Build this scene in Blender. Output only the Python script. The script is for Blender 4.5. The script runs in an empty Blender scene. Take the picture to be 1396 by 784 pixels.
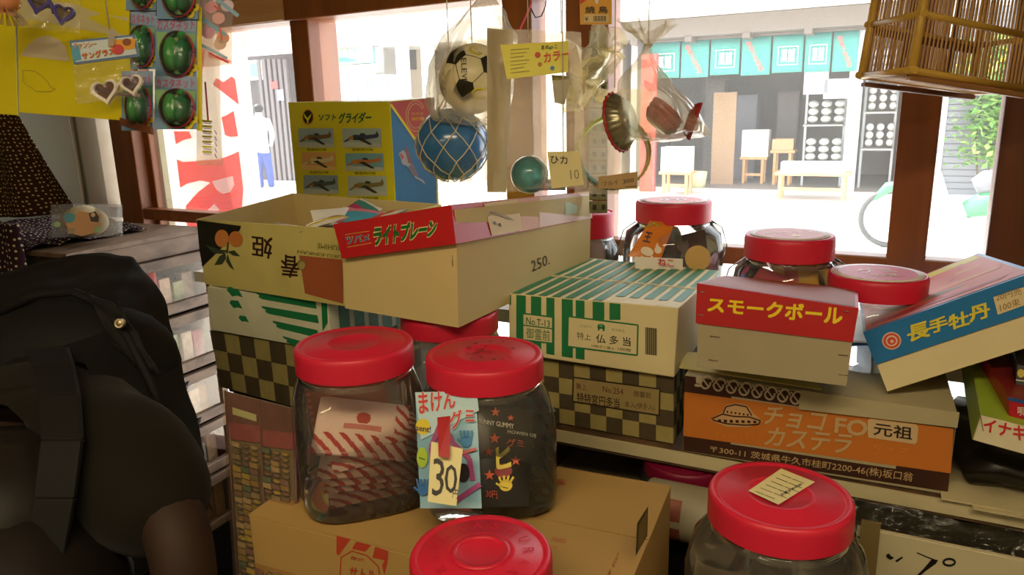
import bpy, bmesh, math, random
from mathutils import Vector, Matrix, noise
random.seed(7)
R = math.radians
scn = bpy.context.scene
COL = scn.collection
# ---------------------------------------------------------------- camera, sky, sun, exposure
FPX = 1000.0; PITCH = R(13.5); ROLL = R(1.4); EYE = Vector((0, 0, 1.5))
cam_data = bpy.data.cameras.new('camera'); cam_data.sensor_width = 36; cam_data.lens = FPX/1396*36
cam_data.clip_start = 0.02; cam_data.clip_end = 300
cam = bpy.data.objects.new('camera', cam_data); COL.objects.link(cam); scn.camera = cam
_f = Vector((0, math.cos(PITCH), -math.sin(PITCH))); _r = Vector((1, 0, 0)); _d = _f.cross(_r)
_c, _s = math.cos(ROLL), math.sin(ROLL)
RIGHT = _c*_r + _s*_d; DOWN = -_s*_r + _c*_d; FWD = _f
cam.matrix_world = Matrix(((RIGHT.x, -DOWN.x, -FWD.x, EYE.x), (RIGHT.y, -DOWN.y, -FWD.y, EYE.y), (RIGHT.z, -DOWN.z, -FWD.z, EYE.z), (0, 0, 0, 1)))
world = bpy.data.worlds.new('sky'); scn.world = world; world.use_nodes = True
wn = world.node_tree; bgn = wn.nodes['Background']
bgn.inputs[0].default_value = (0.86, 0.93, 1.0, 1); bgn.inputs[1].default_value = 5.0
def lamp(kind, name, loc, energy, color, rot=None, size=1, size_y=None, **k):
    l = bpy.data.lights.new(name, kind); l.energy = energy; l.color = color
    if kind == 'AREA':
        l.size = size
        if size_y: l.shape = 'RECTANGLE'; l.size_y = size_y
    if kind == 'SUN': l.angle = R(1.5)
    o = bpy.data.objects.new(name, l); o.location = loc
    if rot: o.rotation_euler = rot
    COL.objects.link(o); return o
lamp('SUN', 'sun', (0, 0, 20), 16, (1, .96, .9), rot=(R(33), 0, R(-118)))
scn.view_settings.view_transform = 'Standard'; scn.view_settings.look = 'None'
scn.view_settings.gamma = 1; scn.view_settings.use_curve_mapping = False
scn.view_settings.exposure = 0.0
WARM = (1, .80, .50)
# ---------------------------------------------------------------- measuring helpers
def ray(px, py): return FWD + RIGHT*((px-698)/FPX) + DOWN*((py-392)/FPX)
def at(px, py, d): return EYE + ray(px, py)*d
def atz(px, py, z):
    r = ray(px, py); return EYE + r*((z-EYE.z)/r.z)
def onplane(px, py, p, n):
    r = ray(px, py); return EYE + r*((p-EYE).dot(n)/r.dot(n))
# ---------------------------------------------------------------- materials
_M = {}
def lin(c): return tuple((x/12.92 if x <= .04045 else ((x+.055)/1.055)**2.4) for x in c)
def hexc(h): return lin(tuple(int(h[i:i+2], 16)/255 for i in (0, 2, 4)))
def mat(name, h=None, rough=.55, metal=0, var=.12, scale=18, bump=0, bscale=60, spec=.5, emit=0, trans=0, coat=0, sheen=0):
    if name in _M: return _M[name]
    m = bpy.data.materials.new(name); m.use_nodes = True; nt = m.node_tree; b = nt.nodes['Principled BSDF']
    c = hexc(h)
    b.inputs['Roughness'].default_value = rough; b.inputs['Metallic'].default_value = metal
    b.inputs['Specular IOR Level'].default_value = spec
    b.inputs['Base Color'].default_value = (*c, 1)
    if coat: b.inputs['Coat Weight'].default_value = coat; b.inputs['Coat Roughness'].default_value = .15
    if sheen: b.inputs['Sheen Weight'].default_value = sheen
    if trans: b.inputs['Transmission Weight'].default_value = trans
    if emit: b.inputs['Emission Color'].default_value = (*c, 1); b.inputs['Emission Strength'].default_value = emit
    tc = nt.nodes.new('ShaderNodeTexCoord')
    if var:
        nz = nt.nodes.new('ShaderNodeTexNoise'); nz.inputs['Scale'].default_value = scale; nz.inputs['Detail'].default_value = 5
        nt.links.new(tc.outputs['Object'], nz.inputs['Vector'])
        mx = nt.nodes.new('ShaderNodeMix'); mx.data_type = 'RGBA'
        mx.inputs[6].default_value = (*[x*(1-var*1.6) for x in c], 1); mx.inputs[7].default_value = (*[min(1, x*(1+var)) for x in c], 1)
        nt.links.new(nz.outputs['Fac'], mx.inputs[0]); nt.links.new(mx.outputs[2], b.inputs['Base Color'])
    if bump:
        nb = nt.nodes.new('ShaderNodeTexNoise'); nb.inputs['Scale'].default_value = bscale; nb.inputs['Detail'].default_value = 4
        nt.links.new(tc.outputs['Object'], nb.inputs['Vector'])
        bp = nt.nodes.new('ShaderNodeBump'); bp.inputs['Strength'].default_value = bump; bp.inputs['Distance'].default_value = .004
        nt.links.new(nb.outputs['Fac'], bp.inputs['Height']); nt.links.new(bp.outputs[0], b.inputs['Normal'])
    _M[name] = m; return m
def wood(name, h, h2, scale=6, rough=.5, axis=(1, 1, .12), bump=.2):
    if name in _M: return _M[name]
    m = mat(name, h, rough, var=0); nt = m.node_tree; b = nt.nodes['Principled BSDF']
    tc = nt.nodes.new('ShaderNodeTexCoord'); mp = nt.nodes.new('ShaderNodeMapping'); mp.inputs['Scale'].default_value = [a*scale*6 for a in axis]
    nz = nt.nodes.new('ShaderNodeTexNoise'); nz.inputs['Scale'].default_value = 1; nz.inputs['Detail'].default_value = 8; nz.inputs['Distortion'].default_value = .6
    rp = nt.nodes.new('ShaderNodeValToRGB'); rp.color_ramp.elements[0].color = (*hexc(h2), 1); rp.color_ramp.elements[1].color = (*hexc(h), 1)
    rp.color_ramp.elements[0].position = .3; rp.color_ramp.elements[1].position = .65
    L = nt.links.new; L(tc.outputs['Object'], mp.inputs[0]); L(mp.outputs[0], nz.inputs['Vector']); L(nz.outputs['Fac'], rp.inputs[0]); L(rp.outputs[0], b.inputs['Base Color'])
    bp = nt.nodes.new('ShaderNodeBump'); bp.inputs['Strength'].default_value = bump; bp.inputs['Distance'].default_value = .002; L(nz.outputs['Fac'], bp.inputs['Height']); L(bp.outputs[0], b.inputs['Normal'])
    return m
def film(name, h='ffffff', clear=.8, rough=.08, body=0.0, bodyh='ffffff', gloss=1.0, bump=0, bscale=25, ior=1.45):
    """thin clear plastic or glass: see-through, with a fresnel sheen and a little milky body"""
    if name in _M: return _M[name]
    m = bpy.data.materials.new(name); m.use_nodes = True; nt = m.node_tree; L = nt.links.new
    nt.nodes.remove(nt.nodes['Principled BSDF']); out = nt.nodes['Material Output']
    t = nt.nodes.new('ShaderNodeBsdfTransparent'); t.inputs[0].default_value = (*[x*clear for x in hexc(h)], 1)
    g = nt.nodes.new('ShaderNodeBsdfGlossy'); g.inputs['Roughness'].default_value = rough
    f = nt.nodes.new('ShaderNodeFresnel'); f.inputs[0].default_value = ior
    last = t
    if body:
        d = nt.nodes.new('ShaderNodeBsdfDiffuse'); d.inputs[0].default_value = (*hexc(bodyh), 1)
        tl = nt.nodes.new('ShaderNodeBsdfTranslucent'); tl.inputs[0].default_value = (*hexc(bodyh), 1)
        m0 = nt.nodes.new('ShaderNodeMixShader'); m0.inputs[0].default_value = .5; L(d.outputs[0], m0.inputs[1]); L(tl.outputs[0], m0.inputs[2])
        m1 = nt.nodes.new('ShaderNodeMixShader'); m1.inputs[0].default_value = body; L(t.outputs[0], m1.inputs[1]); L(m0.outputs[0], m1.inputs[2]); last = m1
    m2 = nt.nodes.new('ShaderNodeMixShader'); L(last.outputs[0], m2.inputs[1]); L(g.outputs[0], m2.inputs[2])
    ma = nt.nodes.new('ShaderNodeMath'); ma.operation = 'MULTIPLY'; ma.inputs[1].default_value = gloss; L(f.outputs[0], ma.inputs[0]); L(ma.outputs[0], m2.inputs[0])
    if bump:
        tc = nt.nodes.new('ShaderNodeTexCoord'); nz = nt.nodes.new('ShaderNodeTexNoise'); nz.inputs['Scale'].default_value = bscale; nz.inputs['Detail'].default_value = 3; nz.inputs['Distortion'].default_value = 1.5
        L(tc.outputs['Object'], nz.inputs['Vector']); bp = nt.nodes.new('ShaderNodeBump'); bp.inputs['Strength'].default_value = bump; bp.inputs['Distance'].default_value = .01
        L(nz.outputs['Fac'], bp.inputs['Height']); L(bp.outputs[0], g.inputs['Normal'])
    L(m2.outputs[0], out.inputs[0]); _M[name] = m; return m
def cloth_dots(name, h, hd, scale=90):
    if name in _M: return _M[name]
    m = mat(name, h, .9, var=0, spec=.1); nt = m.node_tree; b = nt.nodes['Principled BSDF']; L = nt.links.new
    tc = nt.nodes.new('ShaderNodeTexCoord'); v = nt.nodes.new('ShaderNodeTexVoronoi'); v.voronoi_dimensions = '2D'; v.inputs['Scale'].default_value = scale; v.inputs['Randomness'].default_value = .45
    rp = nt.nodes.new('ShaderNodeValToRGB'); rp.color_ramp.interpolation = 'LINEAR'
    rp.color_ramp.elements[0].color = (*hexc(hd), 1); rp.color_ramp.elements[0].position = .14
    rp.color_ramp.elements[1].color = (*hexc(h), 1); rp.color_ramp.elements[1].position = .22
    L(tc.outputs['UV'], v.inputs['Vector']); L(v.outputs['Distance'], rp.inputs[0]); L(rp.outputs[0], b.inputs['Base Color'])
    return m
def c(h): return mat('ink_'+h, h, .5, var=0)
def glossy(h): return mat('gloss_'+h, h, .22, var=.05)
# ---------------------------------------------------------------- mesh helpers
class MB:
    def __init__(s): s.v = []; s.f = []; s.m = []; s.sm = []
    def face(s, idx, mi=0, sm=False): s.f.append(tuple(idx)); s.m.append(mi); s.sm.append(sm)
    def add(s, vs): n = len(s.v); s.v += [Vector(x) for x in vs]; return n
    def poly(s, pts, mi=0): n = s.add(pts); s.face(range(n, n+len(pts)), mi)
    def hexa(s, C, mi=0):
        """C: flb frb blb brb flt frt blt brt"""
        n = s.add(C)
        for q in ((0, 1, 5, 4), (1, 3, 7, 5), (3, 2, 6, 7), (2, 0, 4, 6), (4, 5, 7, 6), (0, 2, 3, 1)): s.face([n+i for i in q], mi)
        return s
    def box(s, a, b, mi=0):
        x0, y0, z0 = a; x1, y1, z1 = b
        return s.hexa([(x0, y0, z0), (x1, y0, z0), (x0, y1, z0), (x1, y1, z0), (x0, y0, z1), (x1, y0, z1), (x0, y1, z1), (x1, y1, z1)], mi)
    def obox(s, o, u, v, w, mi=0):
        o, u, v, w = Vector(o), Vector(u), Vector(v), Vector(w)
        return s.hexa([o, o+u, o+v, o+u+v, o+w, o+u+w, o+v+w, o+u+v+w], mi)
    def tube(s, path, r, n=8, mi=0, cap=True):
        path = [Vector(p) for p in path]; rr = r if isinstance(r, (list, tuple)) else [r]*len(path)
        prev = None; rings = []
        for i, p in enumerate(path):
            t = (path[min(i+1, len(path)-1)]-path[max(i-1, 0)]).normalized()
            a = Vector((0, 0, 1)) if abs(t.z) < .9 else Vector((1, 0, 0))
            if prev is not None: a = prev
            x = (a - t*a.dot(t)).normalized(); y = t.cross(x); prev = x
            rings.append(s.add([p+(x*math.cos(k*2*math.pi/n)+y*math.sin(k*2*math.pi/n))*rr[i] for k in range(n)]))
        for a, b in zip(rings, rings[1:]):
            for k in range(n): s.face((a+k, a+(k+1) % n, b+(k+1) % n, b+k), mi, True)
        if cap: s.face([rings[0]+k for k in reversed(range(n))], mi); s.face([rings[-1]+k for k in range(n)], mi)
        return s
    def rings(s, rs, mi=0, cap0=True, cap1=True, sm=True):
        """rs: list of closed rings of equal length (lists of points)"""
        st = [s.add(r) for r in rs]; n = len(rs[0])
        for a, b in zip(st, st[1:]):
            for k in range(n): s.face((a+k, a+(k+1) % n, b+(k+1) % n, b+k), mi, sm)
        if cap0: s.face([st[0]+k for k in reversed(range(n))], mi)
        if cap1: s.face([st[-1]+k for k in range(n)], mi)
        return s
    def lathe(s, prof, o=(0, 0, 0), n=48, mi=0, ax=None, sq=None, rot=0, cap0=True, cap1=True):
        """prof: (r,z[,squareness]) ; ax optional (x,y,z) axes"""
        o = Vector(o); X, Y, Z = ax or (Vector((1, 0, 0)), Vector((0, 1, 0)), Vector((0, 0, 1))); rs = []
        for p in prof:
            r, z = p[0], p[1]; q = p[2] if len(p) > 2 else 2.0; ring = []
            for k in range(n):
                t = k*2*math.pi/n; ca, sa = math.cos(t), math.sin(t)
                rad = r/((abs(ca)**q+abs(sa)**q)**(1/q)); tt = t+rot
                ring.append(o+(X*math.cos(tt)+Y*math.sin(tt))*rad+Z*z)
            rs.append(ring)
        return s.rings(rs, mi, cap0, cap1)
    def grid(s, fn, nu, nv, mi=0, sm=True):
        n = s.add([fn(i/nu, j/nv) for j in range(nv+1) for i in range(nu+1)])
        for j in range(nv):
            for i in range(nu):
                a = n+j*(nu+1)+i; s.face((a, a+1, a+nu+2, a+nu+1), mi, sm)
        return s
    def ball(s, o, r, n=20, mi=0, ax=None):
        X, Y, Z = ax or (Vector((1, 0, 0)), Vector((0, 1, 0)), Vector((0, 0, 1)))
        rx, ry, rz = r if isinstance(r, (tuple, list)) else (r, r, r); o = Vector(o); h = n//2; rs = []
        for j in range(h+1):
            ph = -math.pi/2+math.pi*(j+.02 if j == 0 else j-.02 if j == h else j)/h
            rs.append([o+X*rx*math.cos(ph)*math.cos(k*2*math.pi/n)+Y*ry*math.cos(ph)*math.sin(k*2*math.pi/n)+Z*rz*math.sin(ph) for k in range(n)])
        return s.rings(rs, mi)
    def build(s, name, mats, parent=None, bevel=0, sub=0, solid=0, label=None):
        if not isinstance(mats, (list, tuple)): mats = [mats]
        off = parent_origin(parent)
        me = bpy.data.meshes.new(name); me.from_pydata([v-off for v in s.v], [], s.f)
        for m in mats: me.materials.append(m)
        me.polygons.foreach_set('material_index', s.m); me.polygons.foreach_set('use_smooth', s.sm); me.update()
        o = bpy.data.objects.new(name, me); COL.objects.link(o)
        if parent: o.parent = parent
        if solid: md = o.modifiers.new('thick', 'SOLIDIFY'); md.thickness = solid; md.offset = -1
        if bevel: md = o.modifiers.new('bevel', 'BEVEL'); md.width = bevel; md.segments = 2; md.limit_method = 'ANGLE'; md.angle_limit = R(40)
        if sub: md = o.modifiers.new('sub', 'SUBSURF'); md.levels = sub; md.render_levels = sub
        if label: o['label'] = label
        return o
def grid_uv(o, nu, nv, w, h):
    me = o.data; uv = me.uv_layers.new(name='cloth'); n = nu+1
    for l in me.loops: uv.data[l.index].uv = ((l.vertex_index % n)/nu*w, (l.vertex_index//n)/nv*h)
    return o
def parent_origin(p):
    off = Vector((0, 0, 0))
    while p is not None: off += Vector(p.location); p = p.parent
    return off
def thing(name, label, cat, loc, group=None):
    o = bpy.data.objects.new(name, None); o.empty_display_size = .02; o.location = loc; COL.objects.link(o)
    return tag(o, label, cat, group)
def tag(o, label, cat, group=None, kind=None):
    o['label'] = label; o['category'] = cat
    if group: o['group'] = group
    if kind: o['kind'] = kind
    return o
def struct(o): o['kind'] = 'structure'; return o
def copy_part(o, parent, matrix=None):
    n = o.copy(); COL.objects.link(n); n.parent = parent
    if matrix is not None: n.matrix_basis = matrix
    return n
# ---------------------------------------------------------------- flat print on faces
_T = {}; _TS = {}
def text_geo(s, bold=0, shear=0):
    k = (s, bold, shear)
    if k in _T: return _T[k]
    def run(b):
        cu = bpy.data.curves.new('t', 'FONT'); cu.body = s; cu.size = 1; cu.offset = b; cu.shear = shear; cu.resolution_u = 2
        o = bpy.data.objects.new('t', cu); COL.objects.link(o); bpy.context.view_layer.update()
        dg = bpy.context.evaluated_depsgraph_get(); e = o.evaluated_get(dg); m = e.to_mesh()
        vs = [(v.co.x, v.co.y) for v in m.vertices]; fs = [tuple(p.vertices) for p in m.polygons]
        e.to_mesh_clear(); bpy.data.objects.remove(o); bpy.data.curves.remove(cu); return vs, fs
    vs, fs = run(0); v0 = vs
    x0, x1 = min(a for a, b in v0), max(a for a, b in v0); y0, y1 = min(b for a, b in v0), max(b for a, b in v0)
    _T[k] = ([((a-x0)/max(x1-x0, 1e-6), (b-y0)/max(y1-y0, 1e-6)) for a, b in vs], fs); _TS[k] = (max(x1-x0, 1e-6), max(y1-y0, 1e-6)); return _T[k]
class Print:
    """flat printed shapes lying on a real surface made of triangles; hit() finds the surface point seen at a measured pixel"""
    def __init__(s, *quads, eps=.0004):
        s.tris = []; s.eps = eps
        for q in quads:
            q = [Vector(p) for p in q]
            s.tris += [(q[0], q[1], q[2]), (q[0], q[2], q[3])] if len(q) == 4 else [tuple(q)]
        s.mb = MB(); s.mats = []
        s.fixed = None
    def mi(s, m):
        if m not in s.mats: s.mats.append(m)
        return s.mats.index(m)
    def hit(s, px, py, layer=1):
        r = ray(px, py); best = None
        for a, b, cc in s.tris:
            n = (b-a).cross(cc-a).normalized()
            if n.dot(EYE-a) < 0: n = -n
            dn = r.dot(n)
            if abs(dn) < 1e-9: continue
            p = EYE + r*((a-EYE).dot(n)/dn)
            # distance outside triangle (barycentric)
            v0, v1, v2 = b-a, cc-a, p-a
            d00, d01, d11, d20, d21 = v0.dot(v0), v0.dot(v1), v1.dot(v1), v2.dot(v0), v2.dot(v1); den = d00*d11-d01*d01
            v = (d11*d20-d01*d21)/den; w = (d00*d21-d01*d20)/den; out = max(0, -v, -w, v+w-1)
            if best is None or out < best[0]: best = (out, p+n*(s.eps*layer))
        return best[1]
    def poly(s, pts, m, layer=1): s.mb.poly([s.hit(x, y, layer) for x, y in pts], s.mi(m)); return s
    def line(s, pts, w, m, layer=1):
        for (x0, y0), (x1, y1) in zip(pts, pts[1:]):
            L = math.hypot(x1-x0, y1-y0) or 1; nx, ny = -(y1-y0)/L*w/2, (x1-x0)/L*w/2
            s.poly([(x0+nx, y0+ny), (x0-nx, y0-ny), (x1-nx, y1-ny), (x1+nx, y1+ny)], m, layer)
        return s
    def frame(s, q, w, m, layer=1): return s.line(list(q)+[q[0]], w, m, layer)
    def disc(s, cx, cy, rx, ry, m, layer=1, n=20, a=0):
        ca, sa = math.cos(R(a)), math.sin(R(a))
        return s.poly([(cx+rx*math.cos(t)*ca-ry*math.sin(t)*sa, cy+rx*math.cos(t)*sa+ry*math.sin(t)*ca) for t in [k*2*math.pi/n for k in range(n)]], m, layer)
    def text(s, st, q, m, layer=2, bold=0, shear=0):
        """q: bl br tr tl in measured pixels"""
        vs, fs = text_geo(st, bold, shear); bl, br, tr, tl = q
        def uv(u, v): return tuple((1-u)*(1-v)*bl[i]+u*(1-v)*br[i]+u*v*tr[i]+(1-u)*v*tl[i] for i in (0, 1))
        k = s.mi(m); W_, H_ = _TS[(st, bold, shear)]; nudges = [(0, 0)]+([(1, 1), (-1, 1), (1, -1), (-1, -1)] if bold > 0 else [])
        for i_, (dx, dy) in enumerate(nudges):   # heavier strokes: the same glyphs nudged, each a hair above the last
            n = s.mb.add([s.hit(*uv(u+dx*bold*.45/W_, v+dy*bold*.45/H_), layer+.16*i_) for u, v in vs])
            for f in fs: s.mb.face([n+i for i in f], k)
        return s
    def build(s, name, parent, label=None): return s.mb.build(name, s.mats, parent, label=label)
def rect(x0, y0, x1, y1): return [(x0, y1), (x1, y1), (x1, y0), (x0, y0)]
# ---------------------------------------------------------------- cartons
def lerp(a, b, t): return Vector(a)*(1-t)+Vector(b)*t
def VV(C): return [Vector(p) for p in C]
def slab(C, t0, t1, inset=0.0):
    """part of a box between height fractions, pulled in toward its own axis by inset metres"""
    C = VV(C); out = [lerp(C[i], C[i+4], t0) for i in range(4)]+[lerp(C[i], C[i+4], t1) for i in range(4)]
    if inset:
        for k in (0, 4):
            cen = sum((out[k+i] for i in range(4)), Vector())/4
            for i in range(4):
                d = out[k+i]-cen; out[k+i] = cen+d*(1-inset*1.4/d.length)
    return out
def front(C): return (C[0], C[1], C[5], C[4])
def right(C): return (C[1], C[3], C[7], C[5])
def top(C): return (C[4], C[5], C[7], C[6])
def base_of(C): return (Vector(C[0])+Vector(C[3]))/2
def tray(mb, C, th=.003, mi=0, mi_in=None):
    """open-topped box with wall thickness"""
    C = VV(C); I = slab(C, 0, 1, th)
    up = (C[4]-C[0]).normalized()*th
    for i in range(4): I[i] = I[i]+up
    n = mb.add(C+I); w = mi if mi_in is None else mi_in
    for q in ((0, 1, 5, 4), (1, 3, 7, 5), (3, 2, 6, 7), (2, 0, 4, 6), (0, 2, 3, 1)): mb.face([n+i for i in q], mi)
    for q in ((0, 4, 5, 1), (1, 5, 7, 3), (3, 7, 6, 2), (2, 6, 4, 0), (0, 1, 3, 2)): mb.face([n+8+i for i in q], w)
    for a, b in ((4, 5), (5, 7), (7, 6), (6, 4)): mb.face([n+a, n+b, n+8+b, n+8+a], mi)
def cap(mb, C, th=.002, mi=0):
    """lid: closed on top, open below"""
    D = [C[4], C[5], C[6], C[7], C[0], C[1], C[2], C[3]]; tray(mb, D, th, mi)
def staple(mb, pr, x0, y0, x1, y1):
    a, b = pr.hit(x0, y0, 2), pr.hit(x1, y1, 2); mb.tube([a, b], .0006, 5)
# ================================================================ THE SETTING
A = R(-29.26); W0 = Vector((0, 1.66, 0)); WU = Vector((math.cos(A), math.sin(A), 0)); WV = Vector((math.sin(A), -math.cos(A), 0))   # along the window wall, into the room
ZU = Vector((0, 0, 1))
def W(u, v, z): return W0+WU*u+WV*v+ZU*z
def wu(px, py, v=0): return (onplane(px, py, W(0, v, 0), WV)-W0).dot(WU)
def wz(px, py, v=0): return onplane(px, py, W(0, v, 0), WV).z
def wbox(mb, u0, u1, v0, v1, z0, z1, mi=0): return mb.obox(W(u0, v0, z0), WU*(u1-u0), WV*(v1-v0), ZU*(z1-z0), mi)
frame_m = wood('brown_frame_wood', '94552a', '7a431e', 3, .38, (1.5, 1.5, .1), .05)
UL = wu(150, 200); UR = 1.75; RAIL = 1.236; CEIL = 2.55; DEEP = 4.2
floor_m = mat('concrete_floor', '77706a', .8, bump=.3); wall_m = mat('plaster_wall', 'b9b09a', .8, bump=.15); ceil_m = wood('ceiling_boards', 'a58a64', '8c7350', 2, .6)
struct(wbox(MB(), UL-.3, UR+.2, -.02, DEEP+.1, -.06, 0).build('floor', floor_m))
struct(wbox(MB(), UL-.3, UR+.2, -.1, DEEP+.1, CEIL, CEIL+.06).build('ceiling', ceil_m))
struct(wbox(MB(), UR, UR+.1, -.1, DEEP+.1, 0, CEIL).build('wall_right', wall_m))
struct(wbox(MB(), UL-.3, UR+.2, DEEP, DEEP+.1, 0, CEIL).build('wall_back', wall_m))
grey_m = mat('grey_green_panel', '7f7d66', .55, var=.1, scale=4)
wl = struct(wbox(MB(), UL-.12, UL-.02, -.1, DEEP+.1, 0, CEIL).build('wall_left', wall_m))
vj = (onplane(107, 212, W(UL-.004, 0, 0), WU)-W0).dot(WV)
for va, vb in ((.03, vj-.008), (vj+.008, vj+.75), (vj+.766, vj+1.5), (vj+1.516, vj+2.3)):   # tall painted panels with dark joints
    wbox(MB(), UL-.02, UL-.004, va, vb, .02, 2.3).build('wall_panel', grey_m, wl, bevel=.004)
# window wall: header, mid rail, sill wall, posts and panes
wi = thing('window_1', 'x', 'x', W(0, 0, 0)); [wi.__delitem__(k) for k in ('label', 'category')]; struct(wi)
ZH = wz(429, 28.7)
wbox(MB(), UL-.05, UR, -.05, .05, ZH, CEIL).build('header_beam', frame_m, wi, bevel=.004)
wbox(MB(), UL-.02, UR, -.012, .03, RAIL-.034, RAIL).build('middle_rail', frame_m, wi, bevel=.003)
wbox(MB(), UL-.02, UR, -.035, .05, .42, .50).build('bottom_rail', frame_m, wi, bevel=.003)
wbox(MB(), UL-.02, UR, -.05, .05, 0, .42).build('lower_panel', wall_m, wi)
def post(x0, x1, y, v0, v1, name='post'):
    return wbox(MB(), wu(x0, y, v1), wu(x1, y, v1), v0, v1, .0, ZH+.02).build(name, frame_m, wi, bevel=.003)
post(147.4, 176, 165, -.03, .035); post(182, 187.5, 165, -.03, .0, 'moulding'); post(190, 199, 165, -.035, -.005, 'moulding')
wbox(MB(), wu(172, 200), wu(205, 200), -.05, -.03, .42, ZH).build('jamb_board', mat('beige_board', 'b0a078', .6), wi)
post(391.3, 416, 0, -.075, .03)
post(683.6, 723.5, 10, -.04, .03); post(770.5, 829, 60, -.04, .03)
post(1229.8, 1287, 121.6, -.04, .03)
wbox(MB(), wu(1371.8, 128, .03), UR+.05, -.05, .03, 0, CEIL).build('post', wood('dark_frame_wood', '6b3a1c', '55290f', 3, .4, (1.5, 1.5, .1), .05), wi, bevel=.003)
wbox(MB(), wu(322, 60, .05), wu(391, 60, .05), .0501, .056, ZH+.002, ZH+.06).build('top_board', wood('pale_wood', 'd8a878', 'c48d5c', 3, .5, (.2, .2, 2)), wi)
glass = film('window_glass', 'ffffff', .97, .0, body=.05, gloss=.5, ior=1.3)  # milky body added to the panes for the glare haze over the street
ub = [wu(176, 165), wu(391, 0), wu(428, 30), wu(684, 10), wu(723, 10), wu(771, 60), wu(829, 60), wu(1229, 121), wu(1287, 121), wu(1371, 128)]
for a, b in zip(ub[::2], ub[1::2]):
    for z0, z1 in ((.5, RAIL-.034), (RAIL, ZH)):
        wbox(MB(), a, b, -.012, -.009, z0, z1).build('pane', glass, wi)
# white ledge along the window
lg = wbox(MB(), -.72, 1.05, .04, .30, 1.115, 1.14).build('trim_1', mat('white_ledge_paint', 'e8e2d4', .5)); struct(lg)
# ---------------------------------------------------------------- outside: street and the buildings opposite
FB = R(-27); FU = Vector((math.cos(FB), math.sin(FB), 0)); FN = Vector((math.sin(FB), -math.cos(FB), 0)); F0 = atz(1000, 262, 0)
def Fp(s, n, z): return F0+FU*s+FN*n+ZU*z
def fx(px, py, n=0):
    p = onplane(px, py, Fp(0, n, 0), FN); return (p-F0).dot(FU), p.z
def fbox(mb, s0, s1, n0, n1, z0, z1, mi=0): return mb.obox(Fp(s0, n0, z0), FU*(s1-s0), FN*(n1-n0), ZU*(z1-z0), mi)
road = mat('pale_road', 'c9c5bd', .85, var=.06, scale=1.2, bump=.1, bscale=8)
st = MB().box((-40, 1.9, -.03), (40, 60, -.01)); 
g = MB(); g.poly([W(-45, -.06, 0), W(45, -.06, 0), W(45, -60, 0), W(-45, -60, 0)]); g.f = [tuple(reversed(g.f[0]))]; struct(g.build('ground', road))
conc = mat('pale_render', 'c8c3ba', .8, var=.06, scale=.6); white_m = mat('white_render', 'e9e6e0', .8, var=.04, scale=.5)
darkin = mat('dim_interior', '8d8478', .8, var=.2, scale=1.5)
# the shop opposite
sL, _ = fx(884, 150); sR, _ = fx(1160, 150); sR2, _ = fx(1228, 150)
zt = fx(1040, 50)[1]; znb = fx(1040, 101)[1]
sh = thing('shop_building', 'open shop building across the street under a teal curtain', 'shop', Fp((sL+sR)/2, -1.5, 0))
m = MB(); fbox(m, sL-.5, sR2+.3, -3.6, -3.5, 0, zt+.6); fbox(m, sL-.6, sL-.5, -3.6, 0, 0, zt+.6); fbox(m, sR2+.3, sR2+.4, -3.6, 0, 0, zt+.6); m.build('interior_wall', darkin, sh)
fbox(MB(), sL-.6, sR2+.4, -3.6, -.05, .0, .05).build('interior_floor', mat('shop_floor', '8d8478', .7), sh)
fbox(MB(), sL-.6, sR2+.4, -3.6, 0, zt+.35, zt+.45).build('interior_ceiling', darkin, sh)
fbox(MB(), sL-1.0, sR2+.5, -.1, .5, zt+.04, zt+.34).build('eaves_beam', mat('weathered_beam', '6f645a', .8), sh)
fbox(MB(), sL-1.2, sR2+.8, -.1, .9, zt+.35, zt+.45).build('canopy', white_m, sh)
for i in range(9):
    s = sL-.2+i*.95; fbox(MB(), s, s+.12, .1, .5, zt-.04, zt+.06).build('rafter', mat('weathered_beam'), sh)
a, _ = fx(1157, 120); b, _ = fx(1176, 120)
alu = mat('aluminium_frame', 'b9b9b6', .4, metal=.3, var=.03)
fbox(MB(), a, b, -.04, .04, 0, zt).build('door_frame', alu, sh)
fbox(MB(), sL-.3, sR2+.3, -.04, .1, 0, .06).build('threshold', mat('pale_render'), sh)
# shelving with white sacks inside the door
def sacks(s0, s1, n, zs, label, grp, where):
    sf = thing('sack_rack', label, 'shelf', Fp((s0+s1)/2, n, 0))
    for s in (s0, s1): fbox(MB(), s-.02, s+.02, n-.5, n-.46, .05, zs[-1]+.7).build('upright', alu, sf)
    for z in zs: fbox(MB(), s0, s1, n-.5, n, z-.03, z).build('shelf_board', mat('grey_shelf', 'a8a49c', .6), sf)
    proto = None; sm = mat('white_sack', 'e4e2da', .6, bump=.4)
    for z in zs:
        for k in range(3):
            for j in range(3):
                s = s0+.05+(s1-s0)/3*k; w = (s1-s0)/3-.04; o = Fp(s+w/2, n-.23, z+.03+j*.13)
                if proto is None:
                    mb = MB(); mb.ball((0, 0, .06), (w/2, .2, .062), 16, ax=(FU, FN, ZU)); proto = mb.build('rice_sack', sm); p = proto
                else: p = proto.copy(); COL.objects.link(p)
                p.location = o; tag(p, '%s white sack of the %s pile on the %s shelf %s' % (['bottom', 'middle', 'top'][j], ['left', 'middle', 'right'][k], (['lower', 'upper'] if len(zs) == 2 else ['lowest', 'middle', 'highest'])[zs.index(z)], where), 'sack', grp)
p0 = fx(1095, 100); p1 = fx(1152, 100)
sacks(p0[0], p1[0], -.5, [.5, 1.15], 'tall open shelf behind the right end of the teal curtain', 'sacks inside the shop opposite', 'inside the shop opposite')
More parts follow.
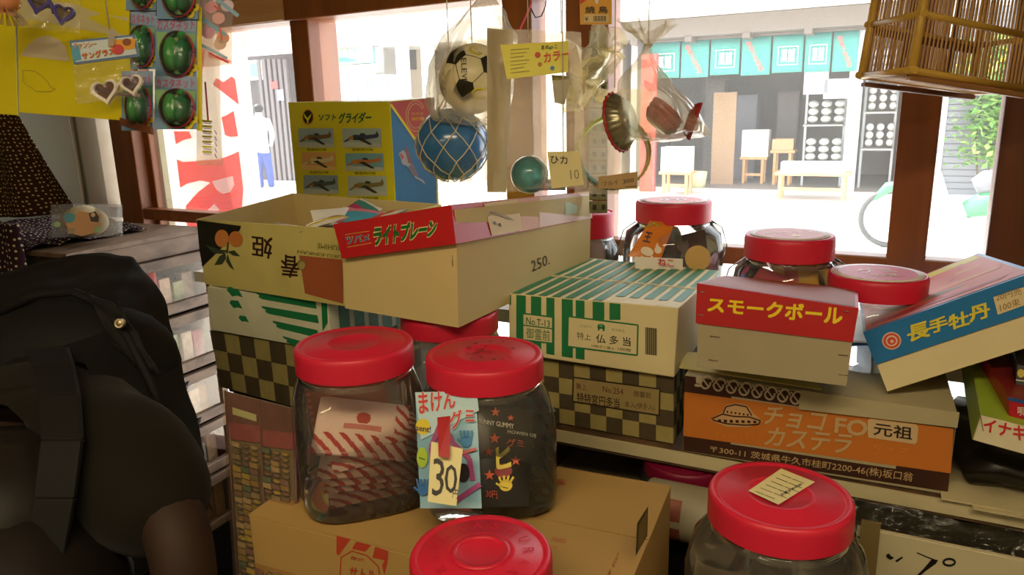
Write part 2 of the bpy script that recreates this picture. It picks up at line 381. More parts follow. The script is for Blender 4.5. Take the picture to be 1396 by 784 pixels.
sacks(fx(1177, 150)[0], fx(1222, 150)[0], -.3, [.75, 1.35, 1.95], 'tall shelf of sacks right of the aluminium shop door', 'sacks right of the shop door', 'right of the shop door')
# noren curtain, seven cloth panels
nr = thing('shop_curtain', 'teal split curtain with white crests hung over the shop opening', 'curtain', Fp(0, .1, znb))
teal = mat('teal_cloth', '4a968a', .85, var=.06); whi = c('e8e4d8'); redi = c('d8564a')
tops = [884, 928, 968, 1010, 1052, 1096, 1134, 1171]
fbox(MB(), fx(884, 60)[0]-.1, fx(1171, 60)[0]+.1, .14, .17, zt+.0, zt+.03).build('rod', mat('weathered_beam'), nr)
for i in range(7):
    s0 = fx(tops[i], 70, .1)[0]+.015; s1 = fx(tops[i+1], 70, .1)[0]-.015; zb = znb+random.uniform(-.02, .03)
    mb = MB(); mb.grid(lambda u, v: Fp(s0+(s1-s0)*u, .1+.025*math.sin(u*7+i)*(1-v), zb+(zt-zb)*v), 8, 4)
    mb.build('curtain_panel', teal, nr, solid=.004)
    n0 = .15
    pr = Print([Fp(s0, n0, zb), Fp(s1, n0, zb), Fp(s1, n0, zt), Fp(s0, n0, zt)], eps=.004)
    def sp(u, v): # panel coordinates to pixels for the print helper
        p = Fp(s0+(s1-s0)*u, n0, zb+(zt-zb)*v)-EYE; z = p.dot(FWD); return (698+FPX*p.dot(RIGHT)/z, 392+FPX*p.dot(DOWN)/z)
    if i in (1, 3, 6):
        for k in range(6):
            cx, cy = sp(.25+.09*k, .82-.13*k); pr.text('御菓子処和菓'[k], [(cx-3.6, cy+3.6), (cx+3.6, cy+3.6), (cx+3.6, cy-3.6), (cx-3.6, cy-3.6)], redi, 1)
    else:
        q = [sp(.2, .2), sp(.85, .2), sp(.85, .68), sp(.2, .68)]; pr.frame(q, .9, whi)
        q = [sp(.3, .27), sp(.75, .27), sp(.75, .62), sp(.3, .62)]; pr.text('菓舗', q, whi, 1)
    pr.build('curtain_print', nr)
# furniture in front of it
pale = wood('pale_pine', 'd9a872', 'c99258', 1.2, .6)
def table(name, label, px0, px1, py, pyb, depth, n, cat, cloth=None, legs=.05):
    pb0 = atz((px0+px1)/2, pyb, 0.0); dd = (pb0-EYE).dot(FWD); n = (pb0-F0).dot(FN)
    s0, z = fx(px0, py, n); s1, _ = fx(px1, py, n); n1 = n-depth
    t = thing(name, label, cat, Fp((s0+s1)/2, (n+n1)/2, 0))
    fbox(MB(), s0, s1, n1, n, z-.05, z).build('seat_board', pale, t, bevel=.005)
    for s in (s0+.06, s1-.06-legs):
        for nn in (n-legs-.02, n1+.02): fbox(MB(), s, s+legs, nn, nn+legs, 0, z-.05).build('leg', pale, t)
    fbox(MB(), s0+.1, s1-.1, n-legs, n-.03, z*.35, z*.35+.05).build('stretcher', pale, t)
    return s0, s1, n, n1, z
def crate(name, label, s0, s1, n0, n1, z0, z1, m, cat='box', group=None):
    t = thing(name, label, cat, Fp((s0+s1)/2, (n0+n1)/2, z0), group)
    mb = MB(); C = VV(MB().obox(Fp(s0, n1, z0), FU*(s1-s0), FN*(n0-n1), ZU*(z1-z0)).v); tray(mb, [C[2], C[3], C[0], C[1], C[6], C[7], C[4], C[5]], .01); mb.build('body', m, t)
    fbox(MB(), s0+.02, s1-.02, n1+.02, n0-.02, z0+(z1-z0)*.5, z1-.03).build('contents', mat('white_sack', 'e4e2da', .6), t); return t
wp = mat('white_paper', 'eeebe2', .6, var=.04)
s0, s1, n, n1, z = table('wooden_bench', 'long pale wooden bench standing out in front of the shop opposite', 1056, 1160, 235, 274, .45, 0, 'bench')
crate('flat_box', 'wide flat white box lying on the long street bench', s0+.08, s1-.1, n-.05, n1+.05, z, z+.16, wp)
s0, s1, n, n1, z = table('wooden_stool', 'pale wooden stool under a white box, middle of the shop opening', 1008, 1046, 214, 254, .4, 0, 'stool')
crate('display_box', 'tall white display box standing on the middle wooden stool', s0+.02, s1, n-.05, n1+.02, z, z+.5, wp)
s0, s1, n, n1, z = table('wooden_stool', 'pale wooden stool at the left end of the teal curtain', 898, 942, 234, 266, .4, 0, 'stool')
crate('display_box', 'white bulky box standing on the leftmost wooden stool', s0+.02, s1-.04, n-.05, n1+.02, z, z+.42, wp)
s0, s1, n, n1, z = table('wooden_stool', 'pale wooden stool with a white cloth bag just behind the long bench', 1050, 1084, 205, 256, .4, 0, 'stool')
crate('carton', 'small tan carton on the stool behind the long bench', s0+.02, s1-.04, n-.05, n1+.02, z, z+.2, mat('tan_card', 'cfa878', .7))
s, z = fx(951, 240); mb = MB(); mb.lathe([(.12, 0), (.15, .3), (.14, .3), (.11, .02)], Fp(s, -.1, 0.05), 20)
tag(mb.build('bucket', mat('cream_plastic', 'cfcfa0', .5)), 'small cream bucket on the shop floor right of the leftmost stool', 'bucket')
s, _ = fx(972, 200); fbox(MB(), s-.2, s+.22, -.9, -.86, .05, 1.75).build('x', mat('tan_board', 'a88560', .7)); o = bpy.context.scene.objects['x']; o.name = 'wooden_board'; tag(o, 'tan wooden board leaning inside the dim shop opposite', 'board')
for i, (x0, y0, x1, y1, h) in enumerate([(986, 190, 999, 240, '4a3f45'), (1001, 130, 1030, 170, '8a8a90'), (1060, 125, 1085, 200, '6d6258'), (960, 110, 984, 190, '756c60')]):
    s0_, z1_ = fx(x0, y0, -2); s1_, z0_ = fx(x1, y1, -2); z0_ = max(z0_, .05)
    lab = ['dark low cabinet deep inside the shop left of the middle stool', 'grey cabinet high on the back wall of the shop opposite', 'brown rack deep inside the shop above the stool behind the bench', 'tall dim cupboard deep in the shop behind the leaning board'][i]
    t = thing('cabinet', lab, 'cabinet', Fp((s0_+s1_)/2, -2.3, z0_)); fbox(MB(), s0_, s1_, -2.5, -2.1, .05, z1_).build('body', mat('cab'+h, h, .7), t)
    for k in range(3): fbox(MB(), s0_+.02, s1_-.02, -2.1, -2.08, .1+(z1_-.1)*k/3, .1+(z1_-.1)*(k+.9)/3).build('door', mat('cabd'+h, h, .5), t)
# hanging white papers at the right of the opening
for i, (x0, y0, x1, y1) in enumerate([(1097, 97, 1128, 128), (1124, 108, 1158, 134)]):
    s_a, z_a = fx(x0, y0, .02); s_b, z_b = fx(x1, y1, .02)
    fbox(MB(), s_a, s_b, .02, .03, z_b, z_a).build('notice', mat('notice_grey', 'a8aaac', .6)); o = COL.objects[-1]
    tag(o, ['greyish framed notice hanging under the curtain left of the other notice', 'white notice sheet hanging under the curtain beside the shop door'][i], 'notice')
# red pillar sign left of the opening
s_a, _ = fx(893, 150); fbox(MB(), s_a-.18, s_a+.1, .2, .3, 0, fx(893, 75)[1]).build('banner_post', mat('red_board', 'e2504a', .6)); tag(COL.objects[-1], 'narrow red upright sign board left of the teal curtain', 'sign')
# shutter building at the right
su0, _ = fx(1286, 200); su1 = su0+3.0
sb = thing('shutter_building', 'white building with a grey slatted shutter at the far right of the street', 'building', Fp(su0+1, -1, 0))
fbox(MB(), sR2+.42, su0-.02, -1, .02, 0, 4.5).build('wall', white_m, sb); fbox(MB(), su0-.02, su1, -1, .02, 2.9, 4.5).build('wall', white_m, sb)
zz = .05
slat = mat('shutter_grey', '858588', .5, var=.04)
first = None
while zz < 2.85:
    mb = MB(); fbox(mb, su0, su1, -.06, -.02, zz, zz+.085); fbox(mb, su0, su1, -.07, -.045, zz+.085, zz+.1); o = mb.build('slat', slat, sb); zz += .1
# climbing plant on the shutter, right
pl = thing('climbing_plant', 'leafy green climbing plant with yellow flowers beside the shutter', 'plant', Fp(fx(1345, 200)[0], .3, 0))
leafm = [mat('leaf_green', '6ea04a', .6, var=.3), mat('leaf_light', '9cc060', .6, var=.3), mat('flower_yellow', 'e8e04a', .6)]
lf = MB(); stm = MB()
cx_, _ = fx(1345, 200, .3)
for k in range(3): stm.tube([Fp(cx_+.1*k, .2, 0), Fp(cx_-.15+.2*k, .25, .9), Fp(cx_+.2*k-.1, .2, 1.9)], .015, 5)
for k in range(2200):
    t = random.random(); z_ = .5+1.9*t**.8; s = cx_+random.gauss(.12, .26); n_ = .3+random.uniform(-.15, .2); p = Fp(s, n_, z_)
    a = Vector((random.uniform(-1, 1), random.uniform(-1, 1), random.uniform(-.6, .6))).normalized(); b_ = a.cross(Vector((random.random(), .3, 1))).normalized(); r_ = random.uniform(.04, .09)
    lf.poly([p-a*r_, p-b_*r_*.5, p+a*r_, p+b_*r_*.5], random.choice([0, 0, 1, 1, 1, 2] if z_ > 1.7 and s < cx_+.1 else [0, 0, 1]))
lo = lf.build('foliage', leafm, pl); lo['kind'] = 'stuff'; stm.build('stem', mat('stem_brown', '6a5a3a', .8), pl)
# scooter
def scooter():
    g0 = atz(1210, 337, 0); t = thing('scooter', 'white and green step-through motor scooter parked behind the window post', 'scooter', g0)
    D = FU; Nn = FN; rub = mat('tyre_rubber', '4a4a48', .7, var=.05); chr_ = mat('chrome', 'cccccc', .2, metal=.9, var=0); wht = mat('scooter_white', 'e6e8e6', .3); grn = mat('scooter_green', '4f9a68', .35); blk = mat('scooter_seat', '7a7a80', .5)
    def q(s, n, z): return g0+D*s+Nn*n+ZU*z
    for s in (0, 1.2):
        ax = (D, ZU, Nn)
        w = MB(); w.lathe([(.29, -.03), (.31, -.015), (.31, .015), (.29, .03), (.26, .02), (.26, -.02), (.29, -.03)], q(s, 0, .31), 36, ax=ax, cap0=False, cap1=False); w.build('tyre', rub, t)
        w = MB(); w.lathe([(.26, -.015), (.262, .015), (.245, .015), (.245, -.015), (.26, -.015)], q(s, 0, .31), 36, ax=ax, cap0=False, cap1=False)
        for k in range(18):
            a_ = k*math.pi/9; w.tube([q(s, 0, .31), q(s+.25*math.cos(a_), 0, .31+.25*math.sin(a_))], .003, 4)
        w.lathe([(.04, -.04), (.04, .04)], q(s, 0, .31), 14, ax=ax); w.build('wheel_rim', chr_, t)
    MB().tube([q(0, .06, .31), q(.12, .06, .62), q(.28, .05, .95)], .02, 8).build('fork', chr_, t)
    MB().tube([q(-.18, 0, .5), q(-.05, 0, .63), q(.12, 0, .66), q(.2, 0, .58)], [.02, .06, .06, .03], 10).build('front_fender', grn, t)
    MB().tube([q(.24, 0, .95), q(.3, 0, .75), q(.38, 0, .5), q(.5, 0, .3), q(.75, 0, .28)], [.07, .13, .14, .1, .06], 12).build('leg_shield', wht, t)
    MB().tube([q(.2, 0, .98), q(.34, 0, 1.0)], [.09, .06], 12).build('headlamp_cowl', grn, t)
    MB().tube([q(.36, -.3, 1.02), q(.28, -.12, 1.0), q(.28, .12, 1.0), q(.36, .3, 1.02)], .016, 8).build('handlebar', blk, t)
    for n_ in (-.25, .25):
        MB().tube([q(.3, n_, 1.02), q(.24, n_*1.1, 1.2)], .008, 6).build('mirror_stem', chr_, t); MB().ball(q(.23, n_*1.1, 1.22), (.06, .02, .045), 14, ax=(D, Nn, ZU)).build('mirror', blk, t)
    MB().ball(q(.14, .1, .88), .035, 12).build('indicator', mat('indicator_orange', 'e89040', .3), t)
    MB().tube([q(.72, 0, .66), q(.8, 0, .7), q(1.1, 0, .74), q(1.3, 0, .76)], [.08, .12, .12, .08], 12).build('seat', blk, t)
    MB().tube([q(.66, 0, .42), q(.85, 0, .5), q(1.15, 0, .58), q(1.4, 0, .62)], [.08, .14, .13, .05], 12).build('body_cowl', grn, t)
    MB().box((-.14, -.1, -.08), (.14, .1, .08)).build('engine', mat('engine_grey', '9a9a98', .5), t, bevel=.02).location = (q(.72, 0, .26)-g0)
    MB().tube([q(.7, .14, .2), q(1.3, .15, .26), q(1.45, .15, .28)], [.03, .04, .035], 10).build('exhaust_pipe', chr_, t)
scooter()
# ---------------------------------------------------------------- outside left: low buildings, awning, sign, pedestrian
def pxbox(mb, x0, y0, x1, y1, n, dep, mi=0, z0=None):
    s0, za = fx(x0, (y0+y1)/2, n); s1, _ = fx(x1, (y0+y1)/2, n); zb = fx((x0+x1)/2, y1, n)[1]; za = fx((x0+x1)/2, y0, n)[1]
    return fbox(mb, s0, s1, n-dep, n, zb if z0 is None else z0, za, mi)
def pxprint(x0, y0, x1, y1, n, eps=.01):
    s0, za = fx(x0, y0, n); s1, zb = fx(x1, y1, n); return Print([Fp(s0-1, n, zb-1), Fp(s1+1, n, zb-1), Fp(s1+1, n, za+1), Fp(s0-1, n, za+1)], eps=eps)
hb = thing('dark_house', 'dark timber house front under a pale pink awning at the left of the street', 'building', Fp(fx(360, 200)[0], -1, 0))
dk = mat('dark_timber', '4d4644', .7)
pxbox(MB(), 300, 76, 402, 236, 0, 2, z0=0).build('wall', dk, hb)
for k in range(6): pxbox(MB(), 357+k*7, 80, 361+k*7, 236, .08, .08, z0=0).build('batten', mat('timber_batten', '6d6564', .6), hb)
aw = MB(); a0, za = fx(318, 36, .9); a1, _ = fx(404, 36, .9); z0a = fx(360, 74, .9)[1]
C = [Fp(a0, .9, z0a), Fp(a1, .9, z0a), Fp(a1, .9, z0a+.3), Fp(a0, .9, z0a+.3)]; aw.poly(C)
aw.poly([Fp(a0, .9, z0a+.3), Fp(a1, .9, z0a+.3), Fp(a1, 0, za+.35), Fp(a0, 0, za+.35)]); aw.build('awning', mat('pink_awning', 'e8b8b4', .7), hb, solid=.02)
pxbox(MB(), 338, 82, 357, 109, .05, .04).build('picture_frame', wp, hb); pxbox(MB(), 341, 86, 353, 105, .07, .02).build('picture', mat('teal_picture', '6fa8a4', .5), hb)
pxbox(MB(), 369, 111, 378, 121, .12, .02).build('red_notice', mat('red_board'), hb); pxbox(MB(), 378, 122, 386, 137, .12, .02).build('blue_notice', mat('blue_notice', 'a8b8cc', .5), hb)
bb = thing('sign_building', 'white building with a long green and blue sign board beyond the window post', 'building', Fp(fx(480, 200)[0], -1, 0))
pxbox(MB(), 402, 20, 512, 232, -.3, 3, z0=0).build('wall', white_m, bb)
pxbox(MB(), 440, 46, 505, 64, .4, .7).build('roof_strip', mat('rose_tiles', 'c89a92', .7), bb)
pxbox(MB(), 430, 62, 508, 88, .1, .1).build('sign_board', mat('green_sign', '8fc0a4', .5), bb); pxbox(MB(), 489, 62, 508, 84, .15, .05).build('blue_sign', mat('sky_blue_sign', '8fb8e0', .5), bb)
pr = pxprint(430, 62, 508, 88, .12); pr.text('お好み食堂', [(446, 76), (482, 74), (482, 66), (446, 68)], whi, 1, bold=.03); pr.poly([(432, 86), (488, 83), (470, 79), (432, 82)], c('4fa488'), 1); pr.build('sign_print', bb)
pxbox(MB(), 430, 89, 512, 101, .1, .3).build('lintel', mat('cream_render', 'd8d0c0', .7), bb)
for i, (x0, x1, h, lab) in enumerate([(438, 488, 'f2f2f0', 'white vending machine with rows of drinks beyond the brown post'), (491, 527, 'c8daf4', 'pale blue vending machine to the right of the white one')]):
    t = thing('vending_machine', lab, 'vending machine', Fp(fx((x0+x1)/2, 200)[0], .6, 0)); pxbox(MB(), x0, 101+i, x1, 232, .9, .7, z0=0).build('cabinet', mat('vend'+h, h, .4, var=.02), t, bevel=.02)
    mb = MB(); pxbox(mb, x0+3, 106, x1-3, 140, .93, .03); mb.build('display', mat('vend_display', 'dfe9ee', .2), t)
    for k in range(5):
        mb = MB(); pxbox(mb, x0+5+k*7, 110, x0+9+k*7, 118, .97, .04); mb.build('drink_can', mat('can%d' % (k % 3), ['8a9aa8', '7fa0c8', 'b8a0a0'][k % 3], .4), t)
cb = thing('column_building', 'pale building with white columns and dark window openings behind the hanging bags', 'building', Fp(fx(600, 200)[0], -2, 0))
pxbox(MB(), 515, 60, 700, 232, -1.2, .3, z0=0).build('wall', mat('tan_render', 'cbb69c', .7), cb)
pxbox(MB(), 500, 20, 900, 50, 0, 2.0).build('upper_wall', white_m, cb)
for x in (508, 543, 577, 640, 690, 860): pxbox(MB(), x, 50, x+8, 232, 0, .3, z0=0).build('column', white_m, cb)
for x0, x1 in ((553, 566), (590, 604), (608, 636)): pxbox(MB(), x0, 64 if x0 < 600 else 55, x1, 95 if x0 < 600 else 100, -1.15, .05).build('window_opening', mat('dark_opening', '4a443e', .5), cb)
pxbox(MB(), 583, 57, 592, 68, -.9, .3).build('wall_lamp', wp, cb)
for i, (x, h, lab) in enumerate([(536, 'e8a0b8', 'pink flowering plant pot on the street beyond the yellow plane box'), (580, '9cc88a', 'green bushy plant pot on the street beside the pink one')]):
    t = thing('potted_plant', lab, 'plant', Fp(fx(x, 200, 1.5)[0], 1.5, 0)); b_ = Fp(fx(x, 200, 1.5)[0], 1.5, 0)
    MB().lathe([(.2, 0), (.28, .5), (.25, .5)], b_, 18).build('pot', wp, t); lf = MB()
    for k in range(260):
        d_ = Vector((random.gauss(0, 1), random.gauss(0, 1), random.gauss(0, 1))).normalized()*random.uniform(.1, .42); p = b_+d_+ZU*1.0
        a = Vector((random.uniform(-1, 1), random.uniform(-1, 1), random.uniform(-1, 1))).normalized(); e_ = a.cross(ZU).normalized(); r_ = .06; lf.poly([p-a*r_, p-e_*r_*.5, p+a*r_, p+e_*r_*.5], k % 2)
    MB().tube([b_+ZU*.4, b_+ZU*1.0], .02, 6).build('stem', mat('stem_brown'), t); f_ = lf.build('foliage', [mat('bloom'+h, h, .7), mat('leaf_light')], t); f_['kind'] = 'stuff'
def person_far():
    g0 = onplane(357, 200, Fp(0, 2.2, 0), FN); g0.z = 0; t = thing('person', 'distant pedestrian in white top and blue trousers by the dark house', 'person', g0)
    mb = bpy.data.meshes.new('body'); hgt = 1.72
    J = dict(pel=(0, 0, .95), sp=(0, 0, 1.2), ch=(0, 0, 1.4), nk=(0, 0, 1.5), hd=(0, -.02, 1.62), ls=(.18, 0, 1.42), le=(.24, 0, 1.15), lh=(.22, -.12, .92), rs=(-.18, 0, 1.42), re=(-.25, 0, 1.15), rh=(-.24, -.1, .92), lk=(.1, 0, .5), lf=(.11, .03, .06), lt=(.12, -.13, .03), rk=(-.1, -.05, .5), rf=(-.11, .05, .06), rt=(-.12, -.1, .03))
    Rr = dict(pel=.14, sp=.13, ch=.15, nk=.06, hd=.1, ls=.07, le=.05, lh=.035, rs=.07, re=.05, rh=.035, lk=.07, lf=.05, lt=.04, rk=.07, rf=.05, rt=.04)
    E_ = [('pel', 'sp'), ('sp', 'ch'), ('ch', 'nk'), ('nk', 'hd'), ('ch', 'ls'), ('ls', 'le'), ('le', 'lh'), ('ch', 'rs'), ('rs', 're'), ('re', 'rh'), ('pel', 'lk'), ('lk', 'lf'), ('lf', 'lt'), ('pel', 'rk'), ('rk', 'rf'), ('rf', 'rt')]
    skin_body('body', J, Rr, E_, mat('white_clothes', 'd8d6d0', .8), t); skin_body('trousers', {k: J[k] for k in ('pel', 'lk', 'lf', 'rk', 'rf')}, dict(pel=.16, lk=.085, lf=.07, rk=.085, rf=.07), [('pel', 'lk'), ('lk', 'lf'), ('pel', 'rk'), ('rk', 'rf')], mat('blue_trousers', '3f4f8a', .8), t)
    MB().ball(g0+Vector((0, .01, 1.68)), (.1, .11, .09), 16).build('hair', mat('black_hair', '1c1714', .5), t)
def skin_body(name, J, Rr, E_, m, t, sub=2, root='pel'):
    ks = list(J); me = bpy.data.meshes.new(name); me.from_pydata([J[k] for k in ks], [(ks.index(a), ks.index(b)) for a, b in E_], [])
    o = bpy.data.objects.new(name, me); COL.objects.link(o); o.modifiers.new('skin', 'SKIN').use_smooth_shade = True
    if not me.skin_vertices: 
        me.attributes.new  # layer is made by the modifier below
    if not me.skin_vertices:
        bm = bmesh.new(); bm.from_mesh(me); bm.verts.layers.skin.verify(); bm.to_mesh(me); bm.free()
    for i, k in enumerate(ks):
        r_ = Rr[k]; me.skin_vertices[0].data[i].radius = (r_, r_) if not isinstance(r_, tuple) else r_
        me.skin_vertices[0].data[i].use_root = (k == root)
    md = o.modifiers.new('sub', 'SUBSURF'); md.levels = sub; md.render_levels = sub
    bpy.context.view_layer.update(); dg = bpy.context.evaluated_depsgraph_get(); me2 = bpy.data.meshes.new_from_object(o.evaluated_get(dg)); bpy.data.objects.remove(o)
    me2.materials.clear(); me2.materials.append(m); me2.name = name
    for p in me2.polygons: p.use_smooth = True
    o = bpy.data.objects.new(name, me2); COL.objects.link(o); o.parent = t; return o
person_far()
# red and white banner just outside the left pane
def wp3(px, py, v): return onplane(px, py, W(0, v, 0), WV)
bn = thing('banner', 'big white street banner with giant red sideways letters outside the left pane', 'banner', W(wu(270, 200, -.35), -.35, 1.0))
u0, u1 = wu(200, 250, -.35), wu(338, 250, -.35); zb0 = .75; zb1 = 2.1
cloth_w = film('banner_cloth', 'ffffff', .0, .5, body=1.0, bodyh='faf6ee', gloss=0)
uu0, uu1 = wu(186, 165, -.35), wu(334, 60, -.35)
MB().grid(lambda a, b: W(uu0+.02+(uu1-uu0-.02)*a, -.35+.003*math.sin(a*6), zb0+(zb1-zb0)*b), 20, 6).build('banner_cloth', cloth_w, bn, solid=.003)
MB().tube([W(uu0, -.36, .0), W(uu0, -.36, 2.15)], .012, 8).build('banner_pole', wp, bn); MB().tube([W(uu0-.02, -.36, 2.12), W(uu1+.02, -.36, 2.12)], .01, 8).build('banner_pole', wp, bn)
MB().lathe([(.18, 0), (.18, .05), (.05, .1)], W(uu0, -.36, 0), 24).build('banner_base', mat('pale_render'), bn)
pr = Print([W(uu0, -.333, zb0), W(uu1, -.333, zb0), W(uu1, -.333, zb1), W(uu0, -.333, zb1)], eps=.001)
rd = film('banner_red', 'ffffff', .0, .5, body=1.0, bodyh='f0483c', gloss=0)
pr.poly([(295, 106), (305, 112), (316, 104), (321, 108), (326, 143), (290, 115)], rd); pr.poly([(302, 160), (309, 157), (319, 151), (325, 186), (314, 187), (307, 184)], rd)
pr.poly([(265, 64), (280, 68), (276, 100), (270, 103)], rd); pr.poly([(283, 72), (314, 82), (316, 86), (285, 78)], rd)
pr.poly([(237, 179), (258, 179), (262, 188), (250, 191), (240, 197)], rd)
pr.poly([(241, 217), (250, 221), (300, 217), (320, 209), (326, 206), (332, 258), (330, 285), (318, 318), (300, 335), (262, 330), (252, 295), (254, 280), (270, 262), (287, 249), (274, 246), (256, 250), (246, 256)], rd)
pr.poly([(290, 247), (318, 240), (320, 252), (314, 262), (304, 264), (295, 258)], cloth_w, 2); pr.poly([(284, 286), (293, 278), (300, 286), (290, 292)], cloth_w, 2)
pr.build('banner_print', bn)
# ================================================================ interior lamps (fluorescent tubes under the ceiling, behind the viewer)
def tube_lamp(x, y, z, L, en, label):
    t = thing('ceiling_lamp', label, 'lamp', (x, y, z))
    MB().box((x-L/2, y-.07, z+.03), (x+L/2, y+.07, z+.09)).build('housing', mat('lamp_enamel', 'e8e4da', .4), t, bevel=.01)
    for dy in (-.035, .035): MB().tube([(x-L/2+.02, y+dy, z+.01), (x+L/2-.02, y+dy, z+.01)], .014, 10).build('tube', mat('lit_tube', 'ffe6b8', emit=6), t)
    for k in range(2): MB().tube([(x-L/3+2*L/3*k, y, z+.09), (x-L/3+2*L/3*k, y, CEIL+.01)], .006, 6).build('hanger', mat('chrome', 'cccccc', .2, metal=.9, var=0), t)
    lamp('AREA', 'lamp_light', (x, y, z-.02), en, WARM, size=L, size_y=.12)
tube_lamp(-.15, -.35, 2.25, 1.2, 17, 'twin fluorescent ceiling lamp hanging over the sweets table')
tube_lamp(-1.6, -1.4, 2.25, 1.2, 10, 'twin fluorescent ceiling lamp hanging nearer the back wall')
# ================================================================ DISPLAY FURNITURE
oldwood = wood('old_dark_wood', '6b5138', '3d2c1e', 3, .6)
SU = (Vector((.561, .73, 0))-Vector((.064, .978, 0))).normalized(); SN = Vector((SU.y, -SU.x, 0)); S0 = Vector((.064, .978, 0))   # shelf edge direction, outward normal
if SN.y > 0: SN = -SN
def Sp(a, n, z): return S0+SU*a+SN*n+ZU*z
def sbox(mb, a0, a1, n0, n1, z0, z1, mi=0): return mb.obox(Sp(a0, n0, z0), SU*(a1-a0), SN*(n1-n0), ZU*(z1-z0), mi)
ds = thing('display_stand', 'dark wooden stepped stand that carries the stacked sweet boxes', 'stand', Sp(.3, -.2, 0))
sbox(MB(), -.02, .95, -.34, .008, 1.034, 1.057).build('shelf_board', oldwood, ds, bevel=.002)
sbox(MB(), -.02, .95, .008, .011, 1.04, 1.057).build('paper_edging', mat('yellowed_paper', 'c9bf98', .7), ds)
sbox(MB(), -.66, -.05, -.34, -.0, 1.010, 1.0325).build('shelf_board', oldwood, ds, bevel=.002)
sbox(MB(), -.66, .95, -.36, -.34, 0, 1.05).build('back_board', oldwood, ds)
for a in (-.66, -.06, .93): sbox(MB(), a, a+.03, -.34, -.01, 0, 1.018).build('upright', oldwood, ds)
sbox(MB(), -.03, .93, -.34, -.0, .945, .96).build('lower_shelf_board', mat('lower_shelf_paint', '8a8266', .7), ds)
lt = thing('low_table', 'low table under a black cloth holding the front jars and brown carton', 'table', (0, .45, 0))
blk = mat('black_cloth', '14110f', .9, var=.2, bump=.2, spec=.2)
sbox(MB(), -.43, .95, .012, .62, .895, .93).build('tabletop', blk, lt, bevel=.004)
for a in (-.40, .88):
    for n in (.05, .55): sbox(MB(), a, a+.05, n, n+.05, 0, .895).build('leg', oldwood, lt)
# ================================================================ CARTON STACKS
def scl(C, k): return [EYE+(Vector(p)-EYE)*k for p in C]
B = dict(
ufo=[[0.22, 0.891, 1.058], [0.496, 0.763, 1.058], [0.322, 1.109, 1.058], [0.597, 0.98, 1.058], [0.22, 0.892, 1.165], [0.495, 0.762, 1.160], [0.322, 1.109, 1.162], [0.598, 0.98, 1.162]],
checkR=[[-.02, 1.03, 1.059], [0.212, 0.91, 1.059], [0.10, 1.258, 1.059], [0.32, 1.15, 1.059], [-.02, 1.03, 1.152], [0.21, 0.91, 1.155], [0.1, 1.258, 1.152], [0.32, 1.15, 1.155]],
t13=[[-0.007, 1.006, 1.162], [0.208, 0.9, 1.158], [0.13, 1.278, 1.158], [0.34, 1.173, 1.156], [-0.005, 1.007, 1.25], [0.212, 0.903, 1.251], [0.134, 1.28, 1.244], [0.342, 1.174, 1.238]],
smoke=[[0.213, 0.818, 1.202], [0.362, 0.746, 1.201], [0.31, 1.02, 1.175], [0.46, .948, 1.170], [0.215, 0.829, 1.301], [0.37, 0.755, 1.287], [0.337, 1.078, 1.256], [0.487, 1.006, 1.255]],
haru=[[-0.436, 1.017, 1.272], [-0.187, 0.854, 1.274], [-0.337, 1.164, 1.284], [-0.09, 1.0, 1.286], [-0.435, 1.012, 1.365], [-0.192, 0.849, 1.371], [-0.342, 1.16, 1.383], [-0.093, 0.995, 1.38]],
green2=[[-0.434, 1.01, 1.206], [-0.233, 0.896, 1.206], [-0.323, 1.201, 1.204], [-0.124, 1.088, 1.205], [-0.431, 1.01, 1.270], [-0.233, 0.897, 1.270], [-0.323, 1.202, 1.272], [-0.124, 1.088, 1.27]],
check2=[[-0.435, 1.022, 1.115], [-0.258, 0.916, 1.111], [-0.328, 1.211, 1.115], [-0.147, 1.107, 1.111], [-0.438, 1.019, 1.203], [-0.255, 0.914, 1.203], [-0.326, 1.209, 1.203], [-0.145, 1.105, 1.202]],
lbody=[[-0.234, 0.978, 1.241], [-0.069, 0.886, 1.236], [-0.025, 1.349, 1.24], [0.139, 1.257, 1.235], [-0.231, 0.977, 1.349], [-0.066, 0.884, 1.344], [-0.023, 1.348, 1.348], [0.142, 1.256, 1.343]],
llid=[[-0.214, 0.912, 1.324], [-0.063, 0.829, 1.354], [-0.016, 1.274, 1.297], [0.134, 1.191, 1.327], [-0.223, 0.918, 1.367], [-0.067, 0.835, 1.398], [-0.022, 1.28, 1.341], [0.136, 1.197, 1.371]],
long=[[0.437, 0.808, 1.168], [0.594, 0.748, 1.253], [0.608, 1.167, 1.115], [0.762, 1.107, 1.199], [0.415, 0.831, 1.235], [0.567, 0.771, 1.319], [0.582, 1.189, 1.178], [0.735, 1.13, 1.266]])
B = {k: VV(v) for k, v in B.items()}
for k in ('haru', 'green2', 'check2'): B[k] = scl(B[k], 1.2)
B['llid'] = scl(B['llid'], 1.06)
for a_, b_ in ((0, 2), (1, 3), (4, 6), (5, 7)): B['smoke'][b_] = B['smoke'][a_]*.34+B['smoke'][b_]*.66
card_in = mat('carton_cream', 'dcc993', .75, var=.06); cream = mat('cream_card', 'e2d6a4', .6, var=.08, scale=9); grn = c('1f7a48'); grnd = c('1c6b40')
blackk = c('1c1814'); yel = c('f2e23a'); redc = c('c4202a'); staple_m = mat('staple_steel', 'b8ae98', .3, metal=.8, var=0)
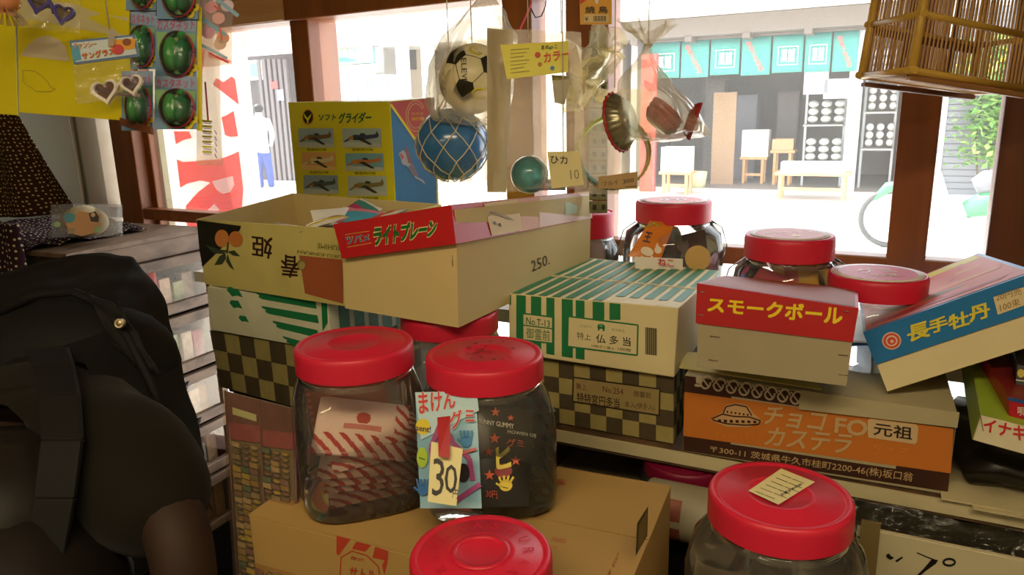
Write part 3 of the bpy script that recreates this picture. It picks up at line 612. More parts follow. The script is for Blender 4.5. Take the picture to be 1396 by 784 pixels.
# --- green striped carton with the number label
C = B['t13']; t = thing('striped_carton', 'cream carton with green stripes lettered No.T-13 on a brown checked carton', 'carton', base_of(C), 'cartons in the stacks')
MB().hexa(C).build('body', cream, t, bevel=.0015)
pr = Print(front(C))
def fb(x): # bottom front edge of this face at pixel x
    return 475+(x-693)*(511-475)/(918-693)
def ft(x): return 400+(x-693)*(20/232)
for x0, x1, yb in [(704, 717, 0), (724, 738, 0), (745, 756, 0), (766, 781, 0), (785, 797, 0), (808, 824, 437), (831, 846, 437)]:
    b0, b1 = (yb or fb(x0)), (yb or fb(x1))
    pr.poly([(x0, ft(x0)+1), (x1, ft(x1)+1), (x1, b1-1), (x0, b0-1)], grn)
pr.poly([(693.5, 402), (697, 402), (697, 416), (693.5, 414)], grn)
q = [(713, 427), (754, 432), (754, 468), (713, 463)]; pr.poly(q, c('ddd2a2'), 2); pr.frame(q, 2, grn, 3); pr.line([(713, 443), (754, 448)], 1.6, grn, 3)
pr.text('No.T-13', [(718, 442), (750, 446), (750, 437), (718, 432)], grnd, 3, bold=.01); pr.text('御霊前', [(718, 461), (750, 465), (750, 450), (718, 446)], grnd, 3)
q = [(775, 431), (870, 443), (869, 484), (774, 472)]; pr.poly(q, c('ddd2a2'), 2); pr.frame(q, 2, grn, 3)
pr.disc(820, 446.5, 5.5, 5.5, c('5fa46e'), 3); pr.text('H', [(816, 450), (824, 451), (824, 443), (816, 442)], grnd, 4, bold=.04)
pr.text('日本製品', [(791, 446), (808, 448), (808, 444), (791, 442)], c('a0a878'), 3); pr.text('東京製品', [(834, 451), (852, 453), (852, 449), (834, 447)], c('a0a878'), 3)
pr.text('特上', [(787, 462), (806, 464), (806, 455), (787, 452)], blackk, 3); pr.text('仏 多 当', [(813, 467), (860, 472), (860, 460), (813, 455)], blackk, 3, bold=.012)
pr.text('10枚ポリ袋入', [(807, 473), (838, 477), (838, 473), (807, 469)], blackk, 3); pr.text('100枚', [(843, 477.5), (861, 480), (861, 475), (843, 472.5)], blackk, 3)
x = 880
for k in range(17):
    w = [1, .6, 1.4][k % 3]; x0 = 880+k*.95; pr.poly([(x0, 446+k*.1), (x0+w*.55, 446+k*.1), (x0+w*.55, 483+k*.1), (x0, 483+k*.1)], blackk, 2)
pr.build('printed_front', t)
pr = Print(top(C)); Tq = [Vector(C[4]), Vector(C[5]), Vector(C[7]), Vector(C[6])]
mb = pr.mb; k = pr.mi(grn)
def tp(u, v): return lerp(lerp(C[4], C[5], u), lerp(C[6], C[7], u), v)+ZU*.0006
for i in range(12):
    u0 = .02+i*.083; u1 = u0+.052
    for a, b in ([(0.0, .42), (.445, .98)] if i < 7 else [(.12, .42), (.445, .98)]):
        sh_ = .0; mb.poly([tp(min(1, u0), a), tp(min(1, u1), a), tp(min(1, u1), b), tp(min(1, u0), b)], k)
pr.build('printed_top', t); pr = Print(right(C)); pr.poly([(976, 372), (981, 370), (976, 392), (972, 394)], grnd); pr.build('printed_side', t)
MB().obox(tp(.0, .425)+ZU*.0004, tp(1, .425)-tp(0, .425), tp(0, .44)-tp(0, .425), ZU*.0006).build('flap_seam', card_in, t)
# --- brown checked cartons
def checks(C, face, nu, nv, par, m, lay=1, skip=None, off=0):
    q = face(C); mb = MB(); n = (q[1]-q[0]).cross(q[3]-q[0]).normalized()
    if n.dot(EYE-q[0]) < 0: n = -n
    def P_(u, v): return lerp(lerp(q[0], q[1], u), lerp(q[3], q[2], u), v)+n*.0004*lay
    for i in range(nu):
        for j in range(nv):
            if (i+j+off) % 2: mb.poly([P_(i/nu, j/nv), P_((i+1)/nu, j/nv), P_((i+1)/nu, (j+1)/nv), P_(i/nu, (j+1)/nv)])
    return mb.build('printed_check', m, par)
ckd = mat('check_brown', '51452e', .7, var=.25, scale=60); ckl = mat('check_straw', 'a89a5e', .7, var=.15, scale=60)
C = B['checkR']; t = thing('checked_carton', 'brown checked carton with a framed label under the No.T-13 carton', 'carton', base_of(C), 'cartons in the stacks')
MB().hexa(C).build('body', ckl, t, bevel=.0015); checks(C, front, 11, 4, t, ckd); checks(C, right, 14, 4, t, ckd)
pr = Print(front(C)); q = [(782, 514), (900, 530), (899, 566), (781, 547)]; pr.poly(q, c('a08e5c'), 2); pr.frame(q, 2, c('3a3020'), 3)
pr.text('No.254', [(822, 534), (850, 538), (850, 530), (822, 526)], c('6d4028'), 3); pr.text('無上', [(786, 530), (800, 532), (800, 524), (786, 521)], c('6d4028'), 3); pr.text('御霊前', [(864, 540), (888, 543), (888, 535), (864, 532)], c('5a4a30'), 3)
pr.text('特特宮円多当', [(787, 548), (845, 556), (845, 543), (787, 534)], c('4a3a24'), 3, bold=.01); pr.text('本入(伊多入)', [(852, 556), (893, 561), (893, 551), (852, 546)], c('5a4a30'), 3)
pr.build('printed_label', t)
C = B['check2']; t = thing('checked_carton', 'brown checked carton at the bottom of the left stack', 'carton', base_of(C), 'cartons in the stacks')
MB().hexa(C).build('body', ckl, t, bevel=.0015); checks(C, front, 7, 3, t, ckd, off=1); checks(C, right, 8, 3, t, ckd)
# --- green brush-stroke carton in the left stack
C = B['green2']; t = thing('striped_carton', 'cream carton with green brush strokes between checked and orange fruit cartons', 'carton', base_of(C), 'cartons in the stacks')
MB().hexa(C).build('body', mat('white_card', 'd8d8bc', .6), t, bevel=.0015)
pr = Print(front(C))
for (x0, y0, x1, y1) in [(348, 397, 430, 411), (357, 417, 433, 432), (372, 437, 433, 449), (386, 458, 430, 467)]:
    pts = [(x0, y0), (x1, y0+13), (x1+2, y0+24), (x0+10, y0+11)]
    for k in range(4): pts.append((x0+10-3*(k % 2)-k*2.2, y0+11-k*2.8))
    pr.poly(pts, grn)
for (x0, y0, s) in [(312, 391, 1.2), (315, 409, 1.0), (327, 430, .8)]:
    pr.poly([(x0, y0), (x0+10*s, y0+1), (x0+16*s, y0+12*s), (x0+9*s, y0+10*s), (x0+4*s, y0+11*s), (x0-2*s, y0+4*s)], grn)
pr.poly([(438, 407), (446, 411), (447, 440), (440, 452)], grn)
pr.build('printed_front', t)
q = right(C); mb = MB(); n = (q[1]-q[0]).cross(q[3]-q[0]).normalized(); n = n if n.dot(EYE-q[0]) > 0 else -n
for k in range(7):
    def P_(u, v): return lerp(lerp(q[0], q[1], u), lerp(q[3], q[2], u), v)+n*.0005
    mb.poly([P_(.08+k*.13, 0), P_(.17+k*.13, 0), P_(.17+k*.13, 1), P_(.08+k*.13, 1)])
mb.build('printed_side', grnd, t)
# --- open fruit carton
C = B['haru']; t = thing('fruit_carton', 'open cream carton printed with two orange fruits on top of the left stack', 'carton', base_of(C), 'cartons in the stacks')
mb = MB(); tray(mb, C, .004, 0, 1); mb.build('body', [mat('yellow_cream_card', 'd8cb7c', .55), card_in], t)
pr = Print(front(C)); bk = c('15130f')
pr.poly([(268.5, 300), (329, 308), (327, 314), (276, 364), (272, 340)], bk)
pr.disc(303, 325, 9.5, 12, c('d98a48'), 2); pr.disc(322, 326, 9.5, 11, c('d08040'), 2, a=-10)
lfm = c('3c4a34')
pr.line([(312, 330), (310, 345)], 2, lfm, 3)
for pts in ([(310, 341), (300, 340), (280, 333), (292, 345), (306, 346)], [(311, 343), (320, 341), (328, 349), (318, 348)], [(308, 345), (300, 349), (293, 361), (303, 360), (309, 352)], [(311, 346), (314, 355), (320, 368), (314, 364), (309, 356)]): pr.poly(pts, lfm, 3)
pr.text('春', [(409, 350), (384, 346), (383, 377), (408, 379)][::1], c('3a1c14'), 2, bold=.02)
pr.text('姫', [(372, 324), (344, 321), (344, 349), (371, 353)], c('3a1c14'), 2, bold=.02)
pr.text('JUKU-KINKAN', [(470, 347), (406, 339), (406, 345.5), (470, 353)], c('77702e'), 2); pr.text('HARUHIME', [(478, 337), (433, 331), (433, 338), (478, 344)], c('77702e'), 2)
pr.poly([(408, 348), (468, 354), (468, 414), (416, 400)], c('b0603a'), 1)
pr.disc(412, 360.5, 6, 7, c('8a7c40'), 3); pr.disc(412.5, 361.5, 4.5, 5.5, c('b9a860'), 4)
pr.build('printed_front', t)
q_in = [C[2], C[3], C[7], C[6]]
hole = MB(); hp = lerp(lerp(C[0], C[2], .55), lerp(C[4], C[6], .55), .82); dx = (C[1]-C[0]).normalized(); dz = (C[4]-C[0]).normalized(); dy = (C[2]-C[0]).normalized()
hole.lathe([(.0105, 0), (.0105, .0052)], hp-dx*(-.0005)-dx*.001, 18, ax=(dy, dz, dx)); hole.build('hand_hole', bk, t)
# things in the fruit carton
cx0 = (C[0]+C[3])/2; PKH = ['e0559a', '4a9a9a', 'f0d040', 'e8584a', '58b0d8', 'f0f0e8', 'd04888', '3a3a34', 'f090a8']
def pillow(name, mats, o, ux, uy, w, h, th, paint, parent=None, nu=10, nv=8, seed=0):
    ux = ux.normalized(); uy = (uy-ux*uy.dot(ux)).normalized(); un = ux.cross(uy); mb = MB()
    for sgn in (1, -1):
        n0 = len(mb.v)
        mb.v += [o+ux*w*(i/nu-.5)+uy*h*(j/nv-.5)+un*sgn*th*(max(0, math.sin(math.pi*i/nu)*math.sin(math.pi*j/nv))**.5 + .12*noise.noise(Vector((i*.6+seed, j*.6, sgn)))*(0 < i < nu and 0 < j < nv)) for j in range(nv+1) for i in range(nu+1)]
        for j in range(nv):
            for i in range(nu):
                a = n0+j*(nu+1)+i; f = (a, a+1, a+nu+2, a+nu+1); mb.face(f if sgn > 0 else f[::-1], paint((i+.5)/nu, (j+.5)/nv), True)
    return mb.build(name, mats, parent)
def toy(k, p, lab):
    h = PKH[k % len(PKH)]; h2 = PKH[(k+4) % len(PKH)]
    a = Vector((random.uniform(-1, 1), random.uniform(-1, 1), random.uniform(-.25, .25))); b = Vector((random.uniform(-1, 1), random.uniform(-1, 1), random.uniform(.0, .6)))
    o = pillow('sweet_packet', [mat('wrap_'+h, h, .25, var=.1), mat('wrap_'+h2, h2, .25, var=.1), mat('wrap_f0f0e8', 'f0f0e8', .25)], p, a, b, .075, .055, .008, lambda u, v: 0 if v < .6 else 1 if v < .92 else 2, seed=k)
    return tag(o, lab, 'packet', 'sweet packets in the fruit carton')
labs = ['pink packet at the left inside the open fruit carton', 'teal packet in the middle of the open fruit carton', 'yellow packet near the red lid in the fruit carton', 'red packet lying deep in the fruit carton', 'light blue packet towards the back of the fruit carton', 'white packet half under the pink one in the fruit carton', 'magenta packet near the back wall of the fruit carton', 'dark green packet against the front wall of the fruit carton', 'rosy packet under the red lid corner in the fruit carton']
uu = [.5, .66, .8, .9, .72, .6, .62, .74, .88]; vv = [.3, .42, .3, .3, .65, .5, .75, .2, .55]; zz_ = [.62, .72, .75, .6, .75, .6, .78, .84, .8]
for k in range(9):
    p = lerp(lerp(lerp(C[0], C[1], uu[k]), lerp(C[2], C[3], uu[k]), vv[k]), lerp(lerp(C[4], C[5], uu[k]), lerp(C[6], C[7], uu[k]), vv[k]), zz_[k]+.12); toy(k, p, labs[k])
ft_ = mat('tissue_fill', 'cfc6a8', .8); mbf = slab(C, .05, .5, .008); tag(MB().hexa(mbf).build('paper_filling', ft_), 'folded paper filling the bottom of the open fruit carton', 'paper')
# --- light plane box, lid askew
L_ = B['llid']; Cb = B['lbody']
tops = [L_[4+i]+Vector((0, 0, -.006)) for i in range(4)]
body = [Cb[i] for i in range(4)]+[Vector((Cb[4+i].x, Cb[4+i].y, tops[i].z)) for i in range(4)]
cen = sum(body, Vector())/8; body = [Vector((cen.x+(p.x-cen.x)*.985, cen.y+(p.y-cen.y)*.985, p.z)) for p in body]
t = thing('plane_box', 'large cream box under a tilted red lid, centre of the pile', 'box', base_of(body), 'toy boxes with printed lids')
bd = MB(); tray(bd, body, .002); bd.build('body', mat('buff_card', 'd9c48a', .7, var=.05, scale=4), t)
ld = MB(); cap(ld, L_, .0015); lido = ld.build('lid', [mat('lid_red_card', 'c41e24', .35, var=.06)], t)
pr = Print(front(L_)); cr = c('e8dca0')
pr.text('ライトプレーン', [(511, 334), (593, 321), (597, 299), (511, 310)], cr, 2, bold=.22); pr.text('ライトプレーン', [(511, 334), (593, 321), (597, 299), (511, 310)], c('14702c'), 3, bold=.10)
pr.text('ツバメ', [(473, 333), (504, 328), (504, 319), (472, 322)], cr, 2, bold=.1); pr.text('ツバメ', [(473, 333), (504, 328), (504, 319), (472, 322)], c('2a68a8'), 3, bold=.04)
pr.line([(471, 320), (504, 315)], 1, c('d8a04a'), 2); pr.line([(474, 337), (507, 331)], 1, c('d8a04a'), 2); pr.build('lid_print', lido)
pr = Print(right(L_)); 
def le(x, k): # edges of the lid side face at pixel x
    return 279.3-(x-615.4)*(19.1/193.6) if k else 332.6-(x-622)*(34.9/186)
pr.poly([(700, le(700, 1)+1), (806.5, le(806.5, 1)+1), (806, le(806, 0)-1), (708, le(708, 0)-1)], c('e8b8a4'), 1)
pr.poly([(735, le(735, 1)+1), (806.5, le(806.5, 1)+1), (806, le(806, 0)-1), (735, le(735, 0)-1)], c('efd4cc'), 2)
pr.poly([(659, le(659, 1)+3), (704, le(704, 1)+1), (712, le(712, 0)-2), (670, le(670, 0)-2)], c('e6cf9a'), 2)
pr.poly([(660, 283), (668, 290), (694, 299), (702, 301), (688, 294), (676, 289)], c('9a8a6a'), 3); pr.poly([(664, 296), (668, 287), (672, 281), (674, 283), (670, 292)], c('9a8a6a'), 3)
pr.poly([(671, 303), (674, 302), (676, 307), (673, 306)], blackk, 3); pr.poly([(678, 305), (681, 304), (683, 309), (680, 308)], blackk, 3)
pr.poly([(770, 276), (786, 274), (786, 290), (770, 293)], c('b9cfae'), 3); pr.build('lid_side_print', lido)
q = top(L_); mb = MB(); nn = (q[1]-q[0]).cross(q[3]-q[0]).normalized()
def P_(u, v): return lerp(lerp(q[0], q[1], u), lerp(q[3], q[2], u), v)+nn*.0005
mb.poly([P_(.02, .02), P_(.98, .02), P_(.98, .98), P_(.02, .98)]); mb.poly([P_(.2, .5)+nn*.0003, P_(.7, .45)+nn*.0003, P_(.8, .8)+nn*.0003, P_(.3, .9)+nn*.0003], 1); mb.build('lid_top_print', [mat('print_yellow', 'ddd060', .5), mat('print_orange', 'd89a50', .5)], lido)
pr = Print(right(body)); pr.text('250.', [(725, 371), (749, 360), (748, 346), (723, 356)], c('2c2418'), 2); pr.build('handwriting', t)
sm = MB(); pr = Print(front(body), front(L_)); staple(sm, pr, 617, 348, 617.5, 363); staple(sm, pr, 608, 306, 609, 320); sm.build('staple', staple_m, t)
# --- brown and orange carton with the flying saucer
C = B['ufo']; t = thing('saucer_carton', 'brown and orange carton printed with a flying saucer on the right shelf', 'carton', base_of(C), 'cartons in the stacks')
MB().hexa(C).build('body', mat('grey_card', 'b0a684', .7, var=.08), t, bevel=.0015)
pr = Print(front(C)); dbr = c('3f2118'); orr = c('c8762c'); lcr = c('c6a878')
def ue(x, k): return (511+(x-933)*(52.5/372.8)) if k else (615+(x-931)*(56.6/362))
pr.poly([(933.5, 512), (1304, ue(1304, 1)+.5), (1292, ue(1292, 0)-1), (931.5, 614)], dbr, 1)
pr.poly([(933, 534), (1300, 584), (1296, 645), (932, 594)], orr, 2)
for k in range(8):  # row of white loops along the top
    x0 = 962+k*17.5; y0 = 521+k*3.0
    pts = [(x0+9*math.cos(a)*.75+(3 if math.sin(a) < 0 else 0), y0+8.5*math.sin(a)) for a in [i*math.pi/8 for i in range(17)]]
    pr.line(pts, 2.6, c('cfc0a4'), 2); pr.line([(x0-6, y0-8), (x0+4, y0+6)], 2.2, c('cfc0a4'), 2)
pr.text('!', [(948, 526), (954, 527), (957, 513), (951, 512)], c('cfc0a4'), 2, bold=.06); pr.text('ON', [(1242, 571), (1280, 577), (1282, 566), (1244, 560)], c('cfc0a4'), 2, bold=.04)
# saucer drawing
pr.poly([(968, 572), (984, 562), (990, 552), (1004, 549), (1019, 552), (1028, 564), (1040, 574), (1020, 582), (990, 581)], c('c8a070'), 3)
pr.line([(970, 571), (985, 564), (1000, 567), (1022, 568), (1037, 573), (1034, 578), (1015, 579), (990, 577), (972, 572)], 1.8, dbr, 4); pr.line([(986, 563), (990, 554), (1003, 551), (1018, 554), (1025, 566)], 1.8, dbr, 4)
for k in range(6): pr.disc(992+k*5.5, 561+k*.8, 1.4, 1.6, dbr, 4, 8)
for k in range(7): x_ = 979+k*8; pr.poly([(x_, 571+k*.3), (x_+4.5, 571.5+k*.3), (x_+4.5, 575.5+k*.2), (x_, 575+k*.2)], dbr, 4)
pr.text('チョコ', [(1038, 577), (1120, 588), (1128, 562), (1046, 553)], lcr, 3, bold=.035); pr.text('カステラ', [(1042, 606), (1156, 618), (1164, 592), (1050, 582)], lcr, 3, bold=.035)
pr.text('FO', [(1138, 589), (1180, 595), (1184, 574), (1140, 569)], lcr, 3, bold=.05)
pr.poly([(1186, 570), (1249, 578), (1252, 582), (1250, 602), (1247, 605), (1184, 596), (1183, 592), (1183, 573)], c('d0b488'), 3); pr.text('元祖', [(1191, 592), (1243, 599), (1244, 582), (1192, 575)], c('2a2018'), 4, bold=.025)
pr.text('チョコカステラ', [(975, 594), (1030, 601), (1030, 595), (975, 588)], c('d8842e'), 3); pr.text('カ ッ プ', [(1190, 611), (1238, 618), (1238, 611), (1190, 604)], c('dc8a40'), 3)
pr.text('〒300-11 茨城県牛久市桂町2200-46(株)坂口翁', [(968, 617), (1243, 658), (1245, 644), (969, 607)], lcr, 3, bold=.01)
pr.build('printed_front', t)
# torn grey flap hanging over the top right of its face
fl = Print(front(C)); fp = [fl.hit(*p, 6) for p in [(1115, 540), (1118, 548), (1305, 566), (1308, 530), (1300, 508), (1112, 505)]]
mb = MB(); n_ = (fp[1]-fp[0]).cross(fp[2]-fp[0]).normalized(); n_ = n_ if n_.dot(EYE-fp[0]) > 0 else -n_
mb = MB(); a_ = [C[4]+(C[5]-C[4])*.46, C[5]]; up_ = ZU*.0015
mb.hexa([a_[0]+Vector((-.003, -.004, -.022)), a_[1]+Vector((-.001, -.004, -.016)), a_[0]+Vector((0, 0, -.0215))*1, a_[1]+Vector((0, 0, -.0155)), a_[0]+Vector((-.001, -.003, .002)), a_[1]+Vector((0, -.003, .002)), a_[0]+up_, a_[1]+up_]); mb.build('torn_flap', mat('grey_card'), t)
# yellow paper under the red box
pp = [atz(926, 502, 1.167), atz(934, 480, 1.168), atz(1010, 470, 1.1675), atz(1120, 532, 1.1665), atz(1010, 527, 1.1665), atz(940, 514, 1.167)]
tag(MB().hexa([pp[0], pp[3], pp[1], pp[3]+Vector((.02, .1, 0)), pp[0]+ZU*.001, pp[3]+ZU*.001, pp[1]+ZU*.001, pp[3]+Vector((.02, .1, .001))]).build('paper_sheet', mat('yellow_paper', 'cdbd5e', .7)), 'sheet of yellowed paper lying under the red lidded box', 'paper')
# --- red lidded box
C = B['smoke']; t = thing('ball_box', 'grey box with a red lid with yellow katakana lettering on the saucer carton', 'box', base_of(C), 'toy boxes with printed lids')
bd = MB(); tray(bd, slab(C, 0, .9, .002), .002); bd.build('body', mat('grey_board', 'a49a7c', .75, var=.07), t)
Lc = slab(C, .5, 1.0, 0); Lc[0] = at(948.2, 440.6, (C[0]-EYE).dot(FWD)*.5+(C[4]-EYE).dot(FWD)*.5); Lc[1] = at(1162.7, 466.6, (C[1]-EYE).dot(FWD)*.5+(C[5]-EYE).dot(FWD)*.5)
ld = MB(); cap(ld, Lc, .0015); lido = ld.build('lid', mat('lid_crimson', 'b81c22', .4, var=.1, scale=10), t)
pr = Print(front(Lc)); pr.text('スモークボール', [(965, 424), (1147, 442), (1149, 419), (967, 405)], c('eed31c'), 2, bold=.07); pr.build('lid_print', lido)
q = top(Lc); mb = MB(); nn = (q[1]-q[0]).cross(q[3]-q[0]).normalized()
mb.poly([P_(.02, .02), P_(.98, .02), P_(.98, .98), P_(.02, .98)]); mb.poly([P_(.3, .5)+nn*.0003, P_(.4, .42)+nn*.0003, P_(.7, .45)+nn*.0003, P_(.9, .6)+nn*.0003, P_(.7, .75)+nn*.0003, P_(.35, .7)+nn*.0003], 1); mb.build('lid_top_print', [mat('print_tan_red', 'a8583c', .6), mat('print_gold', 'c8a840', .6)], lido)
sm = MB(); pr = Print(front(slab(C, 0, .5, .002)))
for x, y in [(968, 458), (966, 490), (1143, 483), (1143, 510)]: staple(sm, pr, x, y, x+13, y+1.5)
pr = Print(front(Lc)); staple(sm, pr, 951, 397, 962, 399); staple(sm, pr, 951, 429, 960, 430); staple(sm, pr, 1150, 424, 1158, 425); sm.build('staple', staple_m, t)
# --- tilted blue-sided box
C = B['long']; t = thing('peony_box', 'tilted white box with a blue sided lid leaning at the far right', 'box', base_of(C), 'toy boxes with printed lids')
bd = MB(); tray(bd, slab(C, 0, .95, .0025), .002); bd.build('body', mat('ivory_board', 'dccfa2', .65, var=.05), t)
Lc = slab(C, .46, 1.0, 0); ld = MB(); cap(ld, Lc, .0015); lido = ld.build('lid', mat('lid_blue', '1a74b4', .35, var=.08), t)
pr = Print(front(Lc)); bl_ = lambda x: 453.6-(x-1176.6)*.352
pr.disc(1215.5, 464.5, 13, 12, c('e0c8b0'), 2); pr.disc(1215.5, 464.5, 11.5, 10.5, c('d24a34'), 3); pr.disc(1215.5, 464.5, 8, 7.5, c('e0c8b0'), 4); pr.disc(1215.5, 464.5, 6, 5.5, c('d24a34'), 5); pr.disc(1216, 465, 2.5, 2.3, c('e0c8b0'), 6)
for ch, x, y, s in [('長', 1252, 451, 14), ('手', 1279, 442, 12), ('牡', 1307, 436, 13), ('丹', 1335, 425, 13)]:
    pr.text(ch, [(x-s*.95, y+s*1.1), (x+s*1.1, y+s*.5), (x+s*.95, y-s*1.0), (x-s*1.1, y-s*.4)], c('d8cc3a'), 2, bold=.07)
pr.poly([(1354, 405), (1400, 390), (1405, 413), (1360, 429)], c('d8c89c'), 2); pr.text('20円売', [(1358, 411), (1393, 401), (1391, 391), (1357, 401)], c('8a6a3a'), 3); pr.text('100束', [(1364, 425), (1391, 416), (1389, 406), (1362, 414)], c('8a6a3a'), 3)
pr.build('lid_print', lido)
q = top(Lc); mb = MB(); nn = (q[1]-q[0]).cross(q[3]-q[0]).normalized()
mb.poly([P_(0.02, 0.02), P_(.97, .02), P_(.97, .98), P_(.02, .98)], 0)
ps = [P_(.03, .80), P_(.95, .80), P_(.95, .95), P_(.03, .95)]; mb.poly([p+nn*.0004 for p in ps], 1)
for (a, b, c_, d, mi_) in [(.55, .1, .63, .9, 2), (.42, .05, .5, .7, 3), (.3, .3, .38, .95, 2), (.2, .3, .26, .7, 4), (.06, .05, .14, .9, 3), (.66, .2, .74, .8, 3)]: mb.poly([P_(b, a)+nn*.0005, P_(d-.05, a+.02)+nn*.0005, P_(d, c_-.02)+nn*.0005, P_(b+.02, c_)+nn*.0005], mi_)
mb.build('lid_top_print', [mat('print_rose', 'cf6a58', .5), mat('print_lime', 'd8c84a', .5), mat('print_coral', 'dc9a6a', .5), mat('print_red', 'b03a3a', .5), mat('print_teal', '7aa89a', .5)], lido)
# --- yellow glider box
G4 = [at(392.4, 139.4, 1.55), at(530.8, 138.0, 1.33), at(592, 132.7, 1.40), at(448, 139, 1.66)]
zb_ = 1.142
lo = [Vector((p.x, p.y, zb_)) for p in G4]
# the printed face leans back a little: find where its visible bottom corners are
C = [lo[0], lo[1], lo[3], lo[2], G4[0], G4[1], G4[3], G4[2]]
t = thing('glider_box', 'tall yellow box of soft gliders with plane pictures behind the fruit carton', 'box', base_of(C), 'toy boxes with printed lids')
MB().hexa(C).build('body', mat('box_yellow', 'e6dc2a', .4, var=.04), t, bevel=.0015)
pr = Print(front(C))
pr.disc(420.5, 159.5, 8.5, 11.5, c('e8b82a'), 2); pr.disc(420.5, 159.5, 6.8, 9.5, c('221e18'), 3); pr.poly([(415, 154), (420, 161), (426, 154), (424, 160), (421.5, 164), (421.5, 168), (419.5, 168), (419.5, 164), (416, 160)], c('e8dc2a'), 4)
pr.text('ソフト', [(435, 164), (458, 164), (459, 156), (435, 156)], c('1c6a4c'), 2, bold=.05); pr.text('グライダー', [(462, 168), (505, 167), (508, 153), (463, 154)], c('1c6a4c'), 2, bold=.055)
pics = [((407, 175), (455, 201)), ((467, 175), (520, 201)), ((411, 207.5), (458, 232)), ((471, 209), (523, 233)), ((414, 239), (461, 264)), ((474, 240), (527, 267))]
sky_ = ['9fb8cc', 'a8c0c8', 'e8b070', '7fb4d0', '90a8bc', 'b8c8d0']; bod = ['7a5a3a', '3c4468', 'e8dcb0', 'c8844a', '505c58', '8a8454']
for i, ((x0, y0), (x1, y1)) in enumerate(pics):
    pr.poly([(x0, y0), (x1, y0), (x1+1, y1), (x0+1, y1)], c(sky_[i]), 2); w, h = x1-x0, y1-y0
    pr.poly([(x0, y1-h*.3), (x1, y1-h*.2), (x1+1, y1), (x0+1, y1)], c('c4cccc' if i != 2 else 'f0cc80'), 3)
    b0 = c(bod[i]); fl_ = 1 if i in (0, 2, 4) else 1
    P2 = lambda u, v: (x0+w*u, y0+h*v)
    pr.poly([P2(.2, .45), P2(.32, .33), P2(.6, .36), P2(.86, .3), P2(.9, .12), P2(.95, .36), P2(.92, .48), P2(.6, .58), P2(.35, .62), P2(.22, .58)], b0, 4)
    pr.poly([P2(.35, .5), P2(.5, .46), P2(.8, .85), P2(.7, .86)], c('3f3a34'), 5); pr.poly([P2(.3, .46), P2(.1, .72), P2(.04, .7), P2(.24, .42)], b0, 5); pr.disc(*P2(.24, .5), w*.06, h*.12, c('d8a03a'), 5, 12); pr.poly([P2(.45, .36), P2(.5, .24), P2(.6, .28), P2(.62, .38)], c('2c3a4a'), 5)
    pr.text('複葉飛行機', [(x0+w*.25, y1+4.5), (x0+w*.8, y1+4.5), (x0+w*.8, y1+1.5), (x0+w*.25, y1+1.5)], blackk, 3)
pr.build('printed_front', t)
pr = Print(right(C)); bl2 = c('2f77ae')
pr.poly([(532, 139), (592, 133.5), (596, 300), (541, 300)], bl2, 1); pr.poly([(532, 139), (578, 135), (590, 134), (591, 224), (584, 215)], c('b8463c'), 2)
pr.line([(532, 142), (589, 224)], 3.2, c('e6cf2a'), 3)
for rr in (1.0, .8):
    pts = [(566+13*rr*math.cos(a), 158+21*rr*math.sin(a)) for a in [R(40)+i*R(290)/18 for i in range(19)]]; pr.line(pts, 1.3, c('d8a070'), 4)
pr.text('ツバメ', [(560, 158), (576, 157), (576, 152), (560, 153)], c('e8b030'), 5, bold=.03); pr.text('飛行機', [(560, 165), (577, 164), (577, 159), (560, 160)], c('e8b030'), 5, bold=.03)
pr.poly([(543, 209), (550, 204), (560, 222), (566, 240), (577, 246), (580, 252), (572, 246), (566, 243), (554, 226), (548, 224)], c('a8a8b4'), 3); pr.poly([(551, 201), (554, 200), (562, 224), (556, 222)], c('8a5a5c'), 4); pr.poly([(545, 208), (550, 214), (547, 218)], c('c8484a'), 4); pr.poly([(555, 228), (562, 222), (570, 240), (562, 240)], c('7a7484'), 4)
pr.build('printed_side', t)
# ================================================================ BROWN CARTON under the clear jars
bx = Vector((.922, -.388, 0)); by = Vector((.388, .922, 0)); o = Vector((-.285, .702, .932)); W_, D_, H_ = .405, .215, .156
C = MB().obox(o, bx*W_, by*D_, ZU*H_).v; t = thing('brown_carton', 'brown corrugated carton with red print under the two clear jars', 'carton', o+bx*.2+by*.1, 'cartons in the stacks')
brn = mat('kraft_card', 'b08f52', .75, var=.06, scale=8)
MB().hexa(C).build('body', brn, t, bevel=.001)
q = top(C); mb = MB(); mb.obox(C[4]+by*.0+ZU*.0003, bx*W_, by*.098, ZU*.003); mb.build('flap', brn, t); mb = MB(); mb.obox(C[4]+by*.102+ZU*.0003, bx*W_, by*(D_-.102), ZU*.0015); mb.build('flap', brn, t)
pr = Print(front(C)); rb = c('b4402a')
pr.poly([(459, 730), (478, 735), (462, 757), (459, 755)], rb); pr.poly([(486, 738), (506, 743), (498, 752), (480, 748)], rb); pr.poly([(512, 745), (530, 751), (526, 764), (508, 760)], rb); pr.poly([(528, 768), (530, 755), (521, 770), (524, 784)], rb)
pr.line([(464, 784), (465, 760), (480, 751), (500, 757), (516, 772), (518, 786)], 1.6, rb, 1); pr.text('サトル', [(476, 786), (512, 792), (513, 778), (478, 772)], rb, 2, bold=.03); pr.text('株式', [(478, 762), (496, 766), (497, 761), (479, 757)], rb, 2)
pr.build('printed_front', t)
pr = Print([C[4]+ZU*.0034, C[5]+ZU*.0034, C[7]+ZU*.0034, C[6]+ZU*.0034])
pr.text('S', [(756, 660), (771, 662), (770, 655), (756, 653)], rb, 2, bold=.02); pr.text('FOODS', [(752, 738), (770, 742), (773, 736), (754, 733)], rb, 2); pr.text('CO.', [(748, 748), (760, 750), (762, 746), (750, 744)], rb, 2); pr.build('printed_top', t)
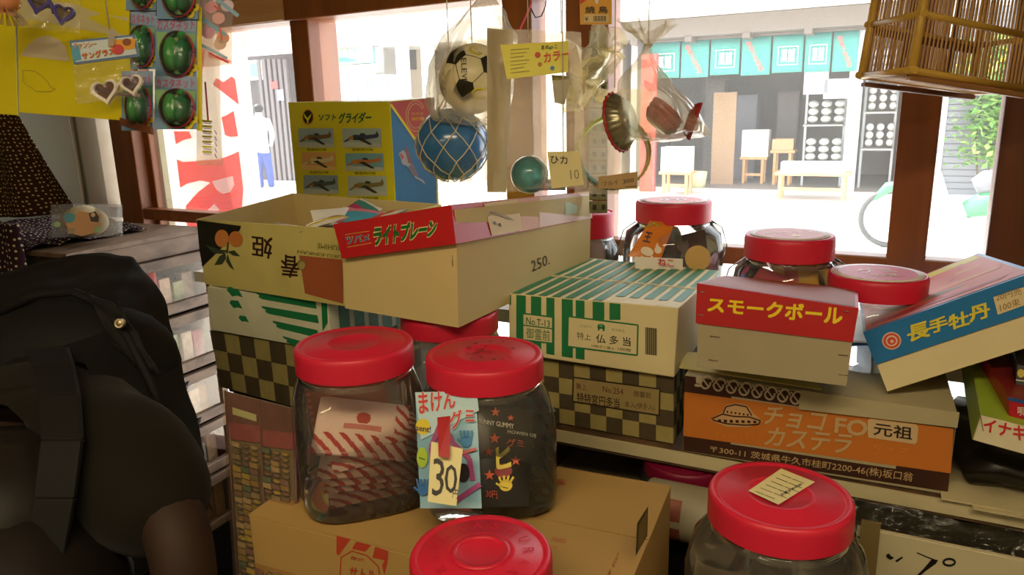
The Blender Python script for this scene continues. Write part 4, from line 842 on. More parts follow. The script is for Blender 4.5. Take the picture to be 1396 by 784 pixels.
pr = Print(right(C)); pr.poly([(868, 713), (883, 690), (882, 730), (866, 758)], c('5a5230'), 1); pr.poly([(870, 715), (881, 696), (880, 729), (868, 753)], c('8a7840'), 2); pr.text('食品', [(822, 790), (842, 752), (842, 760), (824, 800)], rb, 2); pr.build('printed_side', t)
# ================================================================ JARS
pet = film('clear_jar_plastic', 'f8f8f4', .975, .06, body=.08, bodyh='f0ece0', gloss=1.15)
lid_r = mat('jar_lid_red', 'd4223e', .42, var=.04, scale=6, bump=.06, bscale=120)
def jar(label, cx, cy, zb, zt, lr, br, sq=3.2, rot=0.4, lh=.026, disc=None, ears=False, tilt=None, lidm=None):
    t = thing('sweet_jar', label, 'jar', (cx, cy, zb), 'clear plastic sweet jars with red lids')
    H = zt-zb; zs = zt-lh+.002; o = Vector((cx, cy, 0))
    sh = min(.055, H*.33)
    prof = [(br*.6, zb+.004, 2.2), (br*.9, zb, sq), (br*.985, zb+.006, sq), (br, zb+.02, sq), (br, zs-sh, sq), (br*.98, zs-sh*.75, sq*.95), (br*.9+lr*.05, zs-sh*.42, 2.6), (lr*.96, zs-sh*.16, 2.1), (lr*.93, zs-.004, 2), (lr*.93, zt-.004, 2)]
    b = MB().lathe(prof, o, 56, rot=rot, cap1=False); body = b.build('jar_body', pet, t)
    k = lidm or lid_r
    l = MB(); rd_ = .0045
    pr_ = [(lr, zt-lh), (lr*1.0, zt-rd_*1.6), (lr*.992, zt-rd_*.7), (lr*.965, zt-.0002), (lr*.90, zt-.0006), (lr*.885, zt-.0016), (lr*.86, zt-.0016), (lr*.845, zt-.0008), (lr*.5, zt-.0006), (lr*.49, zt-.0001), (lr*.42, zt-.0001), (lr*.41, zt-.0007), (.0005, zt-.0007)]
    l.lathe(pr_, o, 72, cap0=False); l.lathe([(lr*.985, zt-lh), (lr*.97, zt-.006)], o, 48, cap0=False); lid = l.build('lid', k, t)
    n = MB()
    for i in range(3): n.lathe([(lr*.95, zs-sh*.1-.001*i*2), (lr*.975, zs-sh*.1-.0012-.001*i*2), (lr*.95, zs-sh*.1-.0024-.001*i*2)], o, 40, cap0=False, cap1=False)
    n.build('neck_ring', pet, t)
    if ears:
        for s in (0, math.pi):
            d = Vector((math.cos(rot*0+s), math.sin(s), 0)); e = MB(); e.tube([o+d*lr*.98+ZU*(zs-.005), o+d*(lr+.018)+ZU*(zs-.02), o+d*(lr+.027)+ZU*(zs-.05), o+d*(br*1.0)+ZU*(zs-.09)], [.004, .006, .006, .004], 10); e.build('handle', pet, t)
    return t, lid
def round_label(lid, cx, cy, z, r, rows, ring='f0e8e0', fill='d0603e'):
    mb = MB(); o = Vector((cx, cy, 0))
    mb.lathe([(r, z), (r, z+.0004), (.0005, z+.0005)], o, 48, mi=0, cap0=False); mb.lathe([(r*.86, z+.0006), (.0005, z+.0007)], o, 48, mi=1, cap0=False)
    mats = [c(ring), c(fill)]
    for k, (st, w, h, dy, hh) in enumerate(rows):
        vs, fs = text_geo(st, .03); n = mb.add([o+Vector(((u-.5)*w*r, (dy+(v-.5)*h)*r, z+.0011)) for u, v in vs]); mats.append(c(hh))
        for f in fs: mb.face([n+i for i in f], 2+k)
    mb.build('lid_label', mats, lid)
# -------- the two clear jars on the brown carton
t, l1 = jar('clear jar of pink striped packets, red lid, left of the price tag', -.169, .745, 1.092, 1.266, .0625, .0695, 3.4, .35)
t2, l2 = jar('clear jar with the 30 yen price tag taped to its front', -.031, .738, 1.092, 1.253, .0625, .0705, 4.0, .15)
pr = Print([(-.1, .68, 1.2531), (.03, .68, 1.2531), (.03, .81, 1.2531), (-.1, .81, 1.2531)])
for k in range(22):
    a = random.uniform(0, 6.28); r_ = random.uniform(0, .8); x, y = 658+58*r_*math.cos(a), 478+19*r_*math.sin(a); pr.poly([(x, y), (x+random.uniform(3, 9), y-1), (x+random.uniform(2, 7), y+1.5)], c('8a1424'), 1)
pr.build('lid_scuff', l2)
redw = [mat('packet_pinkwhite', 'f6d8cc', .3, var=.12), mat('packet_red', 'c03a34', .3), mat('packet_rose', 'd8847c', .3), mat('packet_green', '2c9a58', .3)]
def stripes(u, v):
    if v < .34 or u > .84: return 1 if ((u*1.2+v*.9)*5) % 1 < .42 else 0
    return 1 if (u-.5)**2*2+(v-.62)**2 < .012 else 2 if (.3 < u < .7 and .40 < v < .50) else 0
labs = ['striped packet at the very bottom of the left clear jar', 'striped packet second from the bottom of the left clear jar', 'striped packet with a green spot low in the left clear jar', 'striped packet midway up the pile in the left clear jar', 'striped packet tilted against the right wall of the left clear jar', 'striped packet near the top of the pile in the left clear jar', 'striped packet lying on top of the pile in the left clear jar', 'striped packet slanting down across the front of the left clear jar']
for k in range(8):
    a = .15+random.uniform(-.25, .25); ux = Vector((math.cos(a), math.sin(a), random.uniform(-.12, .06)-(.25 if k == 7 else 0))); uy = Vector((-math.sin(a), math.cos(a), random.uniform(-.1, .1)+(.5 if k == 7 else 0)))
    p = Vector((-.160+random.uniform(-.006, .006), .745+random.uniform(-.006, .006)-(.012 if k == 7 else 0), 1.101+.0105*k))
    o = pillow('striped_packet', redw, p, ux, uy, .098, .074, .0062, stripes, nu=84, nv=54, seed=k*3)
    tag(o, labs[k], 'packet', 'striped packets in the left clear jar')
o = pillow('pink_wrapper', [film('pink_film', 'f8b8a0', .9, .15, body=.5, bodyh='e88068', gloss=.8), mat('stripe_rose', 'd86a5c', .4)], Vector((-.186, .768, 1.196)), Vector((.85, .45, .05)), Vector((-.12, .1, 1)), .088, .092, .004, lambda u, v: 1 if u < .06 and int(v*24) % 2 else 0, nu=24, nv=26, seed=2); tag(o, 'translucent pink wrapper standing along the left wall of the left jar', 'wrapper')
# contents of the tagged jar
o_ = Vector((-.034, .738, 0)); jx = Vector((.99, -.1, 0)).normalized()
def standing(name, label, q, d, th, base, ink, grp='packets in the price-tagged jar'):
    """flat standing packet through four measured corners (bl br tr tl) at distances d"""
    P_ = [at(x, y, dd) for (x, y), dd in zip(q, d)]; n = (P_[1]-P_[0]).cross(P_[3]-P_[0]).normalized(); n = n if n.dot(EYE-P_[0]) < 0 else -n
    t = thing(name, label, 'packet', (P_[0]+P_[1])/2+n*th/2, grp)
    mb = MB(); 
    def f(u, v, s): 
        b = lerp(lerp(P_[0], P_[1], u), lerp(P_[3], P_[2], u), v); w = (math.sin(math.pi*u)*math.sin(math.pi*v))**.4 if 0 < u < 1 and 0 < v < 1 else 0
        return b+n*(th/2)*(1-s*w)
    mb.grid(lambda u, v: f(u, v, 1), 8, 10); mb.grid(lambda u, v: f(1-u, v, -1), 8, 10); mb.build('wrapper', base, t)
    pr = Print([p-n*.0006 for p in P_]); ink(pr); pr.build('wrapper_print', t); return t
def ink1(pr):
    pr.poly([(566, 535), (650, 533), (653, 560), (574, 600)], c('b8d8e4'), 1)
    pr.text('まけん', [(573, 565), (622, 556), (620, 534), (570, 536)], c('e8e0dc'), 3, bold=.09, shear=.1); pr.text('まけん', [(573, 565), (622, 556), (620, 534), (570, 536)], c('cc3a38'), 4, bold=.04, shear=.1)
    pr.text('グミ', [(616, 586), (648, 575), (646, 556), (613, 562)], c('e8e0dc'), 3, bold=.08); pr.text('グミ', [(616, 586), (648, 575), (646, 556), (613, 562)], c('cc3a38'), 4, bold=.03)
    pr.disc(577, 582, 10, 11, c('dcc82e'), 2); pr.text('sent!', [(568, 587), (588, 590), (588, 582), (568, 579)], c('2a2a68'), 3, bold=.02)
    pr.disc(576, 624, 7.5, 14, c('a4c434'), 2); pr.line([(572, 624), (580, 627)], 1.5, c('3a5a1c'), 3)
    pts = [(600, 580), (588, 610), (592, 650), (620, 684), (655, 660)]; pr.line(pts, 7, c('a84a8c'), 2)
    pr.line([(645, 655), (640, 625), (618, 605), (608, 585)], 7, c('a84a8c'), 2); pr.disc(632, 645, 9, 13, c('241c22'), 3)
    for cx, cy, s, h in [(636, 598, 1.0, '4a90cc'), (577, 664, 1.0, '2a6cb4')]:
        pr.disc(cx, cy+4, 7*s, 8*s, c(h), 3)
        for k in range(4): pr.line([(cx-6+k*4, cy), (cx-8+k*5.2, cy-11)], 2.6, c(h), 3)
        pr.line([(cx-6, cy+5), (cx-12, cy)], 2.6, c(h), 3)
    pr.line([(630, 618), (650, 612)], 4, c('d06a6a'), 4)
def ink2(pr):
    pr.text('SUNNY GUMMY', [(652, 577), (700, 585), (700, 578), (652, 571)], c('d8d4c8'), 2, bold=.02); pr.text('HOWEN GIJ', [(692, 592), (730, 598), (730, 592), (692, 586)], c('c8c8b8'), 2, bold=.02)
    def star(cx, cy, r): pr.poly([(cx+(r if k % 2 == 0 else r*.4)*math.sin(k*math.pi/5), cy-(r if k % 2 == 0 else r*.4)*math.cos(k*math.pi/5)) for k in range(10)], c('d05a34'), 2)
    for x, y, r in [(674, 598, 8), (666, 616, 7), (703, 628, 8), (667, 648, 8), (675, 562, 7), (696, 570, 5)]: star(x, y, r)
    pr.text('グミ', [(690, 610), (714, 610), (713, 600), (690, 598)], c('c8482e'), 3, bold=.04)
    pr.text('ヒ', [(677, 640), (696, 636), (694, 604), (676, 612)], c('d8cc5a'), 3, bold=.07); pr.disc(686, 642, 12, 10, c('8a2c30'), 2)
    pr.disc(689, 662, 9, 8, c('e0c840'), 4)
    for k in range(4): pr.line([(683+k*4, 658), (680+k*6.5, 648+abs(k-1.5)*1.5)], 3, c('e0c840'), 4)
    pr.line([(683, 664), (676, 659)], 2.6, c('e0c840'), 4); pr.line([(684, 664), (692, 666)], 1.2, c('4a3a14'), 5)
    pr.text('30円', [(662, 678), (678, 680), (677, 670), (662, 668)], c('c8402c'), 3)
standing('gummy_packet', 'light blue comic packet with red hiragana in the tagged jar', [(572, 693), (656, 693), (648, 532), (565, 536)], [.705, .69, .725, .745], .004, mat('comic_blue', '8cbcd4', .25), ink1)
standing('gummy_packet', 'black packet with orange stars and a yellow hand in the tagged jar', [(655, 693), (722, 690), (728, 560), (652, 552)], [.71, .72, .755, .74], .004, mat('packet_black', '1c1a1a', .22), ink2)
tl = [mat('packet_teal_dark', '2e4a4c', .2), mat('packet_night', '1e2426', .2), mat('packet_steel', '54706e', .2)]
for k in range(8):
    p = Vector((-.008+.003*math.sin(k*2), .755, 1.102+.0125*k)); o = pillow('foil_packet', tl, p, Vector((.95, .25, .03*math.sin(k))), Vector((-.25, .95, .1)), .082, .07, .006, lambda u, v: 2 if u > .9 else 0 if (u+v) % .5 < .25 else 1, seed=k+30, nu=14, nv=10)
    tag(o, 'dark teal foil packet in the tagged jar, '+['undermost', 'second from below', 'third from below', 'fourth from below', 'fourth from top', 'third from top', 'second from top', 'topmost'][k], 'packet', 'packets in the price-tagged jar')
# price tag with red tape
q = [at(583, 684, .662), at(622, 690, .657), at(631, 612, .672), at(588, 602, .678)]
t = thing('price_tag', 'cream 30 yen price tag hanging by red tape on a clear jar', 'tag', (q[0]+q[1])/2)
mb = MB(); mb.poly(q); mb.build('card', mat('tag_paper', 'e6dfa8', .7, var=.04), t, solid=.0006)
pr = Print(q); pr.text('3', [(589, 676), (604, 676), (607, 627), (591, 624)], c('171310'), 2, bold=-.01); pr.text('0', [(606, 672), (623, 673), (624, 634), (607, 633)], c('171310'), 2, bold=-.01); pr.text('円', [(617, 679), (624, 680), (625, 668), (618, 667)], c('171310'), 2); pr.build('handwriting', t)
mb = MB(); mb.poly([at(598, 622, .664), at(613, 625, .664), at(614, 567, .684), at(596, 569, .684)]); mb.build('red_tape', mat('red_tape', 'b01822', .3), t, solid=.0005)
# -------- front jars
t3, l3 = jar('clear jar at the bottom edge, nearest the camera, red embossed lid', -.030, .519, .932, 1.160, .0570, .063, 3.0, .3)
mb = MB(); o = Vector((-.030, .519, 0))
mb.lathe([(.024, 1.1592), (.024, 1.1606), (.019, 1.1606), (.019, 1.1592)], o, 40, cap0=False, cap1=False)
for k, ch in enumerate('RASHURAKU  REME'):
    if ch == ' ': continue
    a = R(120)-k*R(24); vs, fs = text_geo(ch, .04); rr = .038; cx_, cy_ = o.x+rr*math.cos(a), o.y+rr*math.sin(a); ux = Vector((math.sin(a), -math.cos(a), 0)); uy = Vector((math.cos(a), math.sin(a), 0))
    n = mb.add([Vector((cx_, cy_, 1.1601))+ux*(u-.5)*.007+uy*(v-.5)*.009 for u, v in vs])
    for f in fs: mb.face([n+i for i in f])
mb.build('embossing', lid_r, l3)
t4, l4 = jar('clear jar with a small cream sticker on its red lid, lower right', .229, .578, .932, 1.172, .0605, .070, 3.0, .5)
pr = Print([(.16, .5, 1.1721), (.3, .5, 1.1721), (.3, .65, 1.1721), (.16, .65, 1.1721)], eps=.0003)
pr.poly([(1020, 670), (1065, 639.5), (1111, 658), (1061, 689)], c('e6dca0'), 2)
for k in range(6):
    x0, y0 = 1030+k*7, 670-k*4.6; L_ = [.6, .8, .75, .85, .8, .7][k]; ex, ey = (44*L_, 17.5*L_)
    pr.line([(x0, y0+1), (x0+ex*.45, y0+1+ey*.45)], .8, c('6a6440'), 3); pr.line([(x0+ex*.5, y0+1+ey*.5), (x0+ex, y0+1+ey)], .8, c('6a6440'), 3)
pr.text('お菓子のたね', [(1066, 678), (1094, 662), (1091, 660), (1063, 675)], blackk, 3, bold=.02)
pr.build('sticker', l4)
o = pillow('yellow_packet', [mat('packet_mustard', 'c8ac20', .3), mat('packet_red'), mat('wrap_f0f0e8', 'f0f0e8', .25)], Vector((.183, .56, .99)), Vector((.3, -.6, .5)), Vector((.2, .2, 1)), .055, .09, .006, lambda u, v: 1 if int(v*9) % 3 == 0 and .2 < u < .8 else 0, seed=4, nu=10, nv=12); tag(o, 'yellow packet standing inside the jar with the stickered lid', 'packet')
for k, (x, y, z, h, lb) in enumerate([(.24, .6, .975, 'd8ccb0', 'clear cream coloured bag at the bottom of the stickered jar'), (.235, .57, 1.01, 'cdb8a0', 'beige crumpled bag in the middle of the stickered jar'), (-.03, .53, .98, 'c8b088', 'beige bag inside the nearest jar')]):
    o = pillow('sweet_bag', [mat('bag_'+h, h, .3, bump=.3), mat('packet_rose')], Vector((x, y, z)), Vector((1, .3*k, .2)), Vector((-.3, 1, .3)), .09, .09, .018, lambda u, v: 0, seed=9+k, nu=12, nv=12); tag(o, lb, 'bag')
# -------- jar under the big cream box, jar below the shelf
jar('clear jar with a dark red lid squeezed under the big cream box', -.088, .985, 1.042, 1.2335, .068, .075, 3, .2)
mb = MB(); mb.lathe([(.03, 0), (.032, .01), (.03, .06), (.012, .07)], Vector((-.1, .99, 1.046)), 20); tag(mb.build('round_tin', mat('tin_olive', '6a6a4a', .3, metal=.6)), 'small round tin inside the jar under the big cream box', 'tin')
p = atz(935, 622, 1.03); jar('clear jar with a magenta lid in the dark below the saucer carton', p.x, p.y, .962, 1.03, .058, .062, 2.4, 0, lh=.02, lidm=mat('lid_magenta', '7a0e34', .4))
# -------- window jars
ztop = 1.3405
t5, l5 = jar('tall window jar with an orange cat packet, behind the striped carton', .2905, 1.300, 1.1405, ztop, .0665, .083, 2.6, .3, lh=.036, ears=True)
round_label(l5, .2905, 1.300, ztop, .058, [('@', .9, .7, 0, 'e8e4e0'), ('セイカ', 1.2, .25, -.6, 'e8e4e0')], 'f4f0ea', 'd8584a')
t6, l6 = jar('window jar with pink and yellow packets behind the red lidded box', .392, 1.018, 1.1645, 1.3235, .0605, .070, 2.6, .4, lh=.032, ears=True)
round_label(l6, .392, 1.018, 1.3235, .053, [('キャンディ', 1.3, .3, .1, 'f0e8c8'), ('★', .4, .35, -.4, 'f0e0a0')], 'f2ece4', 'c8583c')
t7, l7 = jar('low window jar partly under the tilted blue sided box', .480, .937, 1.1645, 1.283, .0605, .066, 2.8, .1, lh=.028)
round_label(l7, .480, .937, 1.283, .055, [('グミ', .9, .5, .15, 'f0e8d8'), ('SOUR', .6, .25, -.35, 'c8c070')], 'f4eee8', 'c42036')
t8, l8 = jar('window jar half hidden behind the right end of the big cream box', .1450, 1.412, 1.1405, 1.3085, .056, .064, 2.6, .2, lh=.046)
def fill(x, y, z0, n, r, cols, lab, grp, size=.055, name='wrapped_sweet', words=None):
    for k in range(n):
        h = cols[k % len(cols)]; h2 = cols[(k+1) % len(cols)]; a = k*2.4; rr = r*(.25+.55*((k*7) % 5)/5)
        p = Vector((x+rr*math.cos(a), y+rr*math.sin(a), z0+.016*k)); o = pillow(name, [mat('wrap_'+h, h, .25, var=.1), mat('wrap_'+h2, h2, .25, var=.1)], p, Vector((math.cos(a), math.sin(a), random.uniform(-.7, .7))), Vector((-math.sin(a)*.4, .4*math.cos(a), 1)), size, size*.8, .01, lambda u, v: 1 if .3 < u < .6 and .3 < v < .7 else 0, seed=k, nu=10, nv=8)
        tag(o, lab % words[k], 'packet', grp)
ordw = ['lowest', 'second lowest', 'third from the bottom', 'fourth from the bottom', 'fifth from the bottom', 'sixth from the bottom', 'seventh from the bottom', 'topmost']
fill(.305, 1.305, 1.17, 7, .055, ['2c2a30', '4a3038', '6a6a70', '8a4a58'], 'dark purple wrapped packet in the tall window jar, %s', 'packets in the tall window jar', .075, words=['lowest', 'second lowest', 'third from the bottom', 'middle one', 'third from the top', 'next to the top', 'topmost'])
def ink3(pr):
    ow = c('f0e4c8'); pr.disc(882, 343, 9, 6, ow, 2, a=20); pr.disc(897, 341, 5, 5, ow, 2); pr.poly([(893, 337), (896, 331), (899, 338)], ow, 2); pr.line([(876, 349), (872, 355)], 3, ow, 2); pr.line([(888, 349), (890, 355)], 3, ow, 2); pr.text('王', [(876, 329), (886, 331), (890, 318), (880, 316)], c('4a3038'), 2, bold=.04); pr.line([(884, 309), (892, 304), (898, 309)], 2, c('a8b838'), 3)
standing('cat_packet', 'orange packet with a small white cat inside the tall window jar', [(856, 349), (900, 356), (920, 304), (886, 300)], [1.235, 1.235, 1.25, 1.25], .004, mat('packet_orange', 'e08428', .25), ink3, 'packets in the tall window jar')
fill(.392, 1.018, 1.185, 7, .045, ['d85a78', 'd8a82c', 'c84a58', 'b03a78'], 'pink yellow packet, window jar behind red lidded box, %s', 'packets in the middle window jar', .06, words=['lowest', 'second lowest', 'third from the bottom', 'middle one', 'third from the top', 'next to the top', 'topmost'])
# wooden fan and label at the foot of the tall window jar
p = at(951, 352, 1.215); mb = MB(); mb.lathe([(.021, 0), (.021, .002)], p, 28, ax=(RIGHT, -DOWN, -FWD)); mb.tube([p-ZU*.02, p-ZU*.055], .004, 6); tag(mb.build('wooden_paddle', mat('pale_wood_disc', 'cfae68', .6)), 'round pale wooden paddle leaning on the tall window jar', 'paddle')
q = [at(866, 360, 1.2), at(931, 366, 1.2), at(931, 353, 1.205), at(866, 350, 1.205)]; t = thing('paper_label', 'narrow white label with red brush letters at the tall window jar foot', 'label', (q[0]+q[1])/2); MB().hexa([q[0]-ZU*.04, q[1]-ZU*.04, q[0]-ZU*.04+Vector((0, .001, 0)), q[1]-ZU*.04+Vector((0, .001, 0)), q[3], q[2], q[3]+Vector((0, .001, 0)), q[2]+Vector((0, .001, 0))]).build('card', wp, t); pr = Print(q); pr.text('ねこ', [(897, 362), (918, 364), (918, 354), (897, 352)], c('cc3a2c'), 2, bold=.03); pr.build('lettering', t)
# ================================================================ CHARM SHEETS hanging in front of the left stack
def sheet(label, Q, header, cols, rows, split, mats, grp=None):
    TL, TR, BR, BL = [at(*a) for a in Q]; n = (TR-TL).cross(BL-TL).normalized(); n = n if n.dot(EYE-TL) > 0 else -n
    t = thing('charm_sheet', label, 'toy sheet', (BL+BR)/2, 'toy charm sheets')
    MB().hexa([BL-n*.003, BR-n*.003, BL-n*.002, BR-n*.002, TL-n*.003, TR-n*.003, TL-n*.002, TR-n*.002]).build('x', mat('sheet_card_grey', '77705e', .6), t).name = 'backing_card'
    def P_(u, v, k=0): return lerp(lerp(TL, TR, u), lerp(BL, BR, u), v)+n*k
    mb = MB()
    if header:
        mb.hexa([P_(.0, .19), P_(1, .16), P_(0, .19, .001), P_(1, .16, .001), P_(0, .005), P_(1, .005), P_(0, .005, .001), P_(1, .005, .001)]); mb.build('header_card', mat('header_plum', '6a4650', .3, var=.35, scale=90), t)
        mb = MB()
        for a, b in ((.03, .49), (.53, .98)): mb.hexa([P_(a, .27), P_(b, .255), P_(a, .27, .0015), P_(b, .255, .0015), P_(a, .175), P_(b, .155), P_(a, .175, .0015), P_(b, .155, .0015)])
        mb.build('pink_strip', mat('header_pink', '8e4a60', .35, var=.2, scale=80), t)
        mb = MB(); mb.hexa([P_(.1, .125, .001), P_(.45, .135, .001), P_(.1, .125, .002), P_(.45, .135, .002), P_(.1, .085, .001), P_(.45, .095, .001), P_(.1, .085, .002), P_(.45, .095, .002)]); mb.build('price_sticker', mat('pale_green_sticker', 'b8c8b0', .5), t)
    protos = {}
    v0 = .275 if header else .01; dv = (1-v0)/rows; w = (TR-TL).length/(cols+.6); h = dv*(BL-TL).length; ux = (TR-TL).normalized(); uy = (TL-BL).normalized(); off = parent_origin(t)
    for j in range(rows):
        for i in range(cols):
            m = random.choice(mats); key = (m.name, random.randint(0, 1)); u = .06+(i+.5)*(.40/(cols/2))+(.06 if i >= cols/2 else 0) if split else .04+(i+.5)*.92/cols
            pos = P_(u, v0+(j+.5)*dv, .001)
            if key not in protos:
                b = MB(); a0, a1 = w*.36, h*.40
                if key[1]: b.hexa([-ux*a0-uy*a1, ux*a0-uy*a1, -ux*a0-uy*a1+n*.003, ux*a0-uy*a1+n*.003, -ux*a0+uy*a1, ux*a0+uy*a1, -ux*a0+uy*a1+n*.003, ux*a0+uy*a1+n*.003])
                else: b.ball((0, 0, 0), (a0, a1, .004), 8, ax=(ux, uy, n))
                o = b.build('charm', m); o.parent = t; protos[key] = o
            else: o = copy_part(protos[key], t)
            o.location = pos-off
    nn = MB(); nn.hexa([P_(-.01, 1, .006), P_(1.01, 1, .006), P_(-.01, 1, .0065), P_(1.01, 1, .0065), P_(-.01, 0, .006), P_(1.01, 0, .006), P_(-.01, 0, .0065), P_(1.01, 0, .0065)]); nn.build('plastic_cover', film('cover_film', 'fff8e8', .97, .12, body=.03, gloss=.5, bump=.1, bscale=30), t)
    sp_ = MB()
    for u in ((.0, .505, 1.0) if split else (0, 1)): sp_.tube([P_(u, 0, .001), P_(u, 1, .001)], .0016, 6)
    sp_.build('seam', mat('seam_plum', '6a4450', .5), t)
cm_ = [mat('charm_'+h, h, .3) for h in ('9a8a68', '8d7a4a', '8d8472', '6e6a5a', 'a89c50', '77685a', '56706a', '7a6068', 'a89c88')]
sheet('tall plastic sheet of tiny toy charms with a plum header below the left stack', [(308, 533, .87), (402, 557, .83), (407, 792, .775), (325, 792, .80)], True, 6, 22, True, cm_)
sheet('lower narrow sheet of tiny toy charms between the tall sheet and brown carton', [(404, 690, .80), (440, 701, .785), (448, 792, .76), (410, 792, .775)], False, 4, 9, False, [mat('charm_'+h, h, .3) for h in ('8d8472', '6e6a5a', '97806a')]+[mat('charm_mauve', '7a5a64', .3)])
# ================================================================ RIGHT EDGE of the table and below the shelf
def slantbox(name, label, cat, o, u, v, w, m, front_ink=None, extra=None, group=None):
    C = MB().obox(o, u, v, w).v; t = thing(name, label, cat, o+(u+v)/2, group); MB().hexa(C).build('body', m, t, bevel=.0008)
    if extra: extra(C, t)
    if front_ink: pr = Print(front(C)); front_ink(pr); pr.build('printed_front', t)
    return C
o = at(1326, 600, .78); u = (at(1398, 620, .74)-o)*1.6; v = at(1308, 520, .99)-o; v.z = .005; w = at(1337, 566, .778)-o
def ex(C, t):
    q = top(C); mb = MB(); n = ZU*.0006; mb.poly([p+n for p in q]); mb.build('green_top', mat('lime_print', '9cb83a', .4), t)
    q = (C[2], C[0], C[4], C[6]); n = (q[1]-q[0]).cross(q[3]-q[0]).normalized(); n = n if n.dot(EYE-q[0]) > 0 else -n; mb = MB(); mb.poly([p+n*.0005 for p in q]); mb.build('green_side', mat('lime_print'), t)
slantbox('snack_box', 'small white box with lime top and red katakana at the right edge', 'box', o, u, v, w, mat('white_box_card', 'd8d0b0', .5), lambda pr: (pr.text('イナキ', [(1341, 587), (1397, 602), (1399, 583), (1343, 570)], redc, 2, bold=.05), pr.line([(1337, 567), (1341, 588)], 1.2, c('6a5a40'), 2)), ex)
o = at(1375, 578, .77)+ZU*.003; u = (at(1420, 588, .745)-o)*2; v = at(1330, 530, .93)-o; v.z = .0; w = at(1375, 540, .768)-o
def ex2(C, t): 
    mb = MB(); q = top(C); mb.poly([p+ZU*.0006 for p in q]); mb.build('dark_red_top', mat('print_dark_red', '7a1f1c', .35, var=.3, scale=40), t)
slantbox('candy_box', 'small crimson box stacked on the lime topped box at the right edge', 'box', o, u, v, w, mat('candy_crimson', 'b81e30', .4), lambda pr: (pr.line([(1375, 543), (1400, 549)], 5, c('28508c'), 2), pr.text('唄', [(1388, 566), (1398, 568), (1398, 556), (1388, 554)], c('e0d8c8'), 2, bold=.02)), ex2)
o = at(1383, 530, .80)+ZU*.002; u = (at(1430, 536, .78)-o); v = at(1370, 498, .93)-o; v.z = 0; w = at(1386, 497, .80)-o
slantbox('cough_sweet_box', 'small black and yellow box on the crimson box at the right edge', 'box', o, u, v, w, mat('box_black', '1c1a18', .4), lambda pr: (pr.disc(1392, 509, 5, 6, c('c8b040'), 2), pr.line([(1385, 518), (1400, 520)], 1.5, c('d8d0c0'), 2), pr.poly([(1389, 534), (1400, 522), (1400, 536)], c('d8c82c'), 2)))
# support for these small boxes: crumpled black bag of stock
def crumple(name, label, cat, C, m, amp=.008, nu=26, nv=10, seed=0, group=None):
    """closed crumpled bundle filling a hexahedron"""
    C = VV(C); cen = sum(C, Vector())/8; mb = MB(); n = 40; h = 16; rs = []
    for j in range(h+1):
        z = (j/h); ph = -math.pi/2+math.pi*max(.03, min(.97, z)); ring = []
        for k in range(n):
            a = k*2*math.pi/n; x, y, zz = math.cos(ph)*math.cos(a), math.cos(ph)*math.sin(a), math.sin(ph); s = max(abs(x), abs(y), abs(zz)); f = 1/(s**.75); x, y, zz = [(q*f*.5)+.5 for q in (x, y, zz)]
            b = lerp(lerp(C[0], C[1], x), lerp(C[2], C[3], x), y); t_ = lerp(lerp(C[4], C[5], x), lerp(C[6], C[7], x), y); p = lerp(b, t_, zz)
            d = noise.noise_vector(p*28+Vector((seed, 0, 0)))*amp+noise.noise_vector(p*70+Vector((seed, 3, 0)))*amp*.45; ring.append(p+d)
        rs.append(ring)
    mb.rings(rs); return tag(mb.build(name, m), label, cat, group)
blkp = mat('black_plastic', '12110f', .28, var=.2, spec=.6)
a0 = (at(1310, 600, .80)-S0).dot(SU)
crumple('plastic_bundle', 'crumpled black plastic bundle beside the saucer carton under the lime topped box', 'bundle', MB().obox(Sp(a0+.0, -.24, 1.064), SU*.32, SN*.23, ZU*.040).v, blkp, .007)
for k, (lab, dx) in enumerate([('upper sheet of the cream papers sticking out right of the saucer carton', 0.0), ('lower sheet of the cream papers sticking out over the shelf edge', .03)]):
    tag(sbox(MB(), a0-.01+dx, a0+.36, -.2, .018+dx*.2, 1.0605-.0022*k, 1.0622-.0022*k).build('paper_sheet', mat('paper_cream', 'cbbf96', .7)), lab, 'paper')
# things on the lower shelf
rl = atz(957, 706, .9965); t = thing('paper_roll', 'white wrapped roll with brown print lying on the lower shelf', 'roll', (rl.x, rl.y, .96))
ax = (SN, ZU, SU); o = Vector((rl.x, rl.y, .9985)); MB().lathe([(.0, -.07), (.034, -.07), (.036, -.066), (.036, .066), (.034, .07), (0, .07)], o, 32, ax=ax).build('wrapped_body', mat('roll_paper', 'a09880', .5), t)
bnd = MB()
for a_, b_, mi in ((-.052, -.047, 0), (-.045, -.02, 1), (-.043, -.035, 0)):
    for (g0, g1) in (((-1.5, 1.2),) if mi == 0 and a_ < -.05 else ((-.9, -.1), (.15, .9))):
        for k in range(10):
            def C_(t_, r_, z_): return o+SU*z_+(SN*math.cos(t_)+ZU*math.sin(t_))*r_
            t0 = g0+(g1-g0)*k/10; t1 = g0+(g1-g0)*(k+1)/10; bnd.poly([C_(t0, .0364, a_), C_(t0, .0364, b_), C_(t1, .0364, b_), C_(t1, .0364, a_)], mi)
bnd.build('printed_band', [mat('roll_brown', '6a2e1c', .5), mat('roll_red', '8a4a3a', .5, var=.3, scale=120)], t)
crumple('plastic_bundle', 'dark bundle wrapped in clear plastic under the right end of the shelf', 'bundle', MB().obox(Sp(.34, -.18, .963), SU*.5, SN*.17, ZU*.062).v, mat('dark_stock', '1f1d18', .5, var=.3), .006, seed=5)
o_ = Sp(.30, .10, .0)
def scroll(u, v):
    p = Sp(.30+.56*u, .016+.10*v+.012*noise.noise(Vector((u*9, v*6, 1))), 1.04-.10*v+.02*noise.noise(Vector((u*7, v*4, 5)))*(.3+v)); return p
